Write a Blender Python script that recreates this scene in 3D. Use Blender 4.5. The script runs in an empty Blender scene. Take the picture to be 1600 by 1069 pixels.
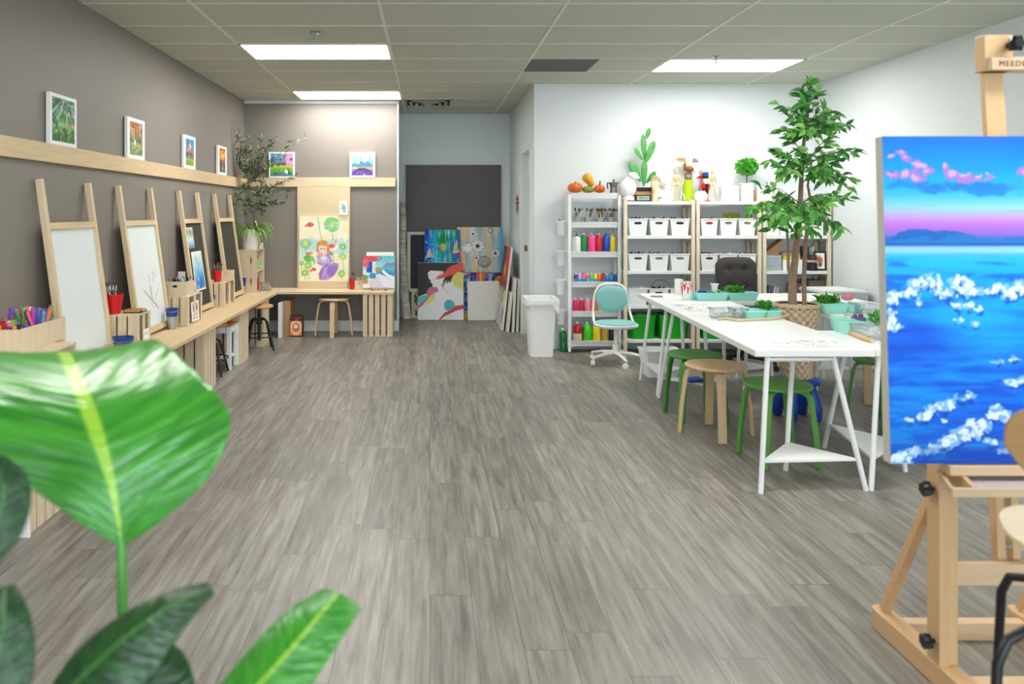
import bpy, math, random
import numpy as np
from mathutils import Vector, Matrix
PI = math.pi
R = math.radians
S = bpy.context.scene
COL = S.collection

# ------------------------------------------------------------------ camera
F, CX, CY, CH = 1226.0, 672.0, 332.0, 1.44      # focal length in pixels, principal point, eye height
cam = bpy.data.cameras.new('camera')
camo = bpy.data.objects.new('camera', cam)
COL.objects.link(camo)
camo.location = (0, 0, CH)
camo.rotation_euler = (R(90), 0, 0)
cam.sensor_width = 36
cam.lens = F / 1600 * 36
cam.shift_x = (800 - CX) / 1600
cam.shift_y = -(534.5 - CY) / 1600
cam.clip_start = .05
cam.dof.use_dof = True
cam.dof.focus_distance = 7.6
cam.dof.aperture_fstop = 2.9
S.camera = camo

# ------------------------------------------------------------------ light
w = bpy.data.worlds.new('daylight')
S.world = w
w.use_nodes = True
w.node_tree.nodes['Background'].inputs[0].default_value = (.80, .92, 1, 1)
w.node_tree.nodes['Background'].inputs[1].default_value = 3.4
S.view_settings.view_transform = 'Standard'
S.view_settings.look = 'None'
S.view_settings.gamma = 1
S.view_settings.exposure = 0.9
S.view_settings.use_curve_mapping = False
PANEL = 11.0        # emission of the ceiling light diffusers
def portal(x, y, z, sx, sy):
    l = bpy.data.lights.new('window_portal', 'AREA')
    l.shape = 'RECTANGLE'; l.size = sx; l.size_y = sy
    l.cycles.is_portal = True
    o = bpy.data.objects.new('window_portal', l)
    o.location = (x, y, z); o.rotation_euler = (R(90), 0, 0)
    COL.objects.link(o)
portal(.9, -2.62, 1.45, 5.2, 2.3)

# ------------------------------------------------------------------ helpers
def P(px, py, Y):
    """point at depth Y seen at that place of the photograph"""
    return Vector(((px - CX) * Y / F, Y, CH - (py - CY) * Y / F))
def XX(px, Y): return (px - CX) * Y / F
def ZZ(py, Y): return CH - (py - CY) * Y / F
def lin(c):
    if isinstance(c, str):
        c = tuple(int(c[i:i+2], 16) / 255 for i in (0, 2, 4))
    return tuple((x / 12.92 if x <= .04045 else ((x + .055) / 1.055) ** 2.4) for x in c)

MATS = {}
def mat(name, col, rough=.55, metal=0, noise=0, nscale=8, stretch=(1, 1, 1), bump=0, trans=0, coat=0, sub=0, alpha=1, spec=.5, dark=.6):
    if name in MATS: return MATS[name]
    m = bpy.data.materials.new(name); m.use_nodes = True
    n = m.node_tree; b = n.nodes['Principled BSDF']
    c = lin(col)
    b.inputs['Base Color'].default_value = (*c, 1)
    b.inputs['Roughness'].default_value = rough
    b.inputs['Metallic'].default_value = metal
    b.inputs['Specular IOR Level'].default_value = spec
    b.inputs['Transmission Weight'].default_value = trans
    b.inputs['Coat Weight'].default_value = coat
    b.inputs['Alpha'].default_value = alpha
    tc = n.nodes.new('ShaderNodeTexCoord'); mp = n.nodes.new('ShaderNodeMapping')
    mp.inputs['Scale'].default_value = stretch
    n.links.new(tc.outputs['Object'], mp.inputs[0])
    nt = n.nodes.new('ShaderNodeTexNoise'); nt.inputs['Scale'].default_value = nscale
    nt.inputs['Detail'].default_value = 5
    n.links.new(mp.outputs[0], nt.inputs['Vector'])
    amt = noise if noise else .03
    mx = n.nodes.new('ShaderNodeMix'); mx.data_type = 'RGBA'
    rp = n.nodes.new('ShaderNodeMapRange')
    rp.inputs[1].default_value = .3; rp.inputs[2].default_value = .7
    rp.inputs[3].default_value = 0; rp.inputs[4].default_value = amt
    n.links.new(nt.outputs[0], rp.inputs[0]); n.links.new(rp.outputs[0], mx.inputs[0])
    mx.inputs[6].default_value = (*c, 1)
    mx.inputs[7].default_value = (c[0] * dark, c[1] * dark * .93, c[2] * dark * .85, 1)
    n.links.new(mx.outputs[2], b.inputs['Base Color'])
    if bump:
        bp = n.nodes.new('ShaderNodeBump'); bp.inputs['Strength'].default_value = bump
        bp.inputs['Distance'].default_value = .004
        n.links.new(nt.outputs[0], bp.inputs['Height']); n.links.new(bp.outputs[0], b.inputs['Normal'])
    MATS[name] = m
    return m
def wood(name, col, rough=.5, axis='z', amt=.45):
    st = {'z': (22, 22, 1.6), 'x': (1.6, 22, 22), 'y': (22, 1.6, 22)}[axis]
    return mat(name, col, rough, noise=amt, nscale=2.2, stretch=st, bump=.05, dark=.72)
def paint_mat():
    m = bpy.data.materials.new('canvas_paint'); m.use_nodes = True
    n = m.node_tree; b = n.nodes['Principled BSDF']
    a = n.nodes.new('ShaderNodeAttribute'); a.attribute_name = 'Col'
    n.links.new(a.outputs['Color'], b.inputs['Base Color'])
    b.inputs['Roughness'].default_value = .55
    b.inputs['Specular IOR Level'].default_value = .3
    return m
PAINT = paint_mat()
def leaf_mat(name, c1, c2, rough=.4, scale=9, spec=.5, trans=.0):
    m = mat(name, c1, rough, spec=spec)
    n = m.node_tree
    mx = [x for x in n.nodes if x.type == 'MIX'][0]
    mx.inputs[7].default_value = (*lin(c2), 1)
    nt = [x for x in n.nodes if x.type == 'TEX_NOISE'][0]; nt.inputs['Scale'].default_value = scale
    [x for x in n.nodes if x.type == 'MAP_RANGE'][0].inputs[4].default_value = 1
    return m

PINE = wood('pine', 'E2CCA8', .5, 'z', .4)
PINEX = wood('pine_x', 'E2CCA8', .5, 'x', .4)
PINEY = wood('pine_y', 'E0C79E', .5, 'y', .5)
CRATE = wood('crate_pine', 'DFCDB0', .6, 'z', .45)
CRATEX = wood('crate_pine_x', 'DFCDB0', .6, 'x', .45)
PALE = wood('pale_pine', 'EADFC8', .6, 'z', .3)
BEECH = wood('beech', 'C99A64', .45, 'z', .35)
BEECHY = wood('beech_y', 'C99A64', .45, 'y', .35)
BIRCHV = wood('birch_veneer', 'D8BC94', .45, 'z', .35)
WHITE = mat('white_paint', 'EDEFF0', .4)
WPLAST = mat('white_plastic', 'F0F2F2', .35)
WTABLE = mat('white_laminate', 'F2F4F5', .32)
PLASTER = mat('white_plaster', 'F4F4F2', .75)
BLACK = mat('black_metal', '18181A', .4)
BLACKP = mat('black_plastic', '141416', .35)
CHROME = mat('polished_metal', 'B9BDBF', .25, 1)
ZINC = mat('galvanised_metal', 'B4BCC0', .38, .8)
RED = mat('red_paint', 'D2141C', .35)
MINT = mat('mint_plastic', '9BE3D7', .35)
GREEN = mat('stool_green', '4C8E3C', .45)
GTUB = mat('tub_green', '08A818', .4)
BLUE = mat('deep_blue_plastic', '1443A8', .4)
NAVY = mat('navy_enamel', '1C3F8C', .35)
TERRA = mat('terracotta', 'C98E5A', .7)
ORANGE = mat('orange_plastic', 'E0682A', .45)
CLEAR = mat('clear_plastic', 'F0F6F8', .12, trans=.9)
CANVAS = mat('canvas_edge', 'E6E3DA', .8, noise=.1, nscale=60)
MOSS = leaf_mat('moss_green', '3F9A1E', '1F6A12', .6, 40)

class MB:
    def __init__(s): s.v = []; s.f = []; s.m = []
    def add(s, vs, fs, m=0, T=None):
        b = len(s.v)
        s.v += [tuple(T @ Vector(v)) if T is not None else tuple(v) for v in vs]
        s.f += [tuple(i + b for i in f) for f in fs]; s.m += [m] * len(fs)
        return s
    def box(s, x0, x1, y0, y1, z0, z1, m=0, T=None):
        return s.add([(x0,y0,z0),(x1,y0,z0),(x1,y1,z0),(x0,y1,z0),(x0,y0,z1),(x1,y0,z1),(x1,y1,z1),(x0,y1,z1)],
                     [(0,3,2,1),(4,5,6,7),(0,1,5,4),(1,2,6,5),(2,3,7,6),(3,0,4,7)], m, T)
    def bar(s, p0, p1, w, t, m=0, up=(0, 0, 1)):
        p0, p1 = Vector(p0), Vector(p1); d = (p1 - p0); L = d.length; d.normalize()
        u = Vector(up)
        if abs(u.dot(d)) > .98: u = Vector((0, 1, 0))
        a = d.cross(u).normalized(); c = a.cross(d).normalized()
        T = Matrix((( a.x, d.x, c.x, p0.x), (a.y, d.y, c.y, p0.y), (a.z, d.z, c.z, p0.z), (0, 0, 0, 1)))
        return s.box(-w/2, w/2, 0, L, -t/2, t/2, m, T)
    def loft(s, rings, m=0, T=None, cap=(True, True)):
        n = len(rings[0]); vs = [p for r in rings for p in r]; fs = []
        for k in range(len(rings) - 1):
            for i in range(n):
                j = (i + 1) % n
                fs.append((k*n+i, k*n+j, (k+1)*n+j, (k+1)*n+i))
        if cap[0]: fs.append(tuple(range(n - 1, -1, -1)))
        if cap[1]: fs.append(tuple((len(rings)-1)*n + i for i in range(n)))
        return s.add(vs, fs, m, T)
    def tube(s, pts, r, n=8, m=0, flat=1.0, up=None):
        pts = [Vector(p) for p in pts]
        rs = r if isinstance(r, (list, tuple)) else [r] * len(pts)
        rings = []; prev = Vector(up) if up else None
        for i, p in enumerate(pts):
            d = (pts[min(i+1, len(pts)-1)] - pts[max(i-1, 0)]).normalized()
            if prev is None: prev = Vector((0, 0, 1)) if abs(d.z) < .9 else Vector((1, 0, 0))
            a = (prev - d * prev.dot(d))
            if a.length < 1e-5: a = d.orthogonal()
            a.normalize(); b = d.cross(a); prev = a
            rings.append([tuple(p + (a * math.cos(2*PI*k/n) * flat + b * math.sin(2*PI*k/n)) * rs[i]) for k in range(n)])
        return s.loft(rings, m)
    def lathe(s, prof, n=20, c=(0, 0, 0), m=0, T=None, sx=1, sy=1):
        rings = [[(c[0] + r*sx*math.cos(2*PI*k/n), c[1] + r*sy*math.sin(2*PI*k/n), c[2] + z) for k in range(n)] for r, z in prof]
        return s.loft(rings, m, T)
    def ball(s, c, r, nu=14, nv=9, m=0, T=None):
        if not isinstance(r, (tuple, list)): r = (r, r, r)
        rings = []
        for j in range(nv + 1):
            t = -PI/2 + PI * j / nv; cr = max(math.cos(t), .02)
            rings.append([(c[0] + r[0]*cr*math.cos(2*PI*k/nu), c[1] + r[1]*cr*math.sin(2*PI*k/nu), c[2] + r[2]*math.sin(t)) for k in range(nu)])
        return s.loft(rings, m, T)
    def prism(s, poly, z0, z1, m=0, T=None):
        return s.loft([[(x, y, z0) for x, y in poly], [(x, y, z1) for x, y in poly]], m, T)
    def leaf(s, b, d, nrm, L, W, m=0, fold=.18, droop=.15):
        b = Vector(b); d = Vector(d).normalized(); nrm = Vector(nrm)
        sd = d.cross(nrm)
        if sd.length < 1e-4: sd = d.orthogonal()
        sd.normalize(); up = sd.cross(d).normalized()
        def q(t, w_, h): return b + d*L*t + sd*W*w_ + up*(h*W - droop*L*t*t)
        vs = [q(0,0,0), q(.3,-.42,fold), q(.3,0,0), q(.3,.42,fold), q(.62,-.36,fold), q(.62,0,0), q(.62,.36,fold), q(1,0,0)]
        return s.add(vs, [(0,2,1),(0,3,2),(1,2,5,4),(2,3,6,5),(4,5,7),(5,6,7)], m)
    def build(s, name, mats, parent=None, loc=None, rot=None, bev=0, smooth=40, sub=0):
        me = bpy.data.meshes.new(name)
        me.from_pydata(s.v, [], s.f)
        if not isinstance(mats, (list, tuple)): mats = [mats]
        for m in mats: me.materials.append(m)
        if len(mats) > 1: me.polygons.foreach_set('material_index', s.m)
        me.polygons.foreach_set('use_smooth', [True] * len(me.polygons))
        me.update()
        me.set_sharp_from_angle(angle=R(smooth))
        o = bpy.data.objects.new(name, me); COL.objects.link(o)
        if parent is not None: o.parent = parent
        if loc is not None: o.location = loc
        if rot is not None: o.rotation_euler = rot
        if bev:
            b = o.modifiers.new('b', 'BEVEL'); b.width = bev; b.segments = 2; b.limit_method = 'ANGLE'
        if sub:
            b = o.modifiers.new('s', 'SUBSURF'); b.levels = sub; b.render_levels = sub
        return o
def rr(w, d, r, z, n=4, cx=0, cy=0):
    out = []
    for (sx, sy, a0) in ((1,1,0), (-1,1,PI/2), (-1,-1,PI), (1,-1,1.5*PI)):
        for k in range(n + 1):
            a = a0 + PI/2 * k / n
            out.append((cx + sx*(w/2 - r) + r*math.cos(a), cy + sy*(d/2 - r) + r*math.sin(a), z))
    return out
def tub(mb, w0, d0, w1, d1, h, t=.004, r=.02, m=0, lip=.006, T=None, c=(0,0,0)):
    """open container, bottom w0 x d0, rim w1 x d1"""
    k = [(w0, d0, 0), (w1, d1, h - .012), (w1 + lip*2, d1 + lip*2, h - .01), (w1 + lip*2, d1 + lip*2, h), (w1 - 2*t, d1 - 2*t, h), (w0 - 2*t, d0 - 2*t, t)]
    mb.loft([rr(a, b, min(r, a/2.2, b/2.2), z + c[2], cx=c[0], cy=c[1]) for a, b, z in k], m, T)
    return mb
def holed(mb, w, h, t, hw, hh, hx=0, hz=0, m=0, T=None, n=32):
    """upright panel in the xz plane, thickness t along y, with a stadium hole"""
    angs = sorted(set([2*PI*k/n for k in range(n)] + [math.atan2(sz*h/2 - hz, sx*w/2 - hx) % (2*PI) for sx in (1,-1) for sz in (1,-1)]))
    out = []; inn = []
    for a in angs:
        ca, sa = math.cos(a), math.sin(a)
        tx = ((w/2 if ca > 0 else -w/2) - hx) / ca if abs(ca) > 1e-6 else 1e9
        tz = ((h/2 if sa > 0 else -h/2) - hz) / sa if abs(sa) > 1e-6 else 1e9
        q = min(tx, tz); out.append((hx + ca*q, hz + sa*q))
        e = 1 / ((abs(ca)/(hw/2))**3 + (abs(sa)/(hh/2))**3) ** (1/3)
        inn.append((hx + ca*e, hz + sa*e))
    N = len(angs)
    vs = [(x, 0, z) for x, z in out] + [(x, 0, z) for x, z in inn] + [(x, t, z) for x, z in out] + [(x, t, z) for x, z in inn]
    fs = []
    for i in range(N):
        j = (i + 1) % N
        fs += [(i, j, N+j, N+i), (2*N+j, 2*N+i, 3*N+i, 3*N+j), (j, i, 2*N+i, 2*N+j), (N+i, N+j, 3*N+j, 3*N+i)]
    mb.add(vs, fs, m, T)
    return mb
def TR(x=0, y=0, z=0, rz=0, rx=0, ry=0, s=1):
    return Matrix.Translation((x, y, z)) @ Matrix.Rotation(rz, 4, 'Z') @ Matrix.Rotation(ry, 4, 'Y') @ Matrix.Rotation(rx, 4, 'X') @ Matrix.Scale(s, 4)

def tag(o, label, cat, group=None, kind=None):
    o['label'] = label; o['category'] = cat
    if group: o['group'] = group
    if kind: o['kind'] = kind
    return o
def thing(name, label, cat, loc=(0,0,0), rz=0, group=None, rot=None):
    o = bpy.data.objects.new(name, None); COL.objects.link(o)
    o.empty_display_size = .05
    o.location = loc; o.rotation_euler = rot if rot else (0, 0, rz)
    return tag(o, label, cat, group)
def struct(name, mb, m, **k):
    o = mb.build(name, m, **k); o['kind'] = 'structure'; return o
def part(name, mb, m, parent, **k): return mb.build(name, m, parent, **k)
KIDS = {}
def dup(root, loc, rz=None, label=None, group=None, rot=None, scale=None):
    def kids(o): return [c for c in list(COL.objects) if c.parent == o]
    r = root.copy(); COL.objects.link(r); r.location = loc
    if rz is not None: r.rotation_euler = (0, 0, rz)
    if rot is not None: r.rotation_euler = rot
    if scale: r.scale = (scale,) * 3 if not isinstance(scale, tuple) else scale
    if label: r['label'] = label
    if group: r['group'] = group
    for ch in kids(root):
        c = ch.copy(); COL.objects.link(c); c.parent = r
        for g in kids(ch):
            d = g.copy(); COL.objects.link(d); d.parent = c
    return r
def remat(o, old, new):
    """give this copy its own mesh with one material exchanged"""
    for x in [o] + [c for c in COL.objects if c.parent == o]:
        if x.type == 'MESH' and old.name in [m.name for m in x.data.materials]:
            x.data = x.data.copy()
            for i, m in enumerate(x.data.materials):
                if m.name == old.name: x.data.materials[i] = new

# ---- painted surfaces: a grid whose point colours are the paint
rng = np.random.RandomState(3)
def vnoise(u, v, su, sv, seed=0):
    rs = np.random.RandomState(seed); G = rs.rand(64, 64)
    x = u * su; y = v * sv
    xi = np.floor(x).astype(int); yi = np.floor(y).astype(int); fx = x - xi; fy = y - yi
    fx = fx*fx*(3-2*fx); fy = fy*fy*(3-2*fy)
    g = lambda a, b: G[a % 64, b % 64]
    return (g(xi,yi)*(1-fx)+g(xi+1,yi)*fx)*(1-fy) + (g(xi,yi+1)*(1-fx)+g(xi+1,yi+1)*fx)*fy
def fbm(u, v, su, sv, seed=0, o=4):
    a = 0; k = 1; t = 0
    for i in range(o):
        a = a + k * vnoise(u, v, su * 2**i, sv * 2**i, seed + i); t += k; k *= .55
    return a / t
def sm(x, a, b):
    t = np.clip((x - a) / (b - a), 0, 1); return t*t*(3-2*t)
def C(h): return np.array([int(h[i:i+2], 16) / 255 for i in (0, 2, 4)])
class Art:
    def __init__(s, nx, ny, bg='FFFFFF'):
        s.nx, s.ny = nx, ny
        u, v = np.meshgrid(np.linspace(0, 1, nx), np.linspace(0, 1, ny))
        s.u, s.v = u, v; s.c = np.ones((ny, nx, 3)) * C(bg)
    def mix(s, mask, col):
        c = C(col) if isinstance(col, str) else col
        m = np.clip(mask, 0, 1)[..., None] * 1.0
        s.c = s.c * (1 - m) + c * m
    def grad(s, stops):
        """stops (v, colour) from bottom to top"""
        vs = [a for a, _ in stops]; cs = np.array([C(b) for _, b in stops])
        s.c = np.stack([np.interp(s.v, vs, cs[:, k]) for k in range(3)], -1)
    def ell(s, cu, cv, ru, rv, col, soft=.15, a=1, wob=0, seed=1):
        d = np.sqrt(((s.u-cu)/ru)**2 + ((s.v-cv)/rv)**2)
        if wob: d = d + wob * (fbm(s.u, s.v, 14, 14, seed) - .5)
        s.mix((1 - sm(d, 1-soft, 1+soft)) * a, col)
    def ring(s, cu, cv, ru, rv, col, t=.1, a=1):
        d = np.sqrt(((s.u-cu)/ru)**2 + ((s.v-cv)/rv)**2)
        s.mix((1 - sm(np.abs(d-1), t*.6, t)) * a, col)
    def poly(s, pts, col, a=1, wob=0, seed=2):
        u = s.u; v = s.v
        if wob: u = u + wob*(fbm(u, v, 12, 12, seed)-.5); v = v + wob*(fbm(s.u, v, 12, 12, seed+9)-.5)
        ins = np.zeros(u.shape, bool); n = len(pts)
        for i in range(n):
            x0, y0 = pts[i]; x1, y1 = pts[(i+1) % n]
            if y0 == y1: continue
            cnd = (y0 > v) != (y1 > v)
            ins ^= cnd & (u < (x1-x0)*(v-y0)/(y1-y0) + x0)
        s.mix(ins * a, col)
    def line(s, pts, col, w=.01, a=1):
        d = np.full(s.u.shape, 9.)
        for (x0, y0), (x1, y1) in zip(pts[:-1], pts[1:]):
            L = (x1-x0)**2 + (y1-y0)**2 + 1e-9
            t = np.clip(((s.u-x0)*(x1-x0) + (s.v-y0)*(y1-y0)) / L, 0, 1)
            d = np.minimum(d, np.hypot(s.u - x0 - t*(x1-x0), s.v - y0 - t*(y1-y0)))
        s.mix((1 - sm(d, w*.6, w*1.2)) * a, col)
    def noise(s, su, sv, col, lo, hi, a=1, seed=5):
        s.mix(sm(fbm(s.u, s.v, su, sv, seed), lo, hi) * a, col)
    def border(s, bu, bv, col='FBFBFB'):
        m = (s.u < bu) | (s.u > 1-bu) | (s.v < bv) | (s.v > 1-bv); s.mix(m*1.0, col)
    def grid(s, mb_v, w, h):
        pass
def painted(name, art, w, h, d, parent=None, edge=None, loc=None, rot=None, axis=1):
    """canvas: body w x h x d, painted face towards -y, standing on z=0, face at y=0"""
    edge = edge or CANVAS
    nx, ny = art.nx, art.ny
    xs = np.linspace(-w/2, w/2, nx); zs = np.linspace(0, h, ny)
    X, Z = np.meshgrid(xs, zs)
    vs = np.stack([X.ravel(), np.full(X.size, -.0006), Z.ravel()], 1)
    idx = np.arange(nx*ny).reshape(ny, nx)
    fs = np.stack([idx[:-1,:-1].ravel(), idx[:-1,1:].ravel(), idx[1:,1:].ravel(), idx[1:,:-1].ravel()], 1)
    n0 = len(vs)
    b = MB().box(-w/2, w/2, 0, d, 0, h)
    me = bpy.data.meshes.new(name)
    me.from_pydata([tuple(x) for x in vs] + b.v, [], [tuple(x) for x in fs] + [tuple(i + n0 for i in f) for f in b.f])
    me.materials.append(PAINT); me.materials.append(edge)
    me.polygons.foreach_set('material_index', [0]*len(fs) + [1]*len(b.f))
    c = art.c.reshape(-1, 3); c = np.where(c <= .04045, c/12.92, ((np.clip(c,0,1)+.055)/1.055)**2.4)
    c = np.concatenate([c, np.ones((len(b.v), 3))]); c = np.concatenate([c, np.ones((len(c), 1))], 1)
    at = me.color_attributes.new('Col', 'FLOAT_COLOR', 'POINT')
    at.data.foreach_set('color', c.astype(np.float32).ravel())
    me.update()
    o = bpy.data.objects.new(name, me); COL.objects.link(o)
    if parent: o.parent = parent
    if loc is not None: o.location = loc
    if rot is not None: o.rotation_euler = rot
    return o
# ------------------------------------------------------------------ room shell
XL, XR = -2.26, 4.09
YG, YW, YA, YB = 9.55, 8.30, 10.85, -2.6        # grey back wall, white back wall, alcove wall, wall behind the camera
XA0, XA1 = -.40, 1.10                           # alcove sides
H = 2.80
GREY = mat('grey_wall_paint', '878079', .55, noise=.06, nscale=1.3, bump=.02)
WALLW = mat('white_wall_paint', 'E4EAEC', .6, noise=.03, nscale=2)
WALLA = mat('alcove_wall_paint', 'DCE5E6', .6, noise=.03, nscale=2)
TRIM = mat('trim_white', 'E6EAEA', .4)

def floor_mat():
    m = bpy.data.materials.new('grey_vinyl_plank'); m.use_nodes = True
    n = m.node_tree; L = n.links; b = n.nodes['Principled BSDF']
    tc = n.nodes.new('ShaderNodeTexCoord'); sp = n.nodes.new('ShaderNodeSeparateXYZ'); cb = n.nodes.new('ShaderNodeCombineXYZ')
    L.new(tc.outputs['Object'], sp.inputs[0]); L.new(sp.outputs[0], cb.inputs[1])
    def mt(op, a, b_=None):
        q = n.nodes.new('ShaderNodeMath'); q.operation = op
        if isinstance(a, (int, float)): q.inputs[0].default_value = a
        else: L.new(a, q.inputs[0])
        if b_ is not None: q.inputs[1].default_value = b_
        return q
    row = mt('FLOOR', mt('DIVIDE', sp.outputs[0], .155).outputs[0])
    wn = n.nodes.new('ShaderNodeTexWhiteNoise'); wn.noise_dimensions = '1D'; L.new(row.outputs[0], wn.inputs['W'])
    sh = mt('MULTIPLY', wn.outputs['Value'], 1.22)
    ay = mt('ADD', sp.outputs[1]); L.new(sh.outputs[0], ay.inputs[1]); L.new(ay.outputs[0], cb.inputs[0])
    br = n.nodes.new('ShaderNodeTexBrick'); L.new(cb.outputs[0], br.inputs['Vector'])
    br.inputs['Color1'].default_value = (0, 0, 0, 1); br.inputs['Color2'].default_value = (1, 1, 1, 1)
    br.inputs['Mortar'].default_value = (.5, .5, .5, 1)
    br.inputs['Scale'].default_value = 1; br.inputs['Brick Width'].default_value = 1.22
    br.inputs['Row Height'].default_value = .155; br.inputs['Mortar Size'].default_value = .0012
    br.offset = 0; br.offset_frequency = 2; br.inputs['Bias'].default_value = 0
    # grain
    mp = n.nodes.new('ShaderNodeMapping'); mp.inputs['Scale'].default_value = (34, 2.2, 1)
    L.new(tc.outputs['Object'], mp.inputs[0])
    ad = n.nodes.new('ShaderNodeVectorMath'); ad.operation = 'ADD'
    sc = n.nodes.new('ShaderNodeVectorMath'); sc.operation = 'SCALE'; sc.inputs['Scale'].default_value = 7
    L.new(br.outputs['Color'], sc.inputs[0]); L.new(mp.outputs[0], ad.inputs[0]); L.new(sc.outputs[0], ad.inputs[1])
    nt = n.nodes.new('ShaderNodeTexNoise'); nt.inputs['Scale'].default_value = 1; nt.inputs['Detail'].default_value = 7
    nt.inputs['Roughness'].default_value = .62; nt.inputs['Distortion'].default_value = .5
    L.new(ad.outputs[0], nt.inputs['Vector'])
    rp = n.nodes.new('ShaderNodeValToRGB')
    e = rp.color_ramp.elements
    e[0].position = .27; e[0].color = (*lin('5B554F'), 1)
    e[1].position = .74; e[1].color = (*lin('A09C95'), 1)
    k = e.new(.5); k.color = (*lin('827D76'), 1)
    L.new(nt.outputs[0], rp.inputs[0])
    # board-to-board tone
    mr = n.nodes.new('ShaderNodeMapRange'); mr.inputs[3].default_value = .84; mr.inputs[4].default_value = 1.12
    L.new(br.outputs['Color'], mr.inputs[0])
    ml = n.nodes.new('ShaderNodeVectorMath'); ml.operation = 'SCALE'
    L.new(rp.outputs[0], ml.inputs[0]); L.new(mr.outputs[0], ml.inputs['Scale'])
    # seams
    mx = n.nodes.new('ShaderNodeMix'); mx.data_type = 'RGBA'
    L.new(br.outputs['Fac'], mx.inputs[0]); L.new(ml.outputs[0], mx.inputs[6]); mx.inputs[7].default_value = (*lin('4A4541'), 1)
    L.new(mx.outputs[2], b.inputs['Base Color'])
    rr_ = n.nodes.new('ShaderNodeMapRange'); rr_.inputs[3].default_value = .30; rr_.inputs[4].default_value = .50
    L.new(nt.outputs[0], rr_.inputs[0]); L.new(rr_.outputs[0], b.inputs['Roughness'])
    bp = n.nodes.new('ShaderNodeBump'); bp.inputs['Strength'].default_value = .12; bp.inputs['Distance'].default_value = .003
    L.new(nt.outputs[0], bp.inputs['Height']); L.new(bp.outputs[0], b.inputs['Normal'])
    return m
struct('floor', MB().box(XL-.1, XR+.1, YB-.1, YA+.1, -.1, 0), floor_mat())

# ceiling: lay-in boards on a white grid, 4 ft by 2 ft
TILE = mat('ceiling_board', 'C4C7BA', .9, noise=.3, nscale=90, bump=.3, dark=.86)
TBAR = mat('ceiling_grid_bar', 'DEDFD6', .5)
gx = [-1.55 + 1.2192*k for k in range(-1, 6)]
gy = [5.104 + .6096*k for k in range(-13, 11)]
cm = MB().box(XL-.1, XR+.1, YB-.1, YA+.1, H, H+.1)
for x in gx:
    if XL < x < XR: cm.box(x-.011, x+.011, YB, YA, H-.004, H+.001, 1)
for y in gy:
    if YB < y < YA: cm.box(XL, XR, y-.009, y+.009, H-.003, H+.001, 1)
struct('ceiling', cm, [TILE, TBAR])

# walls
struct('wall_left', MB().box(XL-.12, XL, YB, YG+.1, 0, H), GREY)
gb = MB().box(XL, XA0, YG, YG+.12, 0, H)
struct('wall_back_grey', gb, GREY)
struct('wall_alcove_left', MB().box(XA0-.15, XA0-.035, YG+.12, YA, 0, H).box(XA0, XA0+.018, YG-.004, YG+.124, 0, H), WALLA)
struct('wall_alcove_back', MB().box(XA0-.15, XA1+.3, YA, YA+.1, 0, H), WALLA)
dy0, dy1, dz = 8.50, 9.32, 2.13
wr = MB().box(XA1, XA1+.14, YW, dy0, 0, H).box(XA1, XA1+.14, dy1, YA, 0, H).box(XA1, XA1+.14, dy0, dy1, dz, H)
struct('wall_alcove_right', wr, WALLA)
struct('wall_back_white', MB().box(XA1+.002, XR, YW-.002, YW+.12, 0, H), WALLW)
struct('wall_right', MB().box(XR, XR+.12, YB, YW, 0, H), WALLW)
# wall behind the camera with the shop window
wb = MB().box(XL, XR, YB-.12, YB, 2.6, H).box(XL, XR, YB-.12, YB, 0, .3).box(XL, -1.7, YB-.12, YB, .3, 2.6).box(3.5, XR, YB-.12, YB, .3, 2.6)
struct('wall_behind', wb, WALLW)
wf = MB()
for x in (-1.68, .03, 1.77, 3.47): wf.box(x-.03, x+.03, YB-.1, YB-.03, .3, 2.6)
wf.box(-1.7, 3.5, YB-.1, YB-.03, .3, .36).box(-1.7, 3.5, YB-.1, YB-.03, 2.54, 2.6)
struct('window_1', wf, TRIM)
# skirting
struct('baseboard_back', MB().box(XL+.001, XA0-.001, YG-.016, YG, 0, .10).box(XL+.001, XA0-.001, YG-.01, YG, .10, .125), TRIM)
struct('baseboard_alcove', MB().box(XA0-.034, XA1-.001, YA-.015, YA, 0, .11).box(XA0-.034, XA0-.02, YG+.13, YA-.015, 0, .11), TRIM)
struct('baseboard_white', MB().box(XA1+.003, XR-.001, YW-.017, YW-.002, 0, .10).box(XA1+.003, XR-.001, YW-.011, YW-.002, .10, .125), TRIM)
struct('baseboard_right', MB().box(XR-.015, XR, YB, YW-.02, 0, .11), TRIM)
struct('trim_1', MB().box(XL+.001, XA0-.002, YG-.022, YG, H-.035, H-.001), TRIM)
# door casing and door
dc = MB()
for a, b_ in ((dy0-.075, dy0), (dy1, dy1+.075)):
    dc.box(XA1-.018, XA1, a, b_, 0, dz+.0).box(XA1-.026, XA1-.018, a+(.05 if a < dy0 else 0), b_-(0 if a < dy0 else .05), 0, dz)
dc.box(XA1-.018, XA1, dy0-.075, dy1+.075, dz, dz+.075).box(XA1-.026, XA1-.018, dy0-.075, dy1+.075, dz+.05, dz+.075)
dc.box(XA1+.06, XA1+.075, dy1-.014, dy1-.001, 0, dz)
struct('trim_2', dc, TRIM)
door = struct('door_1', MB().box(XA1+.09, XA1+.13, dy0+.002, dy1-.004, .01, dz-.004), mat('door_paint', 'CED4D0', .45))
sp_ = MB().box(XA1+.02, XA1+.055, dy1-.004, dy1-.001, .98, 1.05).box(XA1+.03, XA1+.045, dy1-.006, dy1-.004, 1.0, 1.03)
sp_.build('strike_plate', mat('brass', '8A6B3C', .35, 1), door)

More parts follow.
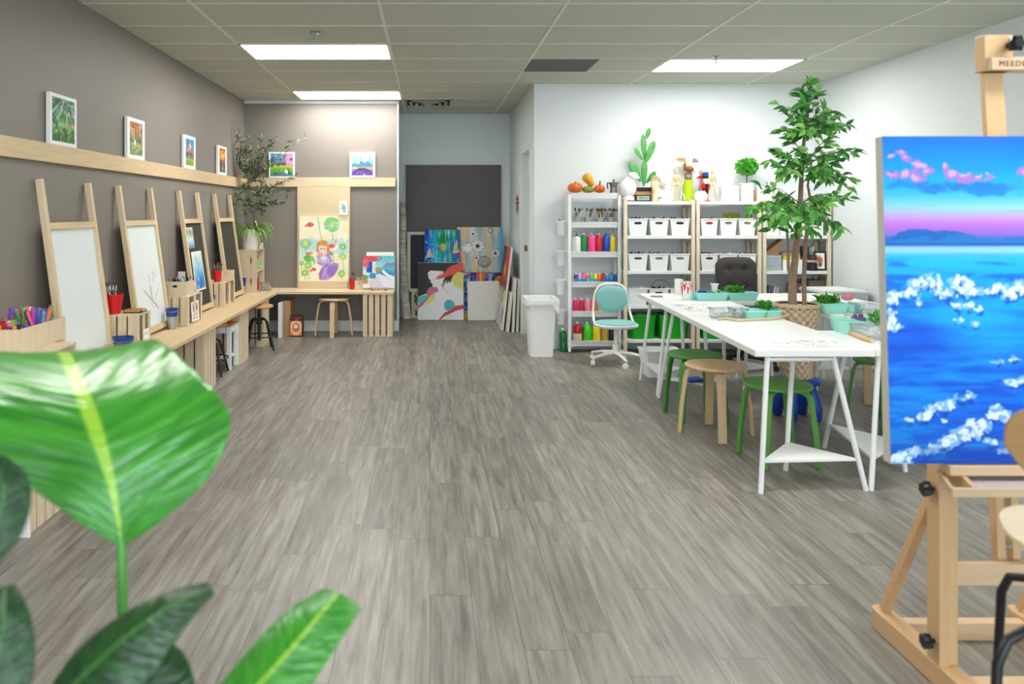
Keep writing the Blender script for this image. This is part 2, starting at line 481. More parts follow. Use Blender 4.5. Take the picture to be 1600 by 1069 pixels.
# ------------------------------------------------------------------ ceiling fittings
EM = bpy.data.materials.new('light_diffuser'); EM.use_nodes = True
_b = EM.node_tree.nodes['Principled BSDF']
_b.inputs['Base Color'].default_value = (.9, .9, .9, 1)
_b.inputs['Emission Color'].default_value = (1, .975, .93, 1); _b.inputs['Emission Strength'].default_value = PANEL
def ceiling_light(x, y, label):
    t = thing('ceiling_light', label, 'ceiling light', (x, y, H-.004), group='flat ceiling lights')
    w_, d_ = 1.2192, .6096
    f = MB()
    f.box(0, .02, 0, d_, -.006, 0).box(w_-.02, w_, 0, d_, -.006, 0).box(0, w_, 0, .016, -.006, 0).box(0, w_, d_-.016, d_, -.006, 0)
    part('frame', f, TBAR, t)
    part('diffuser', MB().box(.02, w_-.02, .016, d_-.016, -.004, 0), EM, t)
    return t
ceiling_light(gx[1], gy[15], 'bright flat ceiling light beside the larger round sprinkler, over the open floor')
ceiling_light(gx[1], gy[19], 'bright flat ceiling light close against the grey back wall')
ceiling_light(gx[4], gy[16], 'bright flat ceiling light above the white tables and leafy tree')
ceiling_light(gx[1], gy[8], 'flat ceiling light over the near part of the long bench')
ceiling_light(gx[4], gy[7], 'flat ceiling light near the shop window')
ceiling_light(gx[3], gy[10], 'added unseen flat ceiling light over the middle of the open floor')  # extra lamp out of view, added to brighten the floor and tables
# dark return grille tile
g = MB().box(.0, .6, .0, .59, -.004, 0)
for k in range(30): g.box(.01, .59, .01+.0193*k, .018+.0193*k, -.006, -.004)
tag(g.build('return_grille', mat('grille_grey', '77736D', .7), loc=(gx[3]+.012, gy[16]+.01, H-.004)), 'square dark grey return grille set in the ceiling', 'vent')
# supply diffuser of nested frames
t = thing('air_diffuser', 'square dark-slotted air diffuser in the ceiling before the alcove', 'vent', (gx[2]+.31, gy[20]+.305, H-.004))
fm = MB(); 
for k, (a, z) in enumerate(((.30, 0), (.23, -.012), (.16, -.02), (.09, -.026))):
    b_ = a - .035
    for s_ in (1, -1):
        fm.box(-a, a, min(s_*a, s_*b_), max(s_*a, s_*b_), z-.008, z)
        fm.box(min(s_*a, s_*b_), max(s_*a, s_*b_), -a, a, z-.008, z)
fm.box(-.04, .04, -.04, .04, -.03, -.024)
part('louvre', fm, mat('diffuser_beige', 'BDB8A8', .5), t)
part('duct_opening', MB().box(-.27, .27, -.27, .27, -.002, 0), mat('duct_dark', '2A2724', .8), t)
def sprinkler(x, y, s, label):
    t = thing('sprinkler', label, 'sprinkler', (x, y, H), group='fire sprinklers')
    part('escutcheon', MB().lathe([(.0, -.012), (.03*s, -.012), (.042*s, -.004), (.042*s, 0)], 24), CHROME, t)
    h = MB().lathe([(.008, -.05*s), (.008, -.012)], 10).lathe([(.0, -.062*s), (.02*s, -.06*s), (.02*s, -.056*s), (0, -.055*s)], 16)
    h.tube([(-.014*s, 0, -.012), (-.014*s, 0, -.045*s), (0, 0, -.056*s)], .003, 6).tube([(.014*s, 0, -.012), (.014*s, 0, -.045*s), (0, 0, -.056*s)], .003, 6)
    part('spray_head', h, ZINC, t)
p = P(493, 50, 5.91); sprinkler(p.x, 5.91, 1.1, 'metal sprinkler on the ceiling over the open floor')
sprinkler(XX(1116, 6.88), 6.84, 1, 'metal sprinkler on the ceiling beside the light over the tables')
# ------------------------------------------------------------------ display rails on the grey walls
def rail(name, label, p0, p1, ax):
    m = MB()
    if ax == 'y': m.box(XL, XL+.03, p0, p1, 1.735, 1.845); mm = PINEY
    else: m.box(p0, p1, YG-.03, YG, 1.752, 1.862); mm = PINEX
    return tag(m.build(name, mm, bev=.002), label, 'picture rail', 'pine picture rails')
rail('picture_rail', 'long pine board rail along the side grey wall, holding four small paintings', 1.2, YG-.031, 'y')
rail('picture_rail', 'shorter pine board rail on the back grey wall above the plywood panel', XL+.001, XA0-.02, 'x')

# ---- small white bordered paintings on the rails
def a_forest():
    a = Art(44, 50); a.grad([(0,'22502B'),(.3,'4F8F3C'),(.42,'A9CBA0'),(.5,'3F7A2E'),(.8,'1F5F38'),(1,'1A4A3A')])
    a.noise(9,12,'7FB23A',.5,.7,.8,3); a.noise(18,18,'F1F1EE',.62,.72,.7,8); a.noise(12,9,'12331F',.55,.7,.8,21)
    th = np.arctan2(1.05-a.v, .62-a.u); a.mix(sm(vnoise(th*4, a.v*0, 6, 1, 4), .5, .75)*sm(a.v,.38,.55)*.75, 'BFEAE0')
    a.ell(.72,.42,.07,.05,'C08A4A'); a.border(.09,.08); return a
def a_autumn():
    a = Art(36, 50); a.grad([(0,'4E7D5E'),(.25,'6FA45A'),(.38,'A9B34A'),(.42,'3C6E33'),(.7,'C98A2C'),(1,'B9623A')])
    a.noise(8,10,'C9A4C8',.55,.68,.8,4); a.noise(12,12,'D7B02A',.55,.7,.8,14); a.noise(9,14,'5A3B22',.6,.72,.7,31)
    for x in (.45,.6,.78): a.line([(x,.4),(x+.03,.95)],'8A4A22',.02)
    a.ell(.42,.4,.05,.08,'E8F4F8'); a.noise(6,26,'BFD6E6',.58,.66,.5,9); a.border(.13,.09); return a
def a_mount():
    a = Art(32, 46); a.grad([(0,'7AA63A'),(.28,'A8C24A'),(.36,'3E6B4A'),(.45,'5F7FA8'),(.62,'4FA6DC'),(1,'1E8FD6')])
    a.poly([(.1,.35),(.35,.62),(.5,.83),(.65,.7),(.95,.42),(.95,.35)],'B98A62',wob=.1); a.poly([(.5,.83),(.42,.68),(.55,.6),(.64,.7)],'F0D9B8')
    a.poly([(.1,.3),(.5,.42),(.95,.3),(.95,.4),(.6,.5),(.1,.45)],'4B5E8C',wob=.1); a.noise(10,10,'E3A8D8',.6,.68,.7,6); a.noise(14,10,'2F5F22',.6,.7,.7,16)
    a.border(.16,.09); return a
def a_sunset():
    a = Art(28, 44); a.grad([(0,'4A3A30'),(.2,'4F6F7A'),(.35,'7A4A2A'),(.6,'E8742A'),(.78,'F6A338'),(1,'C9401E')])
    a.ell(.5,.68,.22,.12,'FBC765',.5); a.noise(7,9,'5A2A1A',.55,.7,.8,7); a.line([(.5,.55),(.55,.1)],'A9D0E0',.03); a.border(.16,.08); return a
def a_cherry():
    a = Art(46, 48); a.grad([(0,'2E5A4A'),(.12,'4E9A48'),(.35,'6FB63A'),(.45,'D8C83A'),(.52,'2F5A34'),(.62,'6C8EC0'),(.8,'5FB4E4'),(1,'4A90C8')])
    a.ell(.85,.75,.3,.28,'E59AD0',.3,wob=.8); a.noise(14,14,'F3CDE8',.62,.7,.6,3)
    a.noise(8,7,'1F4A34',.58,.7,.8,13); a.ell(.68,.2,.07,.12,'F0F2F4',.2); a.poly([(.05,.0),(.95,.0),(.95,.12),(.4,.2),(.05,.1)],'5A7F90',wob=.15); a.border(.06,.06); return a
def a_lavender():
    a = Art(46, 46); a.grad([(0,'6A4FA0'),(.32,'8A6CC0'),(.36,'E0B05A'),(.4,'C89A50'),(.42,'3F6E44'),(.5,'4F8A68'),(.6,'7FB8D0'),(1,'A8D8EA')])
    a.noise(5,9,'E4F2F6',.5,.7,.6,12)
    a.poly([(.05,.46),(.25,.6),(.55,.8),(.75,.62),(.95,.5),(.95,.42),(.05,.42)],'4F88A8'); a.poly([(.55,.8),(.4,.66),(.5,.68),(.58,.58),(.72,.66)],'F2F6F8',wob=.05)
    a.poly([(.3,.62),(.42,.7),(.36,.55),(.25,.55)],'F2F6F8',wob=.05)
    for k in range(-4,5): a.line([(.5+k*.03,.36),(.5+k*.16,.02)],'4A3A80',.022)
    a.border(.07,.07); return a
def rail_painting(art, w_, h_, loc, rot, label):
    return tag(painted('framed_painting', art, w_, h_, .022, edge=WPLAST, loc=loc, rot=rot), label, 'painting', 'small white-bordered paintings on the rails')
for fn, y0, lab in ((a_forest, 4.60, 'small white-bordered painting of sun rays in a green forest'), (a_autumn, 5.78, 'small white-bordered painting of orange autumn trees by a stream'),
                    (a_mount, 7.11, 'small white-bordered painting of a brown mountain under blue sky'), (a_sunset, 8.25, 'small white-bordered painting of a glowing orange sunset')):
    a = fn(); a.c = a.c[:, :]
    rail_painting(a, .35, .305, (XL+.03, y0+.175, 1.845), (0, 0, PI/2), lab)
rail_painting(a_cherry(), .31, .31, (-1.80, YG-.035, 1.862), (0, 0, 0), 'small white-bordered painting of a pink cherry tree and meadow, behind the olive branches')
rail_painting(a_lavender(), .31, .31, (-.822, YG-.035, 1.862), (0, 0, 0), 'small white-bordered painting of a snowy mountain over lavender rows')

# ------------------------------------------------------------------ crates and the pine bench
BZ = .525          # bench height
XF = -1.76         # front edge of the long bench
def crate_end(name, label, w_, d_, h_, loc, rz=0, n_front=4, n_side=5, gap=.014, group='pine crates standing on end under the bench'):
    """crate on end: slats run upright; front faces -y, w along x, d along y"""
    t = thing(name, label, 'crate', loc, rz, group)
    e = MB().box(0, w_, 0, d_, 0, .014); part('end_board', e, CRATEX, t, bev=.001)
    e = MB().box(0, w_, 0, d_, h_-.014, h_); part('end_board', e, CRATEX, t, bev=.001)
    def slats(n, L): 
        s_ = (L - gap*(n-1)) / n
        return [(k*(s_+gap), k*(s_+gap)+s_) for k in range(n)]
    f = MB()
    for a, b_ in slats(n_side, w_): f.box(a, b_, -.009, 0, 0, h_)
    f.box(.01, .03, 0, .02, .014, h_-.014).box(w_-.03, w_-.01, 0, .02, .014, h_-.014)
    part('slatted_side', f, CRATE, t, bev=.001)
    f = MB()
    for a, b_ in slats(n_side, w_): f.box(a, b_, d_, d_+.009, 0, h_)
    part('slatted_side', f, CRATE, t, bev=.001)
    f = MB()
    for a, b_ in slats(n_front, d_-.001): f.box(w_, w_+.009, a, b_, 0, h_)
    part('slatted_bottom', f, CRATE, t, bev=.001)
    return t
labs = ['pine crate under the bench, closest to the big leaf plant', 'pine crate under the bench beside the orange stool, on its near side', 'pine crate with gapped slats under the bench, between orange stool and white side table',
        'pine crate under the bench beyond the white side table', 'pine crate under the bench, beside the corner']
for y0, lab in zip((3.50, 5.06, 6.25, 7.43, 8.42), labs):
    crate_end('pine_crate', lab, .40, .31, BZ-.033, (-2.20, y0, 0))
t = crate_end('pine_crate', 'five-slat pine crate on end under the back desk beside the alcove', .335, .40, BZ-.034, (-.78, 9.10, 0), 0, gap=.02)

def slab(name, label, x0, x1, y0, y1, z, th, m):
    mb = MB().box(x0, x1, y0, y1, z-th-.001, z-.001)
    return tag(mb.build(name, m, bev=.002), label, 'bench', 'pine benches')
slab('pine_bench', 'long pine bench top running along the side grey wall', XL+.001, XF, 2.6, YG-.002, BZ, .03, PINEY)
slab('pine_bench', 'pine desk top along the back grey wall, on one crate', XF+.001, XA0-.02, 9.06, YG-.002, BZ, .03, PINEX)

# ---- boards with two rails leaning on the wall
WB = mat('white_board', 'E9F1F2', .3)
CB = mat('chalk_board', '3A362E', .7, noise=.2, nscale=6)
def board_easel(y0, y1, board, label):
    t = thing('leaning_board', label, 'board easel', (-2.085, (y0+y1)/2, BZ+.004), group='tall framed boards leaning on the side wall')
    h_ = 1.627 - BZ; hw = (y1-y0)/2; top = -.15
    def X(z): return top * z / h_
    for s_ in (-1, 1):
        part('rail', MB().bar((X(.0)+.0, s_*(hw-.0175), 0), (X(h_), s_*(hw-.0175), h_), .038, .034, up=(0, 1, 0)), PINE, t, bev=.003)
    for nm, z0, z1 in (('crossbar', .81, .85), ('bottom_bar', .012, .055)):
        part(nm, MB().bar((X((z0+z1)/2), -hw+.035, (z0+z1)/2), (X((z0+z1)/2), hw-.035, (z0+z1)/2), .036, z1-z0, up=(-.15, 0, 1.1)), PINEY, t, bev=.002)
    b = MB().bar((X(.055)-.004, 0, .055), (X(.812)-.004, 0, .812), 2*hw-.066, .008, up=(1, 0, 0))
    part('board', b, board, t)
    return t
b1 = board_easel(4.47, 5.14, WB, 'tall white board in a pine frame leaning behind the near organiser and red bucket')
b2 = board_easel(5.60, 6.27, WB, 'tall white board with faint pink sketching in a pine frame')
b3 = board_easel(6.95, 7.53, CB, 'tall dark chalkboard in a pine frame with two pictures taped on')
b4 = board_easel(8.10, 8.74, CB, 'tall empty dark chalkboard in a pine frame nearest the corner')
# pink sketch on the second board: thin paint strokes on its face
def on_board(z, dy): return Vector((-.15*z/(1.627-BZ) + .0035, dy, z))
sk = MB(); rnd = random.Random(4)
for k in range(26):
    c = on_board(.20 + rnd.random()*.25, .02 + rnd.random()*.16); r_ = .012 + rnd.random()*.015
    a0 = rnd.random()*6
    sk.tube([c + Vector((-.0*0, r_*math.cos(a0+q*.9), r_*math.sin(a0+q*.9))) + Vector((-.15*r_*math.sin(a0+q*.9)/1.1,0,0)) for q in range(4)], .0010, 4)
part('sketch_strokes', sk, mat('pink_ink', 'E4BCD6', .6), b2)
sk = MB().tube([on_board(.33, -.10), on_board(.25, .03), on_board(.17, .16)], .0022, 4).tube([on_board(.36, .03), on_board(.24, .05)], .0015, 4)
part('ink_strokes', sk, mat('green_ink', '8FA08C', .6), b2)
def sheet(art, w_, h_, t, z, dy, nm, lab, tilt=0):
    g_ = on_board(z, dy); o = painted('picture', art, w_, h_, .003, edge=WPLAST)
    o.location = Vector((-2.085, t.location.y, BZ)) + g_ + Vector((.004, 0, 0)); o.rotation_euler = (-math.atan(.15/1.1), tilt, PI/2)
    return tag(o, lab, 'picture')
a = Art(20, 26, 'DCE8E4'); a.grad([(0,'5A88B8'),(.4,'DDE8E4'),(.7,'9FB89A'),(1,'D8D0B0')]); a.noise(5,5,'3F5F88',.5,.7,.8,2)
sheet(a, .20, .19, b3, .59, -.14, '', 'small blue and green landscape print taped high on the near chalkboard')
a = Art(26, 34); a.grad([(0,'1C5FB8'),(.3,'2A86D0'),(.6,'9FCDE8'),(1,'F4F4EE')]); a.noise(4,5,'FFFFFF',.5,.8,.7,4); a.line([(.3,.9),(.6,.6),(.5,.45)],'4F7FA8',.02); a.border(.08,.05,'F4EFE0')
sheet(a, .30, .36, b3, .20, -.02, '', 'larger blue gradient watercolour taped on the near chalkboard')

# ---- open pine box lying on the bench with things on it
def box_crate(label, x0, x1, y0, y1, z0, z1, hole='y', group='small pine crates standing on the bench'):
    """small crate, slats towards the camera, open lattice towards the room"""
    t = thing('small_crate', label, 'crate', (x0, y0, z0), 0, group)
    w_, d_, h_ = x1-x0, y1-y0, z1-z0
    part('top_board', MB().box(0, w_, 0, d_, h_-.012, h_), CRATEX, t, bev=.001)
    part('bottom_board', MB().box(0, w_, 0, d_, 0, .012), CRATEX, t, bev=.001)
    f = MB(); n = 4; s_ = (w_ - .012*(n-1)) / n
    for k in range(n): f.box(k*(s_+.012), k*(s_+.012)+s_, -.008, 0, 0, h_)
    part('slatted_side', f, CRATE, t, bev=.001)
    part('far_side', MB().box(0, w_, d_, d_+.008, 0, h_), CRATE, t)
    f = MB().box(w_, w_+.008, -.008, .03, 0, h_).box(w_, w_+.008, d_-.03, d_+.008, 0, h_).box(w_, w_+.008, d_*.42, d_*.56, .012, h_-.012)
    part('open_side', f, CRATE, t, bev=.001)
    return t
def handle_box(label, w_, d_, h_, loc, rz=0, hole=(.045, .02), hz=None, grooves=True, name='wooden_box', closed=True, group='slotted pine boxes', cat='box'):
    """box with a stadium hole in the face towards -y and one in +y"""
    t = thing(name, label, cat, loc, rz, group)
    hz = h_*.25 if hz is None else hz
    for nm, y in (('front_panel', -d_/2), ('back_panel', d_/2-.008)):
        part(nm, holed(MB(), w_, h_, .008, hole[0], hole[1], 0, hz, 0, TR(0, y, h_/2)), CRATE, t)
    for s_ in (-1, 1):
        m = MB(); n = 4; q = (d_-.016) / n
        for k in range(n): m.box(s_*(w_/2-.004)-.004, s_*(w_/2-.004)+.004, -d_/2+.008+k*q+.001, -d_/2+.008+(k+1)*q-.001, 0, h_)
        part('side_panel', m, CRATE, t)
    part('floor_panel', MB().box(-w_/2+.008, w_/2-.008, -d_/2+.008, d_/2-.008, 0, .008), CRATE, t)
    return t
# flat crate close to the plant, lying on its side on the bench
t = thing('small_crate', 'pine crate lying on the bench under the long marker organiser', 'crate', (-2.17, 3.15, BZ), group='small pine crates standing on the bench')
for k in range(5):
    pass
m = MB()
for k in range(4): m.box(.0+k*.097, .09+k*.097, 0, .82, .248, .26)
part('slatted_top', m, CRATE, t, bev=.001)
part('end_board', MB().box(0, .381, .806, .82, 0, .248), CRATEX, t); part('end_board', MB().box(0, .381, 0, .014, 0, .248), CRATEX, t)
m = MB()
for k in range(2): m.box(.372, .381, .014, .806, .0+k*.085, .075+k*.085)
part('slatted_side', m, PINEY, t)
ORG = handle_box('long pine organiser full of felt markers, on the crate by the plant', .26, .46, .11, (-2.03, 3.86, .786), 0, (.055, .024), hz=.018)
# markers
def marker(name, col, cat, L=.13, r_=.007, cap=True):
    t = thing(name, 'x', cat)
    m1 = mat('ink_' + col, col, .4)
    part('barrel', MB().lathe([(.001, 0), (r_*.95, .002), (r_*.95, L*.7), (.001, L*.7)], 8), WPLAST if cap == 'w' else m1, t)
    part('cap', MB().lathe([(r_*.9, L*.66), (r_*1.15, L*.66), (r_*1.1, L*.98), (.001, L)], 8), m1, t)
    return t
cols = ['6A2FA0','E8E8E8','2F6FC8','E85A2A','C8283C','1E9A58','F0B020','D83FA0','18181C','F08A30','2A3F9A','8AC83A','7A48B8','E86A8A','3FB8D0']
protos = {}
CNAME = {'6A2FA0':'purple','E8E8E8':'white','2F6FC8':'blue','E85A2A':'orange-red','C8283C':'red','1E9A58':'green','F0B020':'yellow','D83FA0':'pink','18181C':'black','F08A30':'orange','2A3F9A':'navy','8AC83A':'lime','7A48B8':'violet','E86A8A':'rose','3FB8D0':'turquoise','D8B070':'tan-handled','2A2420':'black-handled','E8D8B0':'cream-handled','3A6AB0':'blue-handled','B87A3A':'brown-handled','E8A0A0':'pink','F0D0B0':'peach','D85050':'red','F0B890':'apricot'}
def put_pens(n, cx, cy, rx, ry, z, label, group, L=.13, tilt=.35, seed=1, name='felt_marker', cat='marker', colset=cols, r_=.007, kind=None):
    rd = random.Random(seed)
    for k in range(n):
        c = colset[rd.randrange(len(colset))]; key = (name, c, L); lab2 = CNAME.get(c, 'plain') + ' ' + label
        ang = (rd.uniform(-tilt, tilt), rd.uniform(-tilt, tilt), rd.uniform(0, 6))
        loc = (cx + rd.uniform(-rx, rx), cy + rd.uniform(-ry, ry), z + rd.uniform(0, .012))
        if key not in protos:
            o = (kind or marker)(name, c, cat, L, r_); protos[key] = o
            o.location = loc; o.rotation_euler = ang; o['label'] = lab2; o['group'] = group
        else: dup(protos[key], loc, rot=ang, label=lab2, group=group)
put_pens(34, -2.03, 3.97, .10, .10, .80, 'felt marker standing in the long organiser near the leaf plant', 'markers in the long organiser', L=.155, seed=5)
put_pens(26, -2.03, 3.76, .10, .10, .80, 'felt marker lying low in the long organiser near the leaf plant', 'markers low in the long organiser', L=.105, tilt=.15, seed=6, name='capped_marker', r_=.010)

# crate between the first two boards, red bucket on it
box_crate('small pine crate with the nearer red bucket of brushes and a white card on it', -2.19, -1.93, 5.165, 5.39, BZ, BZ+.24)
t = thing('wooden_tray', 'small shallow wooden tray on the crate beside the nearer red bucket', 'tray', (-1.995, 5.31, BZ+.2405))
m = MB().box(-.06, .06, -.05, .05, 0, .006).box(-.06, .06, -.05, -.044, 0, .02).box(-.06, .06, .044, .05, 0, .02).box(-.06, -.054, -.05, .05, 0, .02).box(.054, .06, -.05, .05, 0, .02)
part('tray_body', m, BEECH, t)
def pail(label, x, y, z, r_, h_, m_low, m_up=None, group=None, split=.62, handle=True, cat='bucket', name='bucket'):
    t = thing(name, label, cat, (x, y, z), random.Random(label).random()*1.5, group)
    k = .74
    rad = lambda q: r_*(k + (1-k)*q)
    if m_up is None:
        part('pail_body', MB().lathe([(rad(0), 0), (rad(1), h_-.008), (rad(1)+.004, h_-.006), (rad(1)+.004, h_), (rad(1)-.003, h_), (rad(0)-.003, .004)], 28), m_low, t)
    else:
        part('pail_body', MB().lathe([(rad(0), 0), (rad(split), h_*split), (rad(split)-.004, h_*split), (rad(0)-.004, .004)], 28), m_low, t)
        part('collar', MB().lathe([(rad(split), h_*split-.001), (rad(1), h_-.008), (rad(1)+.005, h_-.005), (rad(1)+.005, h_), (rad(1)-.003, h_), (rad(split)-.003, h_*split)], 28), m_up, t)
    if handle:
        part('handle', MB().tube([(-r_-.003, 0, h_-.012), (-r_*.8, -r_*.75, h_-.02), (0, -r_*1.22, h_-.025), (r_*.8, -r_*.75, h_-.02), (r_+.003, 0, h_-.012)], .0018, 6), ZINC, t)
        for s_ in (-1, 1): part('ear', MB().box(s_*r_-.003, s_*r_+.003, -.01, .01, h_-.024, h_+.004), m_up or m_low, t)
    return t
def brush(name, col, cat, L=.2, r_=.004):
    t = thing(name, 'x', cat)
    part('handle', MB().lathe([(.0015, 0), (r_*.7, L*.1), (r_, L*.55), (r_*.75, L*.68)], 7), mat('brush_' + col, col, .4), t)
    part('ferrule', MB().lathe([(r_*.8, L*.66), (r_*1.1, L*.82)], 7), CHROME, t)
    part('bristles', MB().lathe([(r_*1.1, L*.82), (r_*1.5, L*.9), (.0008, L)], 7), mat('bristle', '5A4632', .8), t)
    return t
BC = ['D8B070', '2A2420', 'E8D8B0', '3A6AB0', 'B87A3A']
def brushes(n, x, y, z, r_, label, group, L=.2, tilt=.32, seed=1):
    put_pens(n, x, y, r_, r_, z, label, group, L=L, tilt=tilt, seed=seed, name='paint_brush', cat='paint brush', colset=BC, r_=.0045, kind=brush)
pail('nearer red bucket of brushes on the small crate beside the first white board', -2.11, 5.235, BZ+.2405, .058, .13, RED, group='red buckets', handle=False)
brushes(8, -2.11, 5.235, BZ+.25, .022, 'paint brush standing in the nearer red bucket', 'brushes in the nearer red bucket', L=.21, seed=3)
pail('steel pail with blue top band, nearest the leaf plant', -1.925, 4.92, BZ, .060, .135, ZINC, NAVY, 'blue-banded pails', .45)
a = Art(16, 20, 'F7F8F8')
for k in range(6): a.line([(.15, .8-k*.12), (.85, .8-k*.12)], 'B0B4B8', .012)
o = painted('note_card', a, .10, .11, .001, edge=WPLAST, loc=(-1.919, 5.30, BZ+.02), rot=(0, 0, PI/2)); tag(o, 'plain white card stuck on the crate under the nearer red bucket', 'card')

# crate pair between boards 2 and 3
box_crate('small pine crate with a red-lettered card, under the marker box', -2.2, -1.95, 6.30, 6.68, BZ, BZ+.24)
handle_box('pine marker box with black markers on the small crate between boards', .19, .24, .115, (-2.06, 6.45, BZ+.24), 0, (.04, .018), hz=.02)
put_pens(26, -2.06, 6.45, .075, .09, BZ+.255, 'marker standing in the box between the second white board and chalkboard', 'markers in the middle box', L=.12, tilt=.2, seed=9, colset=['18181C','2A3F9A','C8283C','1E9A58','E8E8E8','18181C','E85A2A'])
tag(MB().box(-.03, .03, -.002, .002, 0, .17).build('white_card', WPLAST, loc=(-2.08, 6.57, BZ+.25)), 'tall blank white card standing in the middle marker box', 'card')
pail('steel pail with blue top band beside the crate with the red-lettered card', -2.03, 6.17, BZ, .046, .16, ZINC, NAVY, 'blue-banded pails', .62)
a = Art(36, 44, 'F4F4F2'); a.poly([(.15,.45),(.85,.45),(.85,.92),(.15,.92)],'8A9AA8'); a.ell(.35,.65,.15,.15,'2F4F80'); a.ell(.66,.62,.13,.2,'B03A3A'); a.noise(6,6,'F4F4F2',.55,.65,.7,3)
for r0 in (.28, .12):
    x = .15
    while x < .85: a.line([(x, r0), (x, r0+.1)], 'C83A40', .016); x += .07
    a.line([(.15, r0+.05), (.85, r0+.05)], 'C83A40', .012)
o = painted('picture_card', a, .20, .16, .0015, edge=WPLAST, loc=(-1.94, 6.50, BZ+.02), rot=(-.06, 0, PI/2)); tag(o, 'small picture card with red lettering leaning on the middle crate', 'card')

# crate between boards 3 and 4
box_crate('small pine crate between the two chalkboards, below the farther red bucket', -2.2, -2.0, 7.61, 8.0, BZ, BZ+.235)
pail('farther red bucket of dark brushes on the crate between the chalkboards', -2.085, 7.68, BZ+.235, .042, .11, RED, group='red buckets', handle=False)
brushes(10, -2.085, 7.68, BZ+.25, .02, 'paint brush standing in the farther red bucket', 'brushes in the farther red bucket', L=.17, seed=8, tilt=.25)
handle_box('little pine box beside the farther red bucket', .09, .16, .10, (-2.03+.005, 7.86, BZ+.235), 0, (.02, .02), hz=.02)
pail('small steel pail with blue top band under the farther red bucket', -2.10, 7.562, BZ, .028, .115, ZINC, NAVY, 'blue-banded pails', .7, handle=False)

# corner: two stacked boxes open to the room
def corner_box(z, lab):
    t = thing('open_box', lab, 'box', (-2.24, 9.02, z), group='stacked open pine boxes in the corner')
    w_, d_, h_ = .25, .40, .242
    part('front_panel', holed(MB(), w_, h_, .01, .022, .075, .055, 0, 0, TR(w_/2, 0, h_/2)), CRATE, t)
    part('rear_panel', MB().box(0, w_, d_-.01, d_, 0, h_), CRATE, t)
    part('bottom_board', MB().box(0, w_, .01, d_-.01, 0, .01), CRATEX, t); part('top_board', MB().box(0, w_, .01, d_-.01, h_-.01, h_), CRATEX, t)
    part('back_board', MB().box(0, .01, .01, d_-.01, .01, h_-.01), CRATE, t)
    return t
corner_box(BZ, 'lower of the two pine boxes stacked in the bench corner')
corner_box(BZ+.242, 'upper of the two pine boxes stacked in the bench corner, under the spider plant')
pail('steel pail with blue band standing before the stacked corner boxes', -2.14, 8.90, BZ, .055, .17, ZINC, NAVY, 'blue-banded pails', .5, handle=False)
def bottle(name, label, x, y, z, r_, h_, m_body, m_cap, group=None, shoulder=.72, neck=.35, ribs=False, label_m=None, scale=1, capname='cap', pump=False):
    t = thing(name, label, 'paint bottle', (x, y, z), group=group)
    hs = h_*shoulder
    prof = [(r_*.3, 0), (r_*.92, .0), (r_, .006)]
    if ribs: prof += [(r_, hs*.42), (r_*.88, hs*.5), (r_*.88, hs*.56), (r_, hs*.64)]
    prof += [(r_, hs), (r_*.9, hs+(h_-hs)*.25), (r_*neck*1.25, hs+(h_-hs)*.62), (r_*neck, hs+(h_-hs)*.68), (.001, hs+(h_-hs)*.68)]
    part('bottle_body', MB().lathe(prof, 18), m_body, t)
    part(capname, MB().lathe([(r_*neck*1.2, hs+(h_-hs)*.62), (r_*neck*1.2, h_*.97), (r_*neck*.9, h_), (.001, h_)], 14), m_cap, t)
    if pump: part('spout', MB().tube([(0, 0, h_), (0, 0, h_+.03), (-.03, 0, h_+.03)], .004, 6), m_cap, t)
    if label_m: part('paper_label', MB().lathe([(r_+.0006, .012), (r_+.001, .013), (r_+.001, hs*.55), (r_+.0006, hs*.56)], 18), label_m, t)
    return t
def col(c, n=None, **k): return mat('paint_' + c, c, .3, coat=.3, **k)
bottle('bottle', 'green-tipped slim bottle inside the upper corner box', -2.03, 9.22, BZ+.253, .022, .14, col('9AC85A'), BLACKP)
bottle('bottle', 'dark small bottle inside the upper corner box', -2.03, 9.12, BZ+.253, .018, .16, col('3A2A2A'), BLACKP)
bottle('bottle', 'red squat bottle inside the lower corner box', -2.03, 9.16, BZ+.011, .03, .16, col('C0202A'), BLACKP)
bottle('bottle', 'black small bottle inside the lower corner box', -2.04, 9.26, BZ+.011, .022, .16, col('202024'), WPLAST)
tag(tub(MB(), .10, .12, .12, .14, .02, r=.02).build('mint_lid', MINT, loc=(-2.055, 9.33, BZ+.253)), 'mint plastic lid in the upper corner box', 'lid')  # loose plastic lid, shaped as a shallow tub
t = thing('plastic_jar', 'clear plastic tub of craft bits before the lower corner box', 'jar', (-1.92, 9.2, BZ))
part('jar_body', tub(MB(), .11, .13, .12, .14, .10, r=.02), CLEAR, t)
m = MB(); rd = random.Random(2)
for k in range(12): m.ball((rd.uniform(-.035,.035), rd.uniform(-.04,.04), .018+rd.random()*.05), .014, 8, 6)
o = m.build('craft_bits', mat('craft_mix', 'D8B080', .6), loc=(-1.92, 9.2, BZ+.004)); tag(o, 'beige craft bits heaped in the clear tub', 'craft bits', kind='stuff')

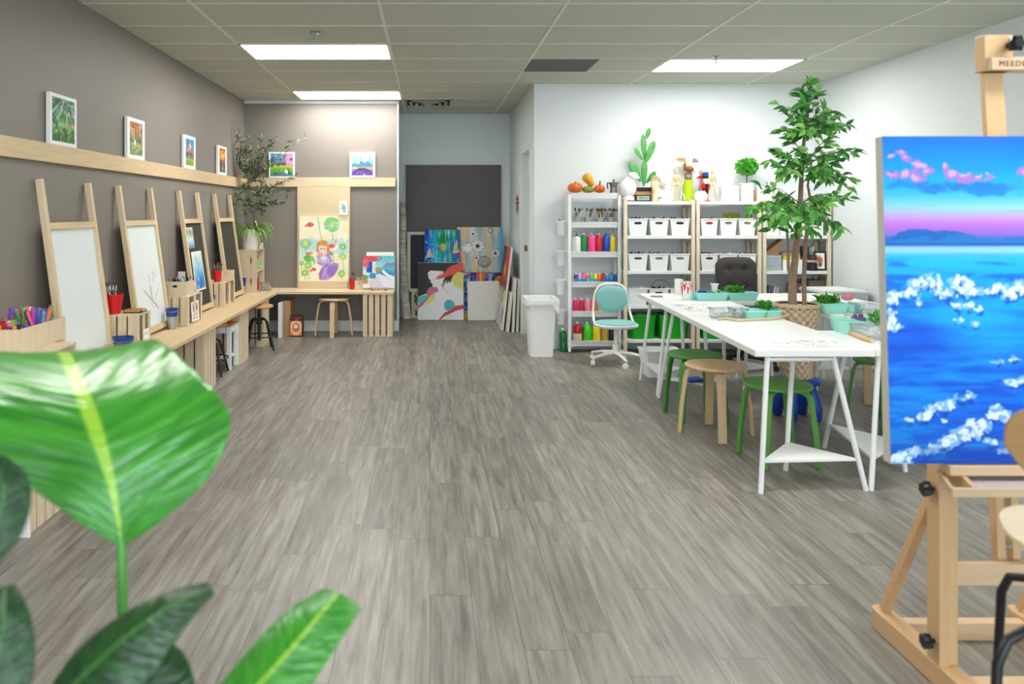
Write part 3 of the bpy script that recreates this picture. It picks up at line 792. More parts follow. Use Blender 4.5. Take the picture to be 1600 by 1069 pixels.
# spider plant
t = thing('spider_plant', 'spider plant with arching striped leaves in a white pot on the corner boxes', 'potted plant', (-2.09, 9.13, BZ+.484))
part('pot', MB().lathe([(.05, 0), (.082, .0), (.097, .23), (.09, .235), (.088, .19), (.04, .19)], 28), mat('stone_white', 'E4E2DC', .7), t)
part('soil', MB().lathe([(.001, .2), (.088, .2)], 20), mat('soil', '33261C', .9), t)
m = MB(); rd = random.Random(7)
for k in range(80):
    a = rd.uniform(0, 2*PI); L = rd.uniform(.18, .38); el = rd.uniform(.4, 1.3); w_ = .010
    if math.cos(a) < 0: L *= .7
    if math.sin(a) > .3 and math.cos(a) < -.2: L *= .5
    pts = []; q = Vector((math.cos(a)*.03, math.sin(a)*.03, .2)); dz_ = el
    for s_ in range(8):
        pts.append(q.copy()); q = q + Vector((math.cos(a)*math.cos(dz_), math.sin(a)*math.cos(dz_), math.sin(dz_))) * L/7; dz_ -= .30 + .1*rd.random()
    sd = Vector((-math.sin(a), math.cos(a), 0)); n0 = len(m.v); vs = []
    for i, p in enumerate(pts):
        ww = w_*math.sin(PI*(i+1.2)/9.2); vs += [p - sd*ww, p + Vector((0,0,-.002)), p + sd*ww]
    fs = []
    for i in range(7): fs += [(3*i,3*i+1,3*i+4,3*i+3), (3*i+1,3*i+2,3*i+5,3*i+4)]
    m.add(vs, fs, 0 if rd.random() < .7 else 1)
part('leaves', m, [leaf_mat('spider_leaf', '7CB83C', '4F9428', .4, 20), leaf_mat('spider_leaf_pale', 'B6DA6A', '86C04A', .4, 20)], t)

# olive tree in a woven pot
def twig_tree(stems, m, r0): 
    for pts, r_ in stems: m.tube(pts, [r_*(1-.7*i/(len(pts)-1)) for i in range(len(pts))], 6)
t = thing('olive_tree', 'slim artificial olive tree with grey-green leaves in the corner', 'tree', (-2.09, 9.33, BZ+.484))
part('woven_pot', MB().lathe([(.02, 0), (.05, 0), (.066, .03), (.074, .09), (.07, .15), (.062, .17), (.058, .16), (.05, .14), (.001, .14)], 20), mat('wicker_tan', 'CDB48A', .8, noise=.5, nscale=60, bump=.6), t)
O = Vector((-2.09, 9.33, BZ+.484))
def oc(px, py, Y): return P(px, py, Y) - O
stems = [([(0,0,.12), (.01,-.02,.3), oc(396,338,9.2), oc(398,318,9.15)], .011)]
tips = [(372,212,9.05),(366,232,8.95),(378,240,9.05),(384,262,9.1),(372,255,9.0),(392,235,9.2),(405,232,9.2),(414,238,9.2),(422,228,9.2),(418,255,9.2),(405,262,9.15),(398,280,9.15),(386,290,9.05),(410,286,9.2),
        (428,292,9.2),(440,300,9.2),(448,282,9.2),(441,236,9.25),(455,232,9.25),(426,318,9.15),(414,312,9.1),(376,300,8.95),(372,322,8.85),(384,332,8.95),(380,312,8.9),(400,304,9.1),(408,330,9.1),(436,316,9.2),(395,262,9.15), (412,300,9.1), (378, 226, 9.0), (366, 218, 8.95), (390, 250, 9.1), (402, 245, 9.15), (412, 268, 9.15), (388, 318, 9.0)]
lm = MB(); rd = random.Random(12); base = [oc(398,318,9.15), oc(397,300,9.15), oc(390,285,9.1)]
for tp in tips:
    e = oc(*tp); b = min(base, key=lambda q: (q-e).length)
    mid = (b+e)/2 + Vector((rd.uniform(-.02,.02), rd.uniform(-.02,.02), -.02))
    pts = [b, mid, e]; stems.append((pts, .005))
    for k in range(24):
        s_ = .3 + .65*k/15
        p = (b*(1-s_)**2 + mid*2*s_*(1-s_) + e*s_*s_) + Vector((rd.gauss(0,.006),)*3)
        d = Vector((rd.gauss(0,1), rd.gauss(0,.8), rd.gauss(.35,.8))) + (e-b).normalized()*.9
        lm.leaf(p, d, (rd.gauss(0,.8), -1+rd.gauss(0,.6), .6), rd.uniform(.05,.085), .020, rd.choice((0,0,1)), fold=.1)
m = MB(); twig_tree(stems, m, 1)
for q in (m, lm): q.v = [(max(x, XL+.036-O.x), min(y, 9.515-O.y), z) for x, y, z in q.v]
part('trunk', m, mat('grey_bark', '6E6252', .8, noise=.4, nscale=30), t)
part('foliage', lm, [leaf_mat('olive_leaf', '4A5A32', '2C3A20', .45, 25), leaf_mat('olive_leaf_pale', '8A9672', '66734F', .5, 25)], t)
tag(MB().box(-.03, .03, -.025, .025, 0, .07).build('white_box', WPLAST, loc=(-2.03, 9.385, BZ+.484), bev=.003), 'small white box behind the spider plant pot', 'box')

# ------------------------------------------------------------------ back desk
t = tag(MB().box(-.32, .32, 0, .012, 0, 1.225).build('plywood_board', wood('plywood', 'D9C6A2', .55, 'x', .2), loc=(-1.29, 9.49, BZ), rot=(-.022, 0, 0)), 'tall plain plywood panel standing on the back desk behind the girl painting', 'board')
def a_girl():
    a = Art(150, 190, 'F3EDCB'); a.noise(5,7,'F8F3DC',.4,.7,.9,3); a.noise(4,6,'F1E2A0',.55,.75,.6,8)
    a.poly([(0,.66),(1,.64),(1,.44),(.62,.42),(.3,.4),(0,.42)],'B8E0E4',.85,wob=.12); a.poly([(0,.42),(.35,.42),(.3,.25),(0,.3)],'CDE8DC',.7,wob=.15)
    for (u,v,r) in ((.66,.87,.155),):
        a.ell(u,v,r,r*.72,'6FC98A',.1,wob=.3); a.ell(u,v,r*.8,r*.6,'8FD69A',.3)
        for k in range(10): a.line([(u,v),(u+r*.9*math.cos(k*.63),v+r*.68*math.sin(k*.63))],'4FAE74',.006,.8)
        a.ell(u,v+.01,.05,.035,'C9E04A',.4)
    a.line([(.37,1),(.42,.75),(.46,.62)],'5FB070',.007); a.line([(.66,.77),(.70,.6),(.68,.4),(.72,.2)],'5FB070',.007)
    for (u,v,r,c2) in ((.13,.58,.12,'8ED0A8'),(.88,.53,.07,'7CC878'),(.88,.38,.075,'A6D87A'),(.86,.12,.08,'9CD070'),(.12,.13,.075,'8CC860'),(.18,.24,.08,'9AD080'),(.05,.28,.05,'7CC060')):
        a.ell(u,v,r,r*.68,c2,.2,wob=.4,seed=int(u*99)); a.ell(u,v,r*.4,r*.3,'E2E46A',.5)
        a.line([(u,v-r*.6),(u+.02,v-.2)],'6FB86A',.006)
    for (u,v,s_) in ((.22,.86,1),(.22,.42,.8),(.66,.53,.9),(.3,.17,.8)):
        a.ell(u,v,.14*s_,.055*s_,'FBF4F0',.3,wob=.7); a.ell(u+.0,v+.01,.07*s_,.035*s_,'E8604E',.2,wob=.8,seed=4); a.ell(u-.08*s_,v-.01,.03,.02,'EE8A6A',.3)
    a.poly([(.72,.6),(.76,.68),(.74,.55)],'E8604E')
    a.line([(.14,.44),(.28,.36),(.32,.28)],'4FA060',.012); a.ell(.2,.35,.1,.05,'5FB84A',.2,wob=.6)
    # figure in a purple dress
    a.poly([(.41,.02),(.40,.12),(.47,.22),(.50,.26),(.72,.285),(.80,.27),(.79,.19),(.72,.1),(.62,.03),(.5,.01)],'9A78CC'); a.poly([(.45,.03),(.5,.2),(.6,.25),(.55,.1)],'B79AE0')
    a.poly([(.37,.27),(.36,.38),(.42,.44),(.6,.44),(.68,.3),(.6,.26),(.45,.24)],'A98AD8'); a.poly([(.44,.3),(.5,.4),(.56,.3)],'C4AEEA')
    a.ell(.475,.545,.125,.085,'D98E4A',.08); a.poly([(.36,.54),(.35,.47),(.4,.44),(.42,.5)],'CF8444'); a.poly([(.57,.55),(.62,.48),(.68,.42),(.66,.39),(.58,.44),(.54,.5)],'CF8444')
    a.ell(.475,.505,.085,.062,'F7DCC8',.1); a.poly([(.38,.55),(.43,.6),(.52,.6),(.57,.53),(.5,.545),(.43,.54)],'DE9650')
    a.ell(.445,.50,.013,.012,'5A3A2A',.2); a.ell(.505,.50,.013,.012,'5A3A2A',.2)
    a.ell(.46,.42,.1,.028,'F7DCC8',.2); a.ell(.43,.41,.06,.03,'F0A8A8',.3); a.ell(.5,.36,.06,.03,'EFE2F4',.4)
    a.noise(7,9,'FBF6E4',.45,.75,.38,41); a.noise(16,20,'F8F2DC',.55,.75,.3,44); a.border(.012,.012,'F2EAC4'); return a
o = painted('lotus_girl_painting', a_girl(), .60, .785, .02, loc=(-1.29+.008, 9.462, BZ+.065+.02), rot=(-.03, 0, 0)); tag(o, 'watercolour of a girl in purple among lotus leaves and koi', 'painting')
tag(MB().box(-.29, .29, -.012, .012, 0, .085).build('support_block', PINEX, loc=(-1.29, 9.468, BZ)), 'low pine strip carrying the lotus girl painting on the desk', 'wooden strip')
a = Art(24, 30, 'EEF4F2'); a.ell(.5,.5,.3,.15,'8AB8D0',.3,wob=1); a.ell(.6,.25,.12,.07,'D05A5A',.3); a.ell(.3,.75,.15,.08,'B8D0A0',.4); a.ell(.55,.7,.1,.1,'7A9AB8',.3,.6)
o = painted('small_drawing', a, .10, .165, .012, edge=WPLAST, loc=(-1.045, 9.462, 1.41)); tag(o, 'small white drawing tile fixed high on the plywood panel', 'drawing')
pail('slim red pencil cup on the back desk beside the plywood panel', -.93, 9.33, BZ, .033, .125, RED, group='red buckets', handle=False)
brushes(7, -.93, 9.33, BZ+.01, .012, 'brush standing in the slim red cup on the back desk', 'brushes in the slim red cup', L=.19, seed=21, tilt=.16)
handle_box('small pine pencil box on the back desk by the seaside canvas', .12, .09, .105, (-.835, 9.34, BZ), 0, (.02, .015), hz=.02)
put_pens(14, -.835, 9.34, .045, .03, BZ+.012, 'coloured pencil standing in the pine box on the back desk', 'pencils in the pine box on the desk', L=.125, tilt=.08, seed=33, colset=['E8A0A0','F0D0B0','D85050','F0B890'], name='coloured_pencil', cat='pencil', r_=.005)
def a_greek():
    a = Art(84, 84, '9FE0E0'); a.grad([(0,'F0F0F0'),(.25,'BFE4F0'),(.4,'1F8FD0'),(.62,'58C0D8'),(.66,'A8E0E0'),(1,'5FCDD8')])
    a.poly([(.6,.66),(.78,.8),(.86,.76),(1,.82),(1,.64),(.6,.64)],'8F8FC8',wob=.03); a.noise(4,30,'8FD8EC',.55,.68,.6,3)
    a.poly([(0,0),(0,.96),(.38,.96),(.4,.55),(.45,.3),(.5,0)],'E9EEF4'); a.poly([(.12,.48),(.3,.48),(.3,.82),(.12,.84)],'1F5FC0')
    a.poly([(.2,.0),(.22,.25),(.5,.45),(.75,.35),(1,.28),(1,0)],'E4E8F4'); 
    for k in range(6): a.line([(.22,.04+k*.05),(.66-.03*k,.02+k*.055)],'B0A0C0',.012,.8)
    a.poly([(.6,.5),(.72,.38),(.98,.27),(1,.33),(.78,.44),(.62,.58)],'F8FAFC'); a.ell(.48,.56,.1,.06,'C8A040',.2,wob=.6); a.ell(.3,.38,.1,.08,'3F9FD8',.3); a.poly([(.22,.3),(.4,.3),(.4,.46),(.22,.46)],'3A9AD0')
    a.ell(.2,.92,.3,.1,'E05A60',.3,wob=1.4); a.ell(.1,.75,.1,.15,'E8707A',.3,wob=1.4); a.ell(.08,.2,.1,.08,'D88A6A',.2); a.ell(.06,.33,.1,.08,'5FA868',.3,wob=1); return a
o = painted('seaside_canvas', a_greek(), .375, .375, .018, loc=(-.605, 9.24, BZ+.027), rot=(-.07, 0, 0)); tag(o, 'square canvas of a white seaside stairway with a blue door', 'painting')
a = Art(30, 40, 'F6F8F8'); a.grad([(0,'58C8D8'),(.88,'48B8D8'),(.9,'FAFAFA'),(1,'FAFAFA')])
o = painted('beach_canvas', a, .33, .44, .018, loc=(-.60, 9.40, BZ), rot=(-.06, 0, 0)); tag(o, 'turquoise canvas mostly hidden behind the seaside stairway canvas', 'painting')
m = MB()
for x in (-.08, .08): m.box(x-.01, x+.01, -.07, .10, 0, .012).box(x-.01, x+.01, -.07, -.058, 0, .04)
m.box(-.09, .09, -.005, .02, .012, .026); tag(m.build('tabletop_stand', BEECH, loc=(-.60, 9.24, BZ)), 'little wooden stand under the seaside stairway canvas', 'stand')

# ---- bent plywood stool with four legs
def bent_stool(label, x, y, m_seat, m_leg, rz=.3, r_=.18, h_=.45, thk=.022, group='round bentwood stools', splay=.035):
    t = thing('round_stool', label, 'stool', (x, y, 0), rz, group)
    part('seat', MB().lathe([(.001, h_-thk), (r_-.006, h_-thk), (r_, h_-thk+.006), (r_, h_-.006), (r_-.006, h_), (.001, h_)], 40), m_seat, t)
    for k in range(4):
        a = PI/4 + k*PI/2; ca, sa = math.cos(a), math.sin(a); pts = []
        top = h_-thk-.011
        for rad, z in ((.06, top), (r_-.065, top), (r_-.035, top-.006), (r_-.014, top-.026), (r_-.004, top-.06), (r_+.004, top-.12), (r_+splay*.6, .18), (r_+splay, .001)):
            pts.append(Vector((rad*ca, rad*sa, z)))
        rings = []; sd = Vector((-sa, ca, 0))
        for i, p in enumerate(pts):
            d = (pts[min(i+1, 7)] - pts[max(i-1, 0)]).normalized(); nn = d.cross(sd).normalized(); ww = .029 if i < 5 else .026; tt = .010
            if i == 7: d = Vector((0,0,-1)); nn = Vector((ca, sa, 0)) * (1 if nn.dot(Vector((ca,sa,0))) > 0 else -1)
            rings.append([tuple(p + sd*ww*a1 + nn*tt*b1) for a1, b1 in ((1,1),(-1,1),(-1,-1),(1,-1))])
        part('leg', MB().loft(rings), m_leg, t, bev=.003, smooth=30)
    return t
bent_stool('round natural wood stool tucked under the back desk', (522-CX)*9.2/F, 9.18, BIRCHV, BIRCHV, PI/4+.02, h_=.44)
tag(MB().box(-.02, .02, -.2, .2, 0, .40).build('white_canvas_stack', WPLAST, loc=(-1.725, 9.2, 0), bev=.003), 'upright white slab stored in the corner under the back desk', 'panel')
tag(MB().box(-.035, .035, -.15, .15, 0, .41).build('cardboard_sheet', mat('kraft', 'B99066', .8), loc=(-1.665, 9.30, 0)), 'brown cardboard folder stored beside the white slab', 'folder')
t = thing('printed_bag', 'dark bag with an orange and white swirl print under the back desk', 'bag', (-1.55, 9.13, 0), 0)
m = MB().loft([rr(.15, .10, .03, z, cx=0) for z in (0, .01)] + [rr(.155, .11, .03, .1), rr(.15, .08, .02, .22), rr(.15, .012, .005, .25)])
part('bag_body', m, mat('bag_dark', '3A2C2A', .6, noise=.4, nscale=20), t)
a = Art(40, 40, 'D8784A'); a.ell(.5,.45,.45,.42,'F0D8B8',.1); a.ell(.5,.45,.3,.26,'D86A3A',.2,wob=.6); a.ell(.48,.5,.18,.12,'F4E8D8',.2,wob=.8); a.poly([(0,.8),(1,.8),(1,1),(0,1)],'3A2A28'); a.ell(.6,.9,.2,.06,'C83030',.3,wob=.8)
painted('printed_front', a, .14, .21, .003, parent=t, edge=BLACKP, loc=(0, -.060, .015))

# ------------------------------------------------------------------ seats and table along the bench
t = thing('small_stool', 'small round orange stool between crates under the long bench', 'stool', (-1.94, 5.72, 0))
part('seat', MB().lathe([(.001, .285), (.12, .285), (.13, .295), (.13, .305), (.12, .31), (.001, .31)], 30), ORANGE, t)
for k in range(4):
    a = PI/4 + k*PI/2; part('leg', MB().tube([(.08*math.cos(a), .08*math.sin(a), .286), (.11*math.cos(a), .11*math.sin(a), 0)], .014, 8), ORANGE, t)
def industrial_stool(label, x, y, h_, r_, rz):
    t = thing('swivel_stool', label, 'stool', (x, y, 0), rz, 'black-legged round stools')
    part('seat', MB().lathe([(.001, h_-.028), (r_-.01, h_-.028), (r_, h_-.02), (r_, h_-.008), (r_-.008, h_), (.001, h_)], 32), BEECHY, t)
    part('screw_post', MB().lathe([(.018, .10), (.018, h_-.03)], 12).lathe([(.03, h_-.20), (.03, h_-.14)], 14).lathe([(.07, h_-.034), (.07, h_-.028)], 16), BLACK, t)
    for k in range(4):
        a = PI/4 + k*PI/2; c, s_ = math.cos(a), math.sin(a)
        part('leg', MB().tube([(.02*c, .02*s_, h_-.15), (.07*c, .07*s_, h_-.145), (.105*c, .105*s_, h_-.17), (.125*c, .125*s_, h_-.22), (.195*c, .195*s_, .005)], .010, 8), BLACK, t)
    q = [(.163*math.cos(i*PI/12), .163*math.sin(i*PI/12), .15) for i in range(25)]
    part('foot_ring', MB().tube(q, .006, 6), BLACK, t)
    return t
industrial_stool('black-legged round wooden stool beside the white side table', -1.96, 6.97, .455, .155, .05)
industrial_stool('black-legged round wooden stool tucked in near the corner of the benches', -1.79, 8.22, .47, .145, .3)
t = thing('side_table', 'small white side table with a ball on top under the bench', 'side table', (-1.985, 7.27, 0))
WSH = WHITE
part('tabletop', MB().box(-.17, .17, -.14, .14, .395, .415), BEECHY, t, bev=.002)
part('apron', MB().box(-.165, .165, -.135, -.12, .34, .395).box(-.165, .165, .12, .135, .34, .395).box(-.165, -.15, -.12, .12, .34, .395).box(.15, .165, -.12, .12, .34, .395), WSH, t)
for sx in (-1, 1):
    for sy in (-1, 1): part('leg', MB().box(sx*.155-.02, sx*.155+.02, sy*.125-.02, sy*.125+.02, 0, .395), WSH, t, bev=.003)
part('lower_shelf', MB().box(-.15, .15, -.12, .12, .10, .12), WSH, t)
tag(MB().ball((0,0,.045), .045).build('yellow_ball', mat('ball_yellow', 'E8C81E', .5), loc=(-1.90, 7.18, .415)), 'yellow ball on the white side table under the bench', 'ball')
tag(MB().ball((0,0,.047), .047).build('orange_ball', mat('ball_orange', 'E0562A', .5), loc=(-1.875, 7.285, .415)), 'orange-red ball behind the yellow ball on the side table', 'ball')
m = MB()
for k in range(4): m.box(-.09+k*.012, .08-k*.01, -.08, .08, k*.022, k*.022+.02)
tag(m.build('magazines', mat('magazine_red', 'B86A6A', .5, noise=.8, nscale=14), loc=(-2.0, 7.27, .1215)), 'reddish magazines lying on the lower shelf of the side table', 'magazines', kind='stuff')
# white step stool close to the plant
t = thing('step_stool', 'white plastic step stool with arched sides under the near bench end', 'step stool', (-1.95, 3.35, 0))
part('step', MB().loft([rr(.32, .24, .03, .30), rr(.32, .24, .03, .325)]), WPLAST, t)
for sy in (-1, 1):
    y = sy*.13
    m = MB(); T_ = Matrix(((1,0,0,0),(0,0,1,y),(0,1,0,0),(0,0,0,1)))
    arch = [(-.175, 0), (-.13, 0), (-.11, .09), (-.06, .13), (0, .14), (.06, .13), (.11, .09), (.13, 0), (.175, 0), (.155, .30), (-.155, .30)]
    m.add([(x, y-.008, z) for x, z in arch] + [(x, y+.008, z) for x, z in arch], [tuple(range(11)), tuple(range(21, 10, -1))] + [((i+1) % 11, i, 11+i, 11+(i+1) % 11) for i in range(11)])
    part('leg_panel', m, WPLAST, t)
# ------------------------------------------------------------------ alcove
m = MB().box(-.335, .98, YA-.030, YA-.018, .02, 2.095)
for k in range(66): m.box(-.335+.02*k-.003*0, -.335+.02*k+.009, YA-.040, YA-.030, .02, 2.095)
tag(m.build('ribbed_panel', mat('dark_ribbed', '6E6A6B', .6, noise=.15, nscale=4)), 'large dark grey ribbed panel on the alcove wall behind the canvases', 'panel')
def lean(o_name, art, w_, h_, x, y, z, lab, th=.03, tilt=None, cat='painting', ry=0, grp=None, edge=None):
    tilt = tilt if tilt is not None else .05
    o = painted(o_name, art, w_, h_, th, edge=edge, loc=(x, y, z), rot=(-tilt, ry, 0))
    return tag(o, lab, cat, grp)
def wpx(a, b, Y): return abs(b-a)*Y/F
# birch branch
t = thing('birch_branch', 'tall pale birch trunk leaning in the alcove corner', 'birch branch', (-.315, 10.60, 0))
pts = [Vector((0,0,0)), Vector((-.018,.03,.3)), Vector((-.042,.06,.65)), Vector((-.058,.09,1.0)), Vector((-.045,.11,1.3)), Vector((-.062,.13,1.58))]
bk = mat('birch_bark', 'F0EBE0', .8, noise=.8, nscale=4, stretch=(2, 2, 9), bump=.4, dark=.35)
part('trunk', MB().tube(pts, [.062,.052,.047,.045,.040,.037], 14), bk, t)
part('branch_stub', MB().tube([(-.03,0,.35), (.02,-.03,.52), (-.01,-.05,.62)], [.014,.009,.006], 8), bk, t)
part('branch_stub', MB().tube([(-.04,0,.20), (-.08,-.05,.40), (-.05,-.06,.55)], [.014,.01,.006], 8), bk, t)
part('root_twig', MB().tube([(.0,-.03,.06), (.07,-.06,.05), (.13,-.08,.02)], [.012,.01,.006], 8), bk, t)
# framed blackboard
t = thing('framed_blackboard', 'navy blackboard in a pale wood frame behind the canvases', 'blackboard', (.06, 10.705, .0), rot=(-.055, 0, 0))
x0, x1, z0, z1 = -.375, .375, .36, 1.175
m = MB().box(x0, x1, 0, .02, z1-.04, z1).box(x0, x1, 0, .02, z0, z0+.04).box(x0, x0+.045, 0, .02, z0+.04, z1-.04).box(x1-.045, x1, 0, .02, z0+.04, z1-.04)
part('frame', m, PALE, t); part('slate', MB().box(x0+.045, x1-.045, .006, .014, z0+.04, z1-.04), mat('navy_slate', '23243A', .6), t)
part('strut', MB().box(x0+.06, x0+.085, .002, .018, 0, z0), PALE, t); part('strut', MB().box(x1-.085, x1-.06, .002, .018, 0, z0), PALE, t)
a = Art(30, 50, 'E8DCC8'); a.noise(4,6,'4A7A3A',.4,.55,1,2); a.noise(9,10,'E0B83A',.55,.62,1,6); a.noise(8,7,'22402A',.55,.65,1,9); a.border(.08,.05,'D8CDB8')
lean('garden_canvas', a, .17, .37, -.15, 10.67, 0, 'narrow green and yellow floral canvas beside the birch trunk foot', .02, .04)
def a_abstract():
    a = Art(80, 110, '1F8FB0'); u = a.u
    a.c = (np.stack([np.interp(u.ravel(), [0,.12,.35,.5,.62,.8,1], C3[:, k]).reshape(u.shape) for k in range(3)], -1))
    a.noise(14,3,'1E6FD0',.5,.65,.7,2); a.noise(18,3,'8FE0D0',.6,.72,.7,5); a.ell(.5,.80,.16,.12,'0E8A4A',.3,wob=.6); a.noise(22,2.2,'D8F4E4',.68,.76,.6,15)
    a.poly([(0,0),(0,1),(.12,1),(.1,.5),(.2,.2),(.3,0)],'2030A8',.7,wob=.1)
    a.ell(.52,.62,.09,.08,'C8D82A',.15,wob=.4); a.ell(.43,.57,.05,.035,'A83A6A',.2,wob=.5); a.poly([(.78,.5),(.9,.78),(1,.5)],'D8C09A',1,wob=.05); a.poly([(.03,.4),(.13,.62),(.25,.4)],'E0BCC0',1,wob=.05)
    a.ell(.95,.44,.06,.05,'9A2A9A',.2); m_ = (vnoise(a.u, a.v, 40, 40, 8) > .72) & (a.u < .5) & (a.v < .9); a.mix(m_*.8, '40D8F0'); a.noise(5,5,'3A58C8',.62,.75,.6,30)
    return a
C3 = np.array([C('1A2AA0'), C('2A6AD8'), C('28B8D0'), C('1FA080'), C('3FC8B8'), C('0F8A88'), C('2E6A9A')])
lean('abstract_canvas', a_abstract(), .48, .62, .165, 10.60, .585, 'blue and teal abstract canvas above the hat silhouette painting')
def a_flowers():
    a = Art(130, 130, 'B8BFC0'); a.noise(9,2,'D8DCDC',.4,.65,1,1); a.noise(8,1.6,'E8C088',.52,.66,.9,4); a.noise(10,2.5,'98B8C4',.55,.7,.8,9)
    a.mix(sm(a.u,.86,1)*.9,'3A9ACC'); a.mix(sm(a.u,.55,.7)*(1-sm(a.u,.68,.8))*.5,'F0C070'); 
    def flower(u,v,r,op=1,pet=9,dark='33302E'):
        for k in range(pet):
            th = k*2*PI/pet+u*9; a.ell(u+r*.58*math.cos(th), v+r*.52*math.sin(th), r*.42, r*.34, 'EDEEEE', .12, op); a.ring(u+r*.58*math.cos(th), v+r*.52*math.sin(th), r*.42, r*.34, dark, .10, .6)
        a.ell(u,v,r*.25,r*.22,'3A2E2A',.6)
    flower(.45,.58,.16); flower(.22,.54,.13,1,7); a.ell(.22,.53,.07,.05,'F0F0F0',.1); flower(.35,.85,.09,.9,6); flower(.84,.42,.11,.6,7)
    a.ring(.6,.23,.13,.12,'4A4644',.09); a.ring(.6,.22,.09,.08,'4A4644',.12); a.ring(.61,.2,.05,.05,'4A4644',.2); a.ell(.6,.24,.12,.11,'A8ACAC',.2,.4); flower(.42,.32,.08,.4,6)
    a.ring(.73,.93,.055,.05,'4A4644',.14); a.line([(.75,.88),(.80,.6),(.78,.5)],'5A5654',.005); a.line([(.6,.12),(.57,0)],'5A5654',.005); a.line([(.66,.12),(.68,0)],'5A5654',.005); a.line([(.45,.25),(.47,.0)],'6A6664',.005)
    return a
lean('flower_canvas', a_flowers(), .615, .615, XX(750,10.65), 10.665, .6255, 'pale canvas with black-outlined white flowers, on top of the blue one', .035)
def a_folk():
    a = Art(100, 110, '1E38A8'); a.noise(30,30,'5A8AE0',.58,.66,.9,3); a.noise(12,12,'101A60',.58,.7,.8,8)
    a.ell(.35,.93,.13,.17,'E86A4A',.08); a.ell(.35,.93,.03,.15,'F0B060',.3); 
    for k in range(4): a.line([(.56,.97-k*.05),(.64,.97-k*.05)],'F4F4F4',.01)
    a.ell(.86,.80,.15,.14,'F07A2A',.06); a.ring(.86,.80,.17,.16,'101030',.1); a.ell(.85,.82,.04,.04,'B03A1A',.3); a.ring(.9,.83,.3,.24,'9FC8D8',.06); a.ell(.9,.55,.05,.05,'D8283A',.1); a.ell(.9,.44,.04,.04,'F0F0F0',.1)
    a.ell(.9,.32,.07,.08,'E8A83A',.2,wob=.5); a.noise(20,20,'E8D040',.7,.74,.8,19); return a
lean('folk_art_canvas', a_folk(), .50, .62, XX(765,10.62)-.04, 10.655, 0, 'dark blue folk-style canvas with an orange round face, behind the blank canvas', .02, .04)
a = Art(16, 90, '1E58B0'); a.noise(3,20,'30A8D8',.5,.6,1,3); a.noise(3,24,'E8C83A',.62,.66,1,8); a.noise(3,18,'D8384A',.66,.7,1,18); a.noise(3,26,'F4F4F4',.68,.72,1,28); a.mix((a.v<.13)*1.0,'D8B050')
lean('narrow_canvas', a, .14, .62, XX(727,10.58), 10.61, 0, 'narrow blue patterned canvas strip beside the hat silhouette painting', .02, .035)
def a_hat():
    a = Art(170, 190, 'F0F2F4')
    a.poly([(0,1),(1,1),(1,.93),(.88,.83),(.8,.80),(.72,.74),(.64,.70),(.58,.66),(.5,.60),(.3,.54),(.22,.50),(.2,.46),(0,.40)],'3F3A3B')
    a.poly([(.58,.72),(.62,.80),(.72,.84),(.8,.82),(.9,.84),(1,.86),(1,.78),(.9,.76),(.75,.67),(.62,.62),(.56,.64)],'3F3A3B')
    a.ell(.38,.80,.17,.055,'F2F3F4',.05,wob=.3); a.poly([(.22,.82),(.28,.86),(.55,.85),(.6,.76),(.56,.68),(.3,.68),(.24,.72)],'F2F3F4')
    a.poly([(.3,.70),(.55,.70),(.56,.60),(.44,.55),(.30,.58),(.33,.60),(.31,.64),(.27,.66)],'F2F3F4')
    a.poly([(.17,.66),(.4,.72),(.52,.82),(.6,.78),(.7,.82),(.8,.87),(.9,.86),(1,.86),(1,1),(.93,1),(.84,.97),(.74,.95),(.66,.90),(.58,.82),(.45,.78),(.38,.72)],'E8605A')
    a.poly([(.60,.82),(.72,.94),(.8,.95),(.92,1),(1,1),(1,.86),(.6,.74),(.4,.70),(.45,.76)],'E8605A')
    a.poly([(.72,.68),(.78,.78),(.88,.84),(1,.82),(1,.52),(.9,.56),(.8,.58)],'E6DC7A'); a.poly([(.5,.62),(.62,.66),(.64,.56),(.58,.52)],'D88A8A'); a.poly([(.55,.58),(.68,.58),(.67,.46)],'EADF86')
    a.poly([(.2,.50),(.26,.57),(.42,.57),(.46,.50),(.36,.46),(.28,.42),(.2,.34),(.12,.26),(0,.18),(0,.26),(.12,.32),(.2,.4)],'D07A94')
    a.poly([(0,.40),(.22,.44),(.2,.38),(.1,.30),(0,.28)],'6FC8CC'); a.poly([(.28,.43),(.38,.45),(.36,.36),(.25,.28),(.12,.24),(.2,.32)],'EADF86')
    a.ell(.69,.25,.115,.1,'58B8C6',.03); a.poly([(.46,0),(.58,.12),(.72,.17),(.82,.24),(1,.26),(1,.19),(.84,.16),(.7,.10),(.58,.06),(.5,0)],'D8465A')
    for k in range(4): a.poly([(.56+k*.05,.55),(.62+k*.05,.70-k*.01),(.66+k*.05,.5)],'F2F3F4')
    a.noise(18,8,'D8DCE4',.6,.7,.5,4) if False else None
    return a
lean('hat_silhouette_canvas', a_hat(), .615, .765, XX(688.5,10.53), 10.53, 0, 'flat-colour canvas of a white silhouette in a red-brimmed hat', .03, .045)
a = Art(8, 8, 'E9E8E2')
lean('blank_canvas', a, .425, .52, XX(756,10.50), 10.49, 0, 'blank white canvas leaning in front of the folk-style canvas', .025, .06, cat='canvas', ry=-.015)
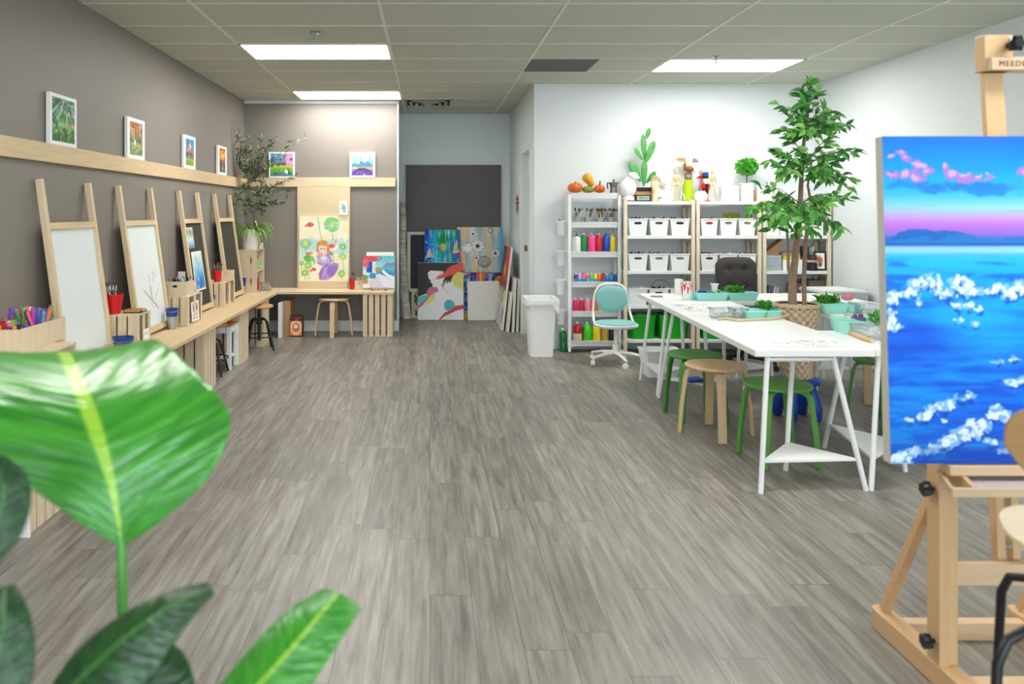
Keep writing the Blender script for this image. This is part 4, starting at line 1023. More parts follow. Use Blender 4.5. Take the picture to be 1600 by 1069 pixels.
# stack against the alcove side wall: built facing -x
def side_lean(nm, art, w_, h_, th, x, y, tilt, lab, cat='canvas'):
    o = painted(nm, art, w_, h_, th, edge=CANVAS)
    o.rotation_euler = (-tilt, 0, -PI/2); o.location = (x, y, 0)
    return tag(o, lab, cat, 'canvases leaning on the alcove side wall')
a = Art(60, 110, 'D8D4CC'); a.mix(sm(a.v,.45,.5)*1.0,'A8443A'); a.poly([(0,.6),(.4,.7),(.5,1),(0,1)],'5A4858'); a.poly([(.4,.62),(1,.55),(1,1),(.5,1)],'E8402F',wob=.1); a.noise(7,9,'3A6AA8',.6,.68,.7,5); a.ell(.45,.7,.12,.08,'E8C83A',.2); a.noise(9,9,'2A2A30',.66,.7,.7,25)
a.poly([(.1,.38),(.5,.5),(.8,.42),(.5,.3)],'A8C860',wob=.2); a.ell(.3,.2,.1,.06,'6FB8D0',.3,wob=.6); a.ell(.6,.35,.12,.03,'E09A70',.3,wob=.6)
side_lean('colourful_canvas', a, .80, 1.02, .025, .87, 9.98, .115, 'large red and multicoloured canvas leaning on the alcove side wall', 'painting')
bl = Art(4, 4, 'DAD8D0')
side_lean('white_canvas', bl, .5, .47, .03, .922, 9.70, .10, 'short white canvas leaning second in the alcove side stack')
side_lean('white_canvas', bl, .6, .64, .03, .982, 9.72, .046, 'taller white canvas leaning near the door frame, third in the stack')
side_lean('white_canvas', bl, .6, .63, .03, 1.034, 9.74, .035, 'white canvas closest to the door frame, last in the stack')
# beaded hanging
t = thing('beaded_hanging', 'small string of red and brown beads on the alcove side wall', 'wall hanging', (XA1-.02, 9.72, 1.64))
m = MB(); 
for k, (z, r_) in enumerate(((0,.011),(-.03,.018),(-.055,.012),(-.085,.02),(-.12,.012),(-.15,.017),(-.18,.012),(-.205,.009))): m.ball((0,0,z), r_, 10, 7)
part('beads', m, mat('bead_red', 'A8402A', .45, noise=1, nscale=25, dark=.25), t); part('cord', MB().tube([(.0,0,.03),(0,0,-.24)], .002, 5), BLACKP, t)
part('hook', MB().tube([(.02,0,.03),(-.002,0,.03)], .003, 6), CHROME, t)
# ------------------------------------------------------------------ bin and cart
t = thing('waste_bin', 'tall white rectangular bin with a white liner by the alcove corner', 'bin', (1.115, 7.94, 0))
part('bin_body', tub(MB(), .225, .25, .285, .31, .53, t=.006, r=.03, lip=.002), WPLAST, t)
part('rim', MB().loft([rr(.300, .325, .03, .525), rr(.320, .345, .035, .545), rr(.322, .347, .035, .575), rr(.27, .295, .02, .580), rr(.265, .29, .02, .54)], cap=(False, False)), WPLAST, t, smooth=50)
m = MB(); rd = random.Random(4)
rg = []
for z, g_ in ((.577, .0), (.584, .012), (.57, .022), (.54, .026), (.515, .024)):
    rg.append([(x*(1+g_*6*rd.random()*.3)+g_*(1 if x > 0 else -1)*.4, y+g_*(1 if y > 0 else -1)*.4, z_ + rd.uniform(-.008, .008)*(z < .56)) for x, y, z_ in rr(.315, .34, .035, z, n=5)])
m.loft(rg, cap=(False, False)); m.add([(.10,-.190,.52), (.165,-.175,.52), (.168,-.10,.51), (.15,-.185,.43)], [(0,1,3), (1,2,3)])
part('liner', m, mat('liner_plastic', 'F2F4F4', .3, alpha=.85), t, smooth=60)
bottle('bottle', 'dark green plastic bottle standing alone on the floor beside the cart', XX(880, 8.13), 8.14, 0, .040, .24, mat('bottle_green', '0B7A3C', .2, coat=.4), WPLAST, ribs=True, shoulder=.74)

cx0, cx1, cy0, cy1 = 1.412, 1.957, 8.03, 8.235
t = thing('utility_cart', 'narrow six-tier white cart of paint bottles on casters', 'cart', (cx0, cy0, 0))
W_, D_ = cx1-cx0, cy1-cy0
CZ = [.113, .416, .718, 1.026, 1.33, 1.627]
for nm, x in (('post', 0), ('post', W_-.034)):
    for y in (0, D_-.03): part(nm, MB().box(x, x+.034, y, y+.02, .05, 1.62), WHITE, t, bev=.003)
for z in CZ:
    m = tub(MB(), W_-.07, D_-.02, W_-.066, D_-.012, .058, t=.004, r=.012, lip=.001, c=(W_/2, D_/2, z-.045))
    m.box(.0345, W_-.0345, .012, D_-.02, z-.006, z-.001)
    part('tray', m, WHITE, t)
for x in (.017, W_-.017):
    for y in (.01, D_-.02):
        m = MB(); T_ = Matrix.Translation((x, y, .025)) @ Matrix.Rotation(PI/2, 4, 'Y')
        m.lathe([(.006,-.012), (.022,-.012), (.024,0), (.022,.012), (.006,.012)], 18, T=T_); m.box(x-.014, x+.014, y-.008, y+.008, .04, .056)
        part('caster', m, WPLAST, t)
# hanging cups on the side of the cart
p0 = None
for i, (a_, b_, lab) in enumerate(((345, 368, 'topmost of the white cups hooked on the cart side, with a pink tip inside'), (393, 415, 'second white cup from the top hooked on the cart side'),
                                   (440, 460, 'third white cup from the top hooked on the cart side'), (483, 507, 'lowest of the white cups hooked on the cart side'))):
    z = ZZ(b_, 8.1); 
    if p0 is None:
        t = thing('hanging_cup', lab, 'cup', (1.352, 8.10, z), group='white cups hooked on the cart'); p0 = t
        part('cup_body', MB().lathe([(.001, 0), (.034, 0), (.050, .142), (.053, .145), (.053, .152), (.047, .15), (.032, .006), (.001, .006)], 24), WPLAST, t)
        part('hook', MB().tube([(.05, 0, .14), (.056, 0, .16), (.066, 0, .16), (.068, 0, .12)], .003, 6), WPLAST, t)
    else: dup(p0, (1.352, 8.10, z), label=lab)
tag(MB().lathe([(.001,0),(.006,.0),(.006,.13),(.009,.135),(.009,.155),(.001,.16)], 10).build('pink_brush', mat('pink_tip', 'C8406A', .4), loc=(1.335, 8.09, ZZ(368, 8.1)+.012)), 'pink-tipped stick standing in the topmost hanging cup', 'brush')

def cart_x(px, Y=8.12): return XX(px, Y)
# pumpkins, gourds and coffee pot on top
def pumpkin(name, label, x, y, z, r_, h_, c1, lobes, m_stem, stem_h=.03, tall=False, ripple=.08, stem_tilt=.3):
    t = thing(name, label, 'gourd', (x, y, z), .3)
    m = MB(); nu, nv = lobes*6, 12; rings = []
    for j in range(nv+1):
        a = -PI/2 + PI*j/nv; cr = max(math.cos(a), .03)**.75; zz = h_/2 + h_/2*math.sin(a)
        if j == nv: zz -= .006
        rings.append([(r_*cr*(1+ripple*(abs(math.cos(lobes*th/2))-.6))*math.cos(th), r_*cr*(1+ripple*(abs(math.cos(lobes*th/2))-.6))*math.sin(th), zz) for th in [2*PI*k/nu for k in range(nu)]])
    m.loft(rings); part('flesh', m, c1, t, smooth=60)
    part('stem', MB().tube([(0,0,h_-.01), (.004,0,h_+stem_h*.5), (stem_tilt*stem_h, 0, h_+stem_h)], [.010,.007,.006], 8), m_stem, t)
    return t
STEM = mat('stem_brown', '4A3320', .8)
zt = CZ[5]+.014
pumpkin('pumpkin', 'squat smooth orange pumpkin on top of the cart', cart_x(898.5), 8.11, zt, .076, .105, mat('pumpkin_orange', 'E8702A', .4, noise=.3, nscale=12), 9, STEM, .012)
pumpkin('gourd', 'striped green gourd on the cart carrying the yellow gourd', cart_x(919), 8.12, zt, .058, .070, mat('gourd_green', '9CB04A', .5, noise=.9, nscale=26, dark=.45), 10, STEM, .01, ripple=.14)
t = thing('gourd', 'yellow pear-shaped gourd lying on the green gourd', 'gourd', (cart_x(922), 8.12, zt+.113), rot=(0, -.6, 0))
part('flesh', MB().lathe([(.004,-.05), (.02,-.048), (.034,-.02), (.042,.015), (.052,.045), (.048,.075), (.028,.096), (.003,.10)], 24), mat('gourd_yellow', 'F0B030', .45, noise=.4, nscale=8), t, smooth=60)
pumpkin('pumpkin', 'deeply ribbed orange pumpkin with a tall dark stem on the cart', cart_x(936), 8.09, zt, .054, .082, mat('pumpkin_dark', 'DD6A20', .4, noise=.3, nscale=12), 7, mat('stem_dark', '2E2622', .7), .045, ripple=.26, stem_tilt=.05)
t = thing('moka_pot', 'small grey metal stovetop coffee pot on top of the cart', 'coffee pot', (cart_x(958), 8.10, zt), .2)
part('pot_body', MB().lathe([(.001,0), (.042,0), (.034,.06), (.036,.062), (.050,.108), (.001,.112)], 8), mat('aluminium_dull', '8A8782', .4, .7), t, smooth=20)
part('spout', MB().add([(.030,-.018,.085), (.030,.018,.085), (.066,0,.110), (.04,-.02,.108), (.04,.02,.108)], [(0,2,3), (1,4,2), (0,1,2), (3,2,4)]), MATS['aluminium_dull'], t)
part('lid_knob', MB().lathe([(.001,.11), (.006,.112), (.005,.122), (.010,.128), (.009,.138), (.001,.14)], 12), BLACKP, t)
part('handle', MB().tube([(-.045,0,.104), (-.068,0,.10), (-.068,0,.07), (-.062,0,.04)], [.006,.008,.007,.006], 8), BLACKP, t)
# metal cups with brushes
cz = CZ[4]
for i, (px, lab) in enumerate(((902.5, 'first metal cup of brushes, over the white-bodied paint bottle'), (919, 'second metal cup of brushes, over the dark green paint bottle'),
                               (938.5, 'third metal cup of brushes, fullest one, over the red paint bottle'), (954.5, 'fourth metal cup of brushes, over the blue and yellow bottles'))):
    x = cart_x(px, 8.12)
    if i == 0: pc = pail(lab, x, 8.125, cz, .045, .062, ZINC, group='metal cups on the cart', handle=False, cat='cup', name='metal_cup')
    else: dup(pc, (x, 8.125, cz), label=lab)
    brushes((9, 7, 14, 12)[i], x, 8.125, cz+.006, .018, 'paint brush standing in the ' + ('first', 'second', 'third', 'fourth')[i] + ' metal cup on the cart', 'brushes in the %s metal cup' % ('first', 'second', 'third', 'fourth')[i], L=.15, tilt=.38, seed=40+i)
# large paint bottles on the second paint tier
cz = CZ[3]
for px, w_, body, cap, lab, pump in ((901, 13, 'F2F4F2', '1E9A4C', 'white pump bottle with a green spout on the cart', True), (912.5, 10, '0E8A44', 'F4F4F4', 'dark green paint bottle on the third cart tier', False),
                        (924, 13, 'F2509A', 'F6C8DC', 'clear pink paint bottle on the third cart tier', False), (935.5, 10.5, 'D0182C', 'F4F4F4', 'red paint bottle between pink and blue on the cart', False),
                        (947.5, 12, '1450C0', '2A78D8', 'blue paint bottle on the third cart tier', False), (956.8, 11, 'F0D020', 'F4F4F4', 'yellow pump bottle at the end of the third cart tier', True)):
    bottle('paint_bottle', lab, cart_x(px, 8.10), 8.10, cz, w_*8.1/F/2, .20 if not pump else .185, col(body), mat('cap_'+cap, cap, .4), group='large paint bottles on the third cart tier', pump=pump, shoulder=.76, neck=.3)
# small bottles
cz = CZ[2]
for k, (c_, l2, nm) in enumerate((('6A1F78','2A9AC0','dark purple'), ('D8A8E0','2A9AC0','lilac'), ('F060A8','2A9AC0','hot pink'), ('F0589A','60B0D8','rose pink'), ('58D848','2AB0C0','lime green'), ('F0E020','2A9AC0','yellow'),
                                ('F07830','E04028','orange'), ('D02020','2A70C0','red'), ('1E9AD0','1E7AC0','sky blue'), ('18A0B0','1E7AC0','teal'), ('1A48B8','1E5AC0','royal blue'))):
    bottle('small_paint_bottle', 'small %s paint bottle in the row on the fourth cart tier' % nm, cart_x(899.5+6.15*k, 8.10), 8.095, cz, .0185, .095, col(c_), BLACKP if k in (2, 7, 9) else WPLAST, group='small paint bottles on the cart', shoulder=.74, neck=.5, label_m=col(l2))
cz = CZ[1]
for k, (c_, nm) in enumerate((('E01880','magenta'), ('D81838','crimson'), ('F888A0','soft pink'), ('F86848','coral'), ('F0D850','pale yellow'), ('E8A040','amber'), ('C8C8C8','silver grey'))):
    bottle('slim_paint_bottle', 'slim %s paint bottle on the fifth cart tier' % nm, cart_x(899+9.6*k, 8.10), 8.10, cz, .027, .135, col(c_), WPLAST, group='slim paint bottles on the fifth cart tier', shoulder=.8, neck=.45)
cz = CZ[0]
for px, w_, h_, c_, cap, nm, lm_ in ((902, 13.5, .20, 'C81824', 'F4F4F4', 'red jug with a beige label', col('E8D0B0')), (910, 6, .14, '7A1420', '7A1420', 'dark wine red bottle', None), (917.5, 13, .20, '38E018', 'F4F4F4', 'bright lime bottle', None),
                         (931.5, 12.5, .19, 'F4E018', 'F4F4F4', 'yellow bottle', None), (945, 11.5, .185, 'C8A050', 'F0E8D0', 'tan bottle', None), (956, 9, .17, '18181C', '18181C', 'black bottle', None)):
    bottle('paint_jug', nm + ' on the lowest cart tier', cart_x(px, 8.10), 8.12 if w_ == 6 else 8.095, cz, w_*8.1/F/2, h_, col(c_), mat('cap_'+cap, cap, .4), group='paint jugs on the lowest cart tier', shoulder=.72, neck=.32, label_m=lm_)

# ------------------------------------------------------------------ three pale wood and white shelf units
SZ = [.151, .496, .848, 1.206, 1.553]
SY0, SY1 = 7.95, 8.27
units = ((1.965, 2.685), (2.700, 3.360), (3.375, 4.065))
for (x0, x1), lab in zip(units, ('pale wood shelf unit with white shelves next to the white cart', 'middle pale wood shelf unit, behind the mint and black chairs', 'pale wood shelf unit of boxes and books against the side wall')):
    t = thing('shelf_unit', lab, 'shelf', (x0, SY0, 0), group='pale wood shelf units')
    W_ = x1-x0; D_ = SY1-SY0
    for x in (0, W_-.034):
        for y in (0, D_-.04): part('post', MB().box(x, x+.034, y, y+.04, 0, 1.57), PALE, t, bev=.002)
        for z in SZ: part('side_rail', MB().box(x+.005, x+.029, .04, D_-.04, z-.07, z-.035), PALE, t)
    for z in SZ: part('shelf_board', MB().box(.0355, W_-.0355, .004, D_-.004, z-.034, z-.001), WHITE, t, bev=.002)

# white tapered storage boxes
STUFFM = {'navy': mat('stuff_navy', '2A3068', .6, noise=1, nscale=40, dark=.3), 'brown': mat('stuff_brown', '8A5A4A', .7, noise=1, nscale=40, dark=.35), 'black': mat('stuff_black', '2C2A2C', .6, noise=.6, nscale=40),
          'red': mat('stuff_red', 'C83038', .5, noise=.6, nscale=30), 'grey': mat('stuff_grey', '9A9890', .7, noise=.8, nscale=30), 'olive': mat('stuff_olive', 'A8A838', .6), 'white': WPLAST}
def white_bin(label, x, z, w_, content, lumps='brown', y=8.07):
    h_ = .172; d_ = .23
    t = thing('storage_box', label, 'storage box', (x, y, z), group='white plastic storage boxes on the shelves')
    k = .80
    # front wall with handle hole, tapering
    m = MB()
    sh = Matrix(((1, 0, 0, 0), (0, 1, -.10, 0), (0, 0, 1, 0), (0, 0, 0, 1)))
    def tw(mb, i0):    # taper x with height
        for i in range(i0, len(mb.v)):
            X, Y, Z = mb.v[i]; q = k + (1-k) * max(0, min(1, Z/h_)); mb.v[i] = (X*q, Y - .0*q, Z)
    holed(m, w_-.002, h_-.012, .003, w_*.42, .026, 0, .045, 0, Matrix.Translation((0, -d_/2*.9, (h_-.012)/2))); tw(m, 0)
    part('front_wall', m, WPLAST, t)
    m = MB(); i0 = 0
    for (x0_, x1_, y0_, y1_) in ((-w_/2, -w_/2+.003, -d_/2*.9+.003, d_/2*.9), (w_/2-.003, w_/2, -d_/2*.9+.003, d_/2*.9), (-w_/2+.003, w_/2-.003, d_/2*.9-.003, d_/2*.9)):
        m.box(x0_, x1_, y0_, y1_, 0, h_-.012)
    m.box(-w_/2+.003, w_/2-.003, -d_/2*.9+.003, d_/2*.9-.003, 0, .003); tw(m, 0)
    part('side_walls', m, WPLAST, t)
    m = MB(); a = w_/2; b_ = d_/2*.9
    m.box(-a-.004, a+.004, -b_-.005, -b_+.003, h_-.012, h_).box(-a-.004, a+.004, b_-.003, b_+.005, h_-.012, h_).box(-a-.004, -a+.003, -b_+.003, b_-.003, h_-.012, h_).box(a-.003, a+.004, -b_+.003, b_-.003, h_-.012, h_)
    part('rim', m, WPLAST, t, bev=.0015)
    mc = MB(); rd = random.Random(label)
    mc.box(-w_*.40, w_*.40, -b_+.008, b_-.01, .06, h_-.04)
    for q in range(7): mc.bar((rd.uniform(-w_*.36, w_*.36), rd.uniform(-b_+.03, b_-.04), h_*.55), (rd.uniform(-w_*.4, w_*.4), rd.uniform(-b_+.03, b_-.04), h_*(.98+.1*rd.random())), .02, .012)
    o = mc.build('box_contents', STUFFM[content], loc=(x, y, z)); tag(o, 'mixed supplies filling the ' + label.split(' on ')[0].split(', ')[0].replace('white plastic box', 'box'), 'supplies', kind='stuff')
    return t
rows = ((3, 'upper'), (2, 'middle'), (1, 'lower'))
S1 = {3: (('navy', 'dark blue'), ('brown', 'grey-brown'), ('black', 'black')), 2: (('brown', 'brown'), ('grey', 'grey'), ('grey', 'pale')), 1: (('white', 'white'), ('black', 'black and tan'), ('white', 'pale'))}
S2 = {3: (('red', 'red'), ('grey', 'silver'), ('olive', 'olive')), 2: (('brown', 'rust brown'), ('white', 'white'), ('grey', 'grey'))}
pos = ('first', 'second', 'third')
for u, (uu, SS, n_) in enumerate(((units[0], S1, 'cart-side unit'), (units[1], S2, 'middle unit'))):
    W_ = uu[1]-uu[0]-.08; pitch = W_/3
    for r_i, rn in rows:
        if r_i not in SS: continue
        for k, (cm_, cw) in enumerate(SS[r_i]):
            white_bin('white plastic box with %s things, %s on %s shelf of %s' % (cw, pos[k], rn, n_), uu[0]+.04+pitch*(k+.5), SZ[r_i], pitch-.014, cm_)
def soft_box(name, lab, x0, x1, z0, h_, y0, y1, m, cat='box', bev=.003, group=None):
    return tag(MB().box(0, x1-x0, 0, y1-y0, 0, h_).build(name, m, loc=(x0, y0, z0), bev=bev), lab, cat, group)
# green tubs at the bottom
def green_tub(lab, x, w_, z=SZ[0], d_=.27):
    t = thing('green_tub', lab, 'tub', (x, 8.10, z), group='bright green tubs on the bottom shelves')
    part('tub_body', tub(MB(), w_*.84, d_*.86, w_, d_, .245, t=.005, r=.04, lip=.006), GTUB, t)
    m = MB(); rd = random.Random(lab)
    for k in range(6): m.bar((rd.uniform(-w_*.3, w_*.3), rd.uniform(-.08, .08), .06), (rd.uniform(-w_*.35, w_*.35), rd.uniform(-.09, .09), .25), .05, .02)
    o = m.build('tub_contents', mat('tub_stuff', 'C8B49A', .7, noise=.8, nscale=10, dark=.3), loc=(x, 8.10, z)); tag(o, 'paper and craft pieces in the ' + lab, 'supplies', kind='stuff')
green_tub('bright green tub under the shelves nearest the mint chair', 2.17, .27)
green_tub('bright green tub beside the first one, seen between the trestle legs', 2.48, .30)
green_tub('bright green tub at the bottom of the middle shelf unit', 2.90, .28)
green_tub('bright green tub farther along the bottom of the middle unit', 3.175, .25)
soft_box('folded_craft_sheet', 'yellow-green folder standing behind the olive box, middle unit', 3.08, 3.25, SZ[3], .23, 8.225, 8.235, mat('lime_card', 'B0B830', .6), 'folder')
tag(tub(MB(), .20, .18, .24, .20, .10, r=.02).build('clear_tray', CLEAR, loc=(2.88, 8.08, SZ[1])), 'clear plastic tray on the lower shelf of the middle unit', 'tray')
tag(tub(MB(), .20, .18, .24, .20, .10, r=.02).build('clear_tray', CLEAR, loc=(3.15, 8.08, SZ[1])), 'clear plastic tray behind the black chair on the lower shelf', 'tray')
t = tag(MB().tube([(.1*math.cos(a/9*PI), .0, .10*math.sin(a/9*PI)) for a in range(10)], .004, 6).build('wire_handle', mat('wire_taupe', '8A8478', .5), loc=(2.36, 8.04, SZ[1]+.155)), 'thin bent wire hoop rising over the box on the lower shelf', 'wire')
# third unit
u0 = units[2][0]
for k in range(4): soft_box('white_carton', 'white carton, %s on the upper shelf by the side wall' % ('first', 'second', 'third', 'last')[k], u0+.045+.15*k, u0+.185+.15*k, SZ[3], .165, 8.0, 8.2, WPLAST, group='white cartons on the upper shelf')
tag(MB().box(-.06, .06, -.05, .05, 0, .03).build('red_packet', RED, loc=(u0+.12, 8.1, SZ[3]+.165)), 'small red packet lying on the first white carton', 'packet')
# tier 3: drawer unit, envelopes, files, press, frame
t = thing('drawer_box', 'small grey drawer box on the shelf behind the tree trunk', 'drawer unit', (u0+.045, 8.0, SZ[2]))
part('case', MB().box(0, .165, .004, .22, 0, .155), mat('drawer_grey', 'B8C0C4', .4), t)
for k in range(4): part('drawer', MB().box(.004, .161, 0, .012, .004+.038*k, .038+.038*k), mat('drawer_front', 'A8B4BA', .3), t, bev=.003)
KR = mat('kraft', 'B99066', .8)
tag(MB().add([(0,0,0),(.20,0,.16),(.16,0,.0),(0,.12,0),(.20,.12,.16),(.16,.12,.0)], [(0,2,1),(3,4,5),(0,1,4,3),(1,2,5,4),(2,0,3,5)]).build('kraft_envelope', KR, loc=(u0+.04, 8.04, SZ[2]+.158)), 'brown folded card folder resting on the grey drawer box', 'folder')
soft_box('kraft_wallet', 'brown padded envelope lying on the yellow box', u0+.225, u0+.40, SZ[2]+.145, .035, 8.0, 8.2, KR, 'envelope')
soft_box('yellow_box', 'flat yellow box on the white carton by the tree trunk', u0+.23, u0+.40, SZ[2]+.11, .035, 8.0, 8.2, mat('yellow_card', 'E8CC3A', .5))
soft_box('white_carton', 'white carton under the flat yellow box', u0+.225, u0+.42, SZ[2], .11, 8.0, 8.2, WPLAST)
for k, (c_, nm) in enumerate((('6A7A80', 'slate'), ('E8EAEC', 'white'), ('3A4650', 'dark'), ('A8B4C0', 'pale blue'), ('E4DCC8', 'cream'))):
    h_ = (.13, .13, .24, .23, .24)[k]
    o = tag(MB().box(0, .026, 0, .2, 0, h_).build('binder', mat('binder_'+nm, c_, .5), loc=(u0+.43+.028*k, 8.05, SZ[2]), rot=(0, 0, 0)), '%s file standing behind the glass jar on the shelf' % nm, 'file', 'files on the shelf of the third unit')
t = thing('coffee_press', 'dark glass jar with a tan band before the files', 'jar', (XX(1271.5, 8.0)-.018, 8.0, SZ[2]))
part('glass_body', MB().lathe([(.001,0), (.045,0), (.047,.005), (.047,.16), (.001,.16)], 24), mat('dark_glass', '3A3638', .15), t)
part('band', MB().lathe([(.048,.085), (.049,.087), (.049,.105), (.048,.107)], 24), mat('band_tan', 'D0A088', .5), t)
part('base', MB().lathe([(.049,.0), (.051,.002), (.051,.07), (.048,.072)], 24), BLACKP, t)
a = Art(20, 30, 'F0EEEA'); a.ell(.45,.55,.25,.2,'B07050',.3,wob=1); a.ell(.5,.3,.15,.12,'8A4A3A',.3,wob=1); a.border(.14,.1,'1A1A1C')
o = painted('photo_frame', a, .115, .19, .015, edge=BLACKP, loc=(XX(1287, 8.0)-.048, 7.975, SZ[2]+.004), rot=(-.05, 0, -.2)); tag(o, 'small black-framed photo at the end of the shelf', 'photo frame')
# tier 2: books
for k, (c_, nm, w_) in enumerate((('4AA860','green',.014), ('3A58A8','blue',.012), ('B04AA8','purple',.016), ('E8E4E8','white',.014), ('D890C0','pink',.014), ('F0ECE8','cream',.012))):
    tag(MB().box(0, w_, 0, .2, 0, .19-.008*(k % 3)).build('book', mat('book_'+nm, c_, .5), loc=(u0+.06+.017*k, 8.0, SZ[1]+.003), rot=(0, .14, 0)), 'thin %s book leaning on the lower shelf behind the black chair' % nm, 'book', 'thin books on the lower shelf')
tag(MB().ball((0,0,.06), (.06,.05,.06)).ball((.02,-.03,.10), .03).build('grey_figure', mat('grey_clay', 'A8A6A2', .7, noise=.6, nscale=14), loc=(XX(1221, 8.05), 8.05, SZ[1])), 'rounded grey clay lump beside the thin books', 'sculpture')
for k in range(4): tag(MB().box(0, .024, 0, .2, 0, .22-.01*k).build('folder', mat('folder_brown', '9A6A52', .7) if k < 3 else mat('folder_dark', '4A4440', .7), loc=(XX(1242, 8.05)+.028*k, 8.02, SZ[1])), ('dark' if k == 3 else 'brown') + ' folder standing on the lower shelf behind the tree trunk', 'folder', 'folders on the lower shelf')
soft_box('storage_bag', 'large grey-brown fabric box at the wall end of the lower shelf', 3.862, 4.025, SZ[1], .25, 8.0, 8.2, mat('taupe_fabric', '7A7068', .9, noise=.3, nscale=20))
for k in range(6): soft_box('label_box', 'small white box with a drawer label, no. row on the bottom shelf'.replace('no. row', 'in the row'), u0+.05+.10*k, u0+.14+.10*k, SZ[0], .28, 8.0, 8.15, WPLAST, group='small white labelled boxes')
# grey tub in the corner
t = thing('grey_tub', 'large light grey tub with papers on its lid, in the room corner', 'tub', (3.83, 7.45, 0))
part('tub_body', tub(MB(), .38, .38, .44, .46, .69, r=.04, t=.005), mat('light_grey_plastic', 'C2CACE', .4), t)
part('lid', MB().loft([rr(.465, .485, .04, .69), rr(.465, .485, .04, .705)]), mat('light_grey_plastic', 'C2CACE', .4), t)
tag(MB().box(-.2, .2, -.2, .2, 0, .012).build('paper_pile', WPLAST, loc=(3.82, 7.45, .706), rot=(0, 0, .1)), 'loose white papers lying on the grey tub', 'papers', kind='stuff')

# ------------------------------------------------------------------ things along the top of the shelves
TZ = SZ[4]
MAN = wood('pale_mannequin', 'E4CDA4', .5, 'z', .2)
def sx_(px, Y=8.05): return XX(px, Y)
# white rounded plaster figure
t = tag(MB().loft([rr(.13, .12, .05, 0), rr(.14, .13, .05, .03), rr(.12, .11, .05, .05)]).lathe([(.05,.05), (.085,.08), (.10,.13), (.095,.19), (.07,.24), (.045,.27), (.03,.285)], 24, c=(-.02,0,-.005), sy=.8).ball((.02,-.01,.295), (.06,.055,.052)).ball((.07,-.02,.285), (.03,.02,.022)).ball((-.03,0,.15), (.10,.07,.10)).build('plaster_bust', PLASTER, loc=(sx_(982)-.004, 8.04, TZ+.014), smooth=70, rot=(0, .12, 0)), 'rounded white plaster bust beside the cactus', 'sculpture').scale = (.84, .8, .84)
# cactus
t = thing('cactus', 'tall prickly pear cactus in a wooden pot on the shelves', 'cactus', (sx_(1008), 8.13, TZ))
part('pot', MB().box(-.095, .095, -.06, .06, 0, .105), wood('pot_wood', 'C89A68', .5, 'x', .4), t, bev=.003)
part('pot_rim', MB().box(-.10, .10, -.065, .065, .105, .145), mat('pot_black', '232020', .6), t, bev=.003)
CACT = leaf_mat('cactus_green', '5AA84E', '3E8A40', .5, 18)
def pad(c, L, w_, ang, yaw=0):
    T_ = Matrix.Translation(c) @ Matrix.Rotation(ang, 4, 'Y') @ Matrix.Rotation(yaw, 4, 'Z')
    m = MB()
    rings = []; n = 20
    for j in range(11):
        q = j/10; wd = 1.35*w_*(math.sin(PI*min(q*.92+.06, 1))**.55)*(.55+.6*q)*.9 if j < 10 else w_*.08
        rings.append([(wd*math.cos(2*PI*k/n), .35*wd*math.sin(2*PI*k/n)+.0, q*L) for k in range(n)])
    m.loft(rings, T=T_); return m
cp = lambda px, py: Vector((sx_(px, 8.13)-sx_(1008), 0, ZZ(py, 8.13)-TZ))
for i, (b0, b1, w_) in enumerate((((1006, 291), (1007, 250), .032), ((1007, 252), (1005, 209), .030), ((1010, 217), (1015, 200), .030), ((1009, 254), (1022, 220), .036), ((1004, 250), (992, 231), .026),
                                  ((1001, 284), (984, 252), .046), ((1010, 286), (1025, 268), .034))):
    a, b_ = cp(*b0), cp(*b1); d = b_-a
    part('pad', pad(a + Vector((0, (.0,.0,.004,-.012,.01,-.01,.012)[i], 0)), d.length, w_, math.atan2(d.x, d.z), (0,.3,.5,.2,.5,.3,.6)[i]), CACT, t, smooth=70)
# clock
t = thing('desk_clock', 'small digital clock in a black frame before the cactus', 'clock', (sx_(1005, 7.99), 7.99, TZ))
part('case', MB().box(-.078, .078, 0, .03, 0, .066), BLACKP, t, bev=.003)
a = Art(60, 26, '9FB0A0')
def seg(a, x, y, w_, h_, segs, c='5A6A5C'):
    L = {'a': ((0,1),(1,1)), 'b': ((1,1),(1,.5)), 'c': ((1,.5),(1,0)), 'd': ((0,0),(1,0)), 'e': ((0,.5),(0,0)), 'f': ((0,1),(0,.5)), 'g': ((0,.5),(1,.5))}
    for s_ in segs: (p, q), (r_, s2) = L[s_]; a.line([(x+p*w_, y+q*h_), (x+r_*w_, y+s2*h_)], c, .022)
seg(a, .14, .3, .1, .45, 'bc'); seg(a, .32, .3, .12, .45, 'abcdef'); seg(a, .52, .3, .12, .45, 'bcfg'); seg(a, .72, .3, .12, .45, 'abged')
painted('lcd_display', a, .128, .044, .001, parent=t, edge=BLACKP, loc=(0, -.0012, .011))
# wooden hand
t = thing('wooden_hand', 'jointed wooden artist hand standing beside the cactus', 'figure', (sx_(1023.5, 8.0), 8.02, TZ), .1)
m = MB().lathe([(.028,0), (.030,.01), (.026,.06), (.024,.09), (.030,.12)], 18, sy=.8); part('wrist', m, MAN, t)
m = MB().loft([rr(.052,.034,.012,.12), rr(.072,.036,.014,.15), rr(.078,.034,.014,.19), rr(.070,.028,.012,.205)]); part('palm', m, MAN, t, smooth=60)
for k, (x, L) in enumerate(((-.028,.052), (-.010,.062), (.009,.066), (.027,.058))):
    part('finger', MB().tube([(x,0,.20), (x*1.08,-.004,.20+L*.45), (x*1.12,-.016,.20+L*.8), (x*1.15,-.024,.20+L)], [.009,.0085,.008,.006], 10), MAN, t)
part('thumb', MB().tube([(.034,-.004,.145), (.052,-.012,.17), (.058,-.018,.20), (.058,-.02,.225)], [.011,.010,.009,.006], 10), MAN, t)
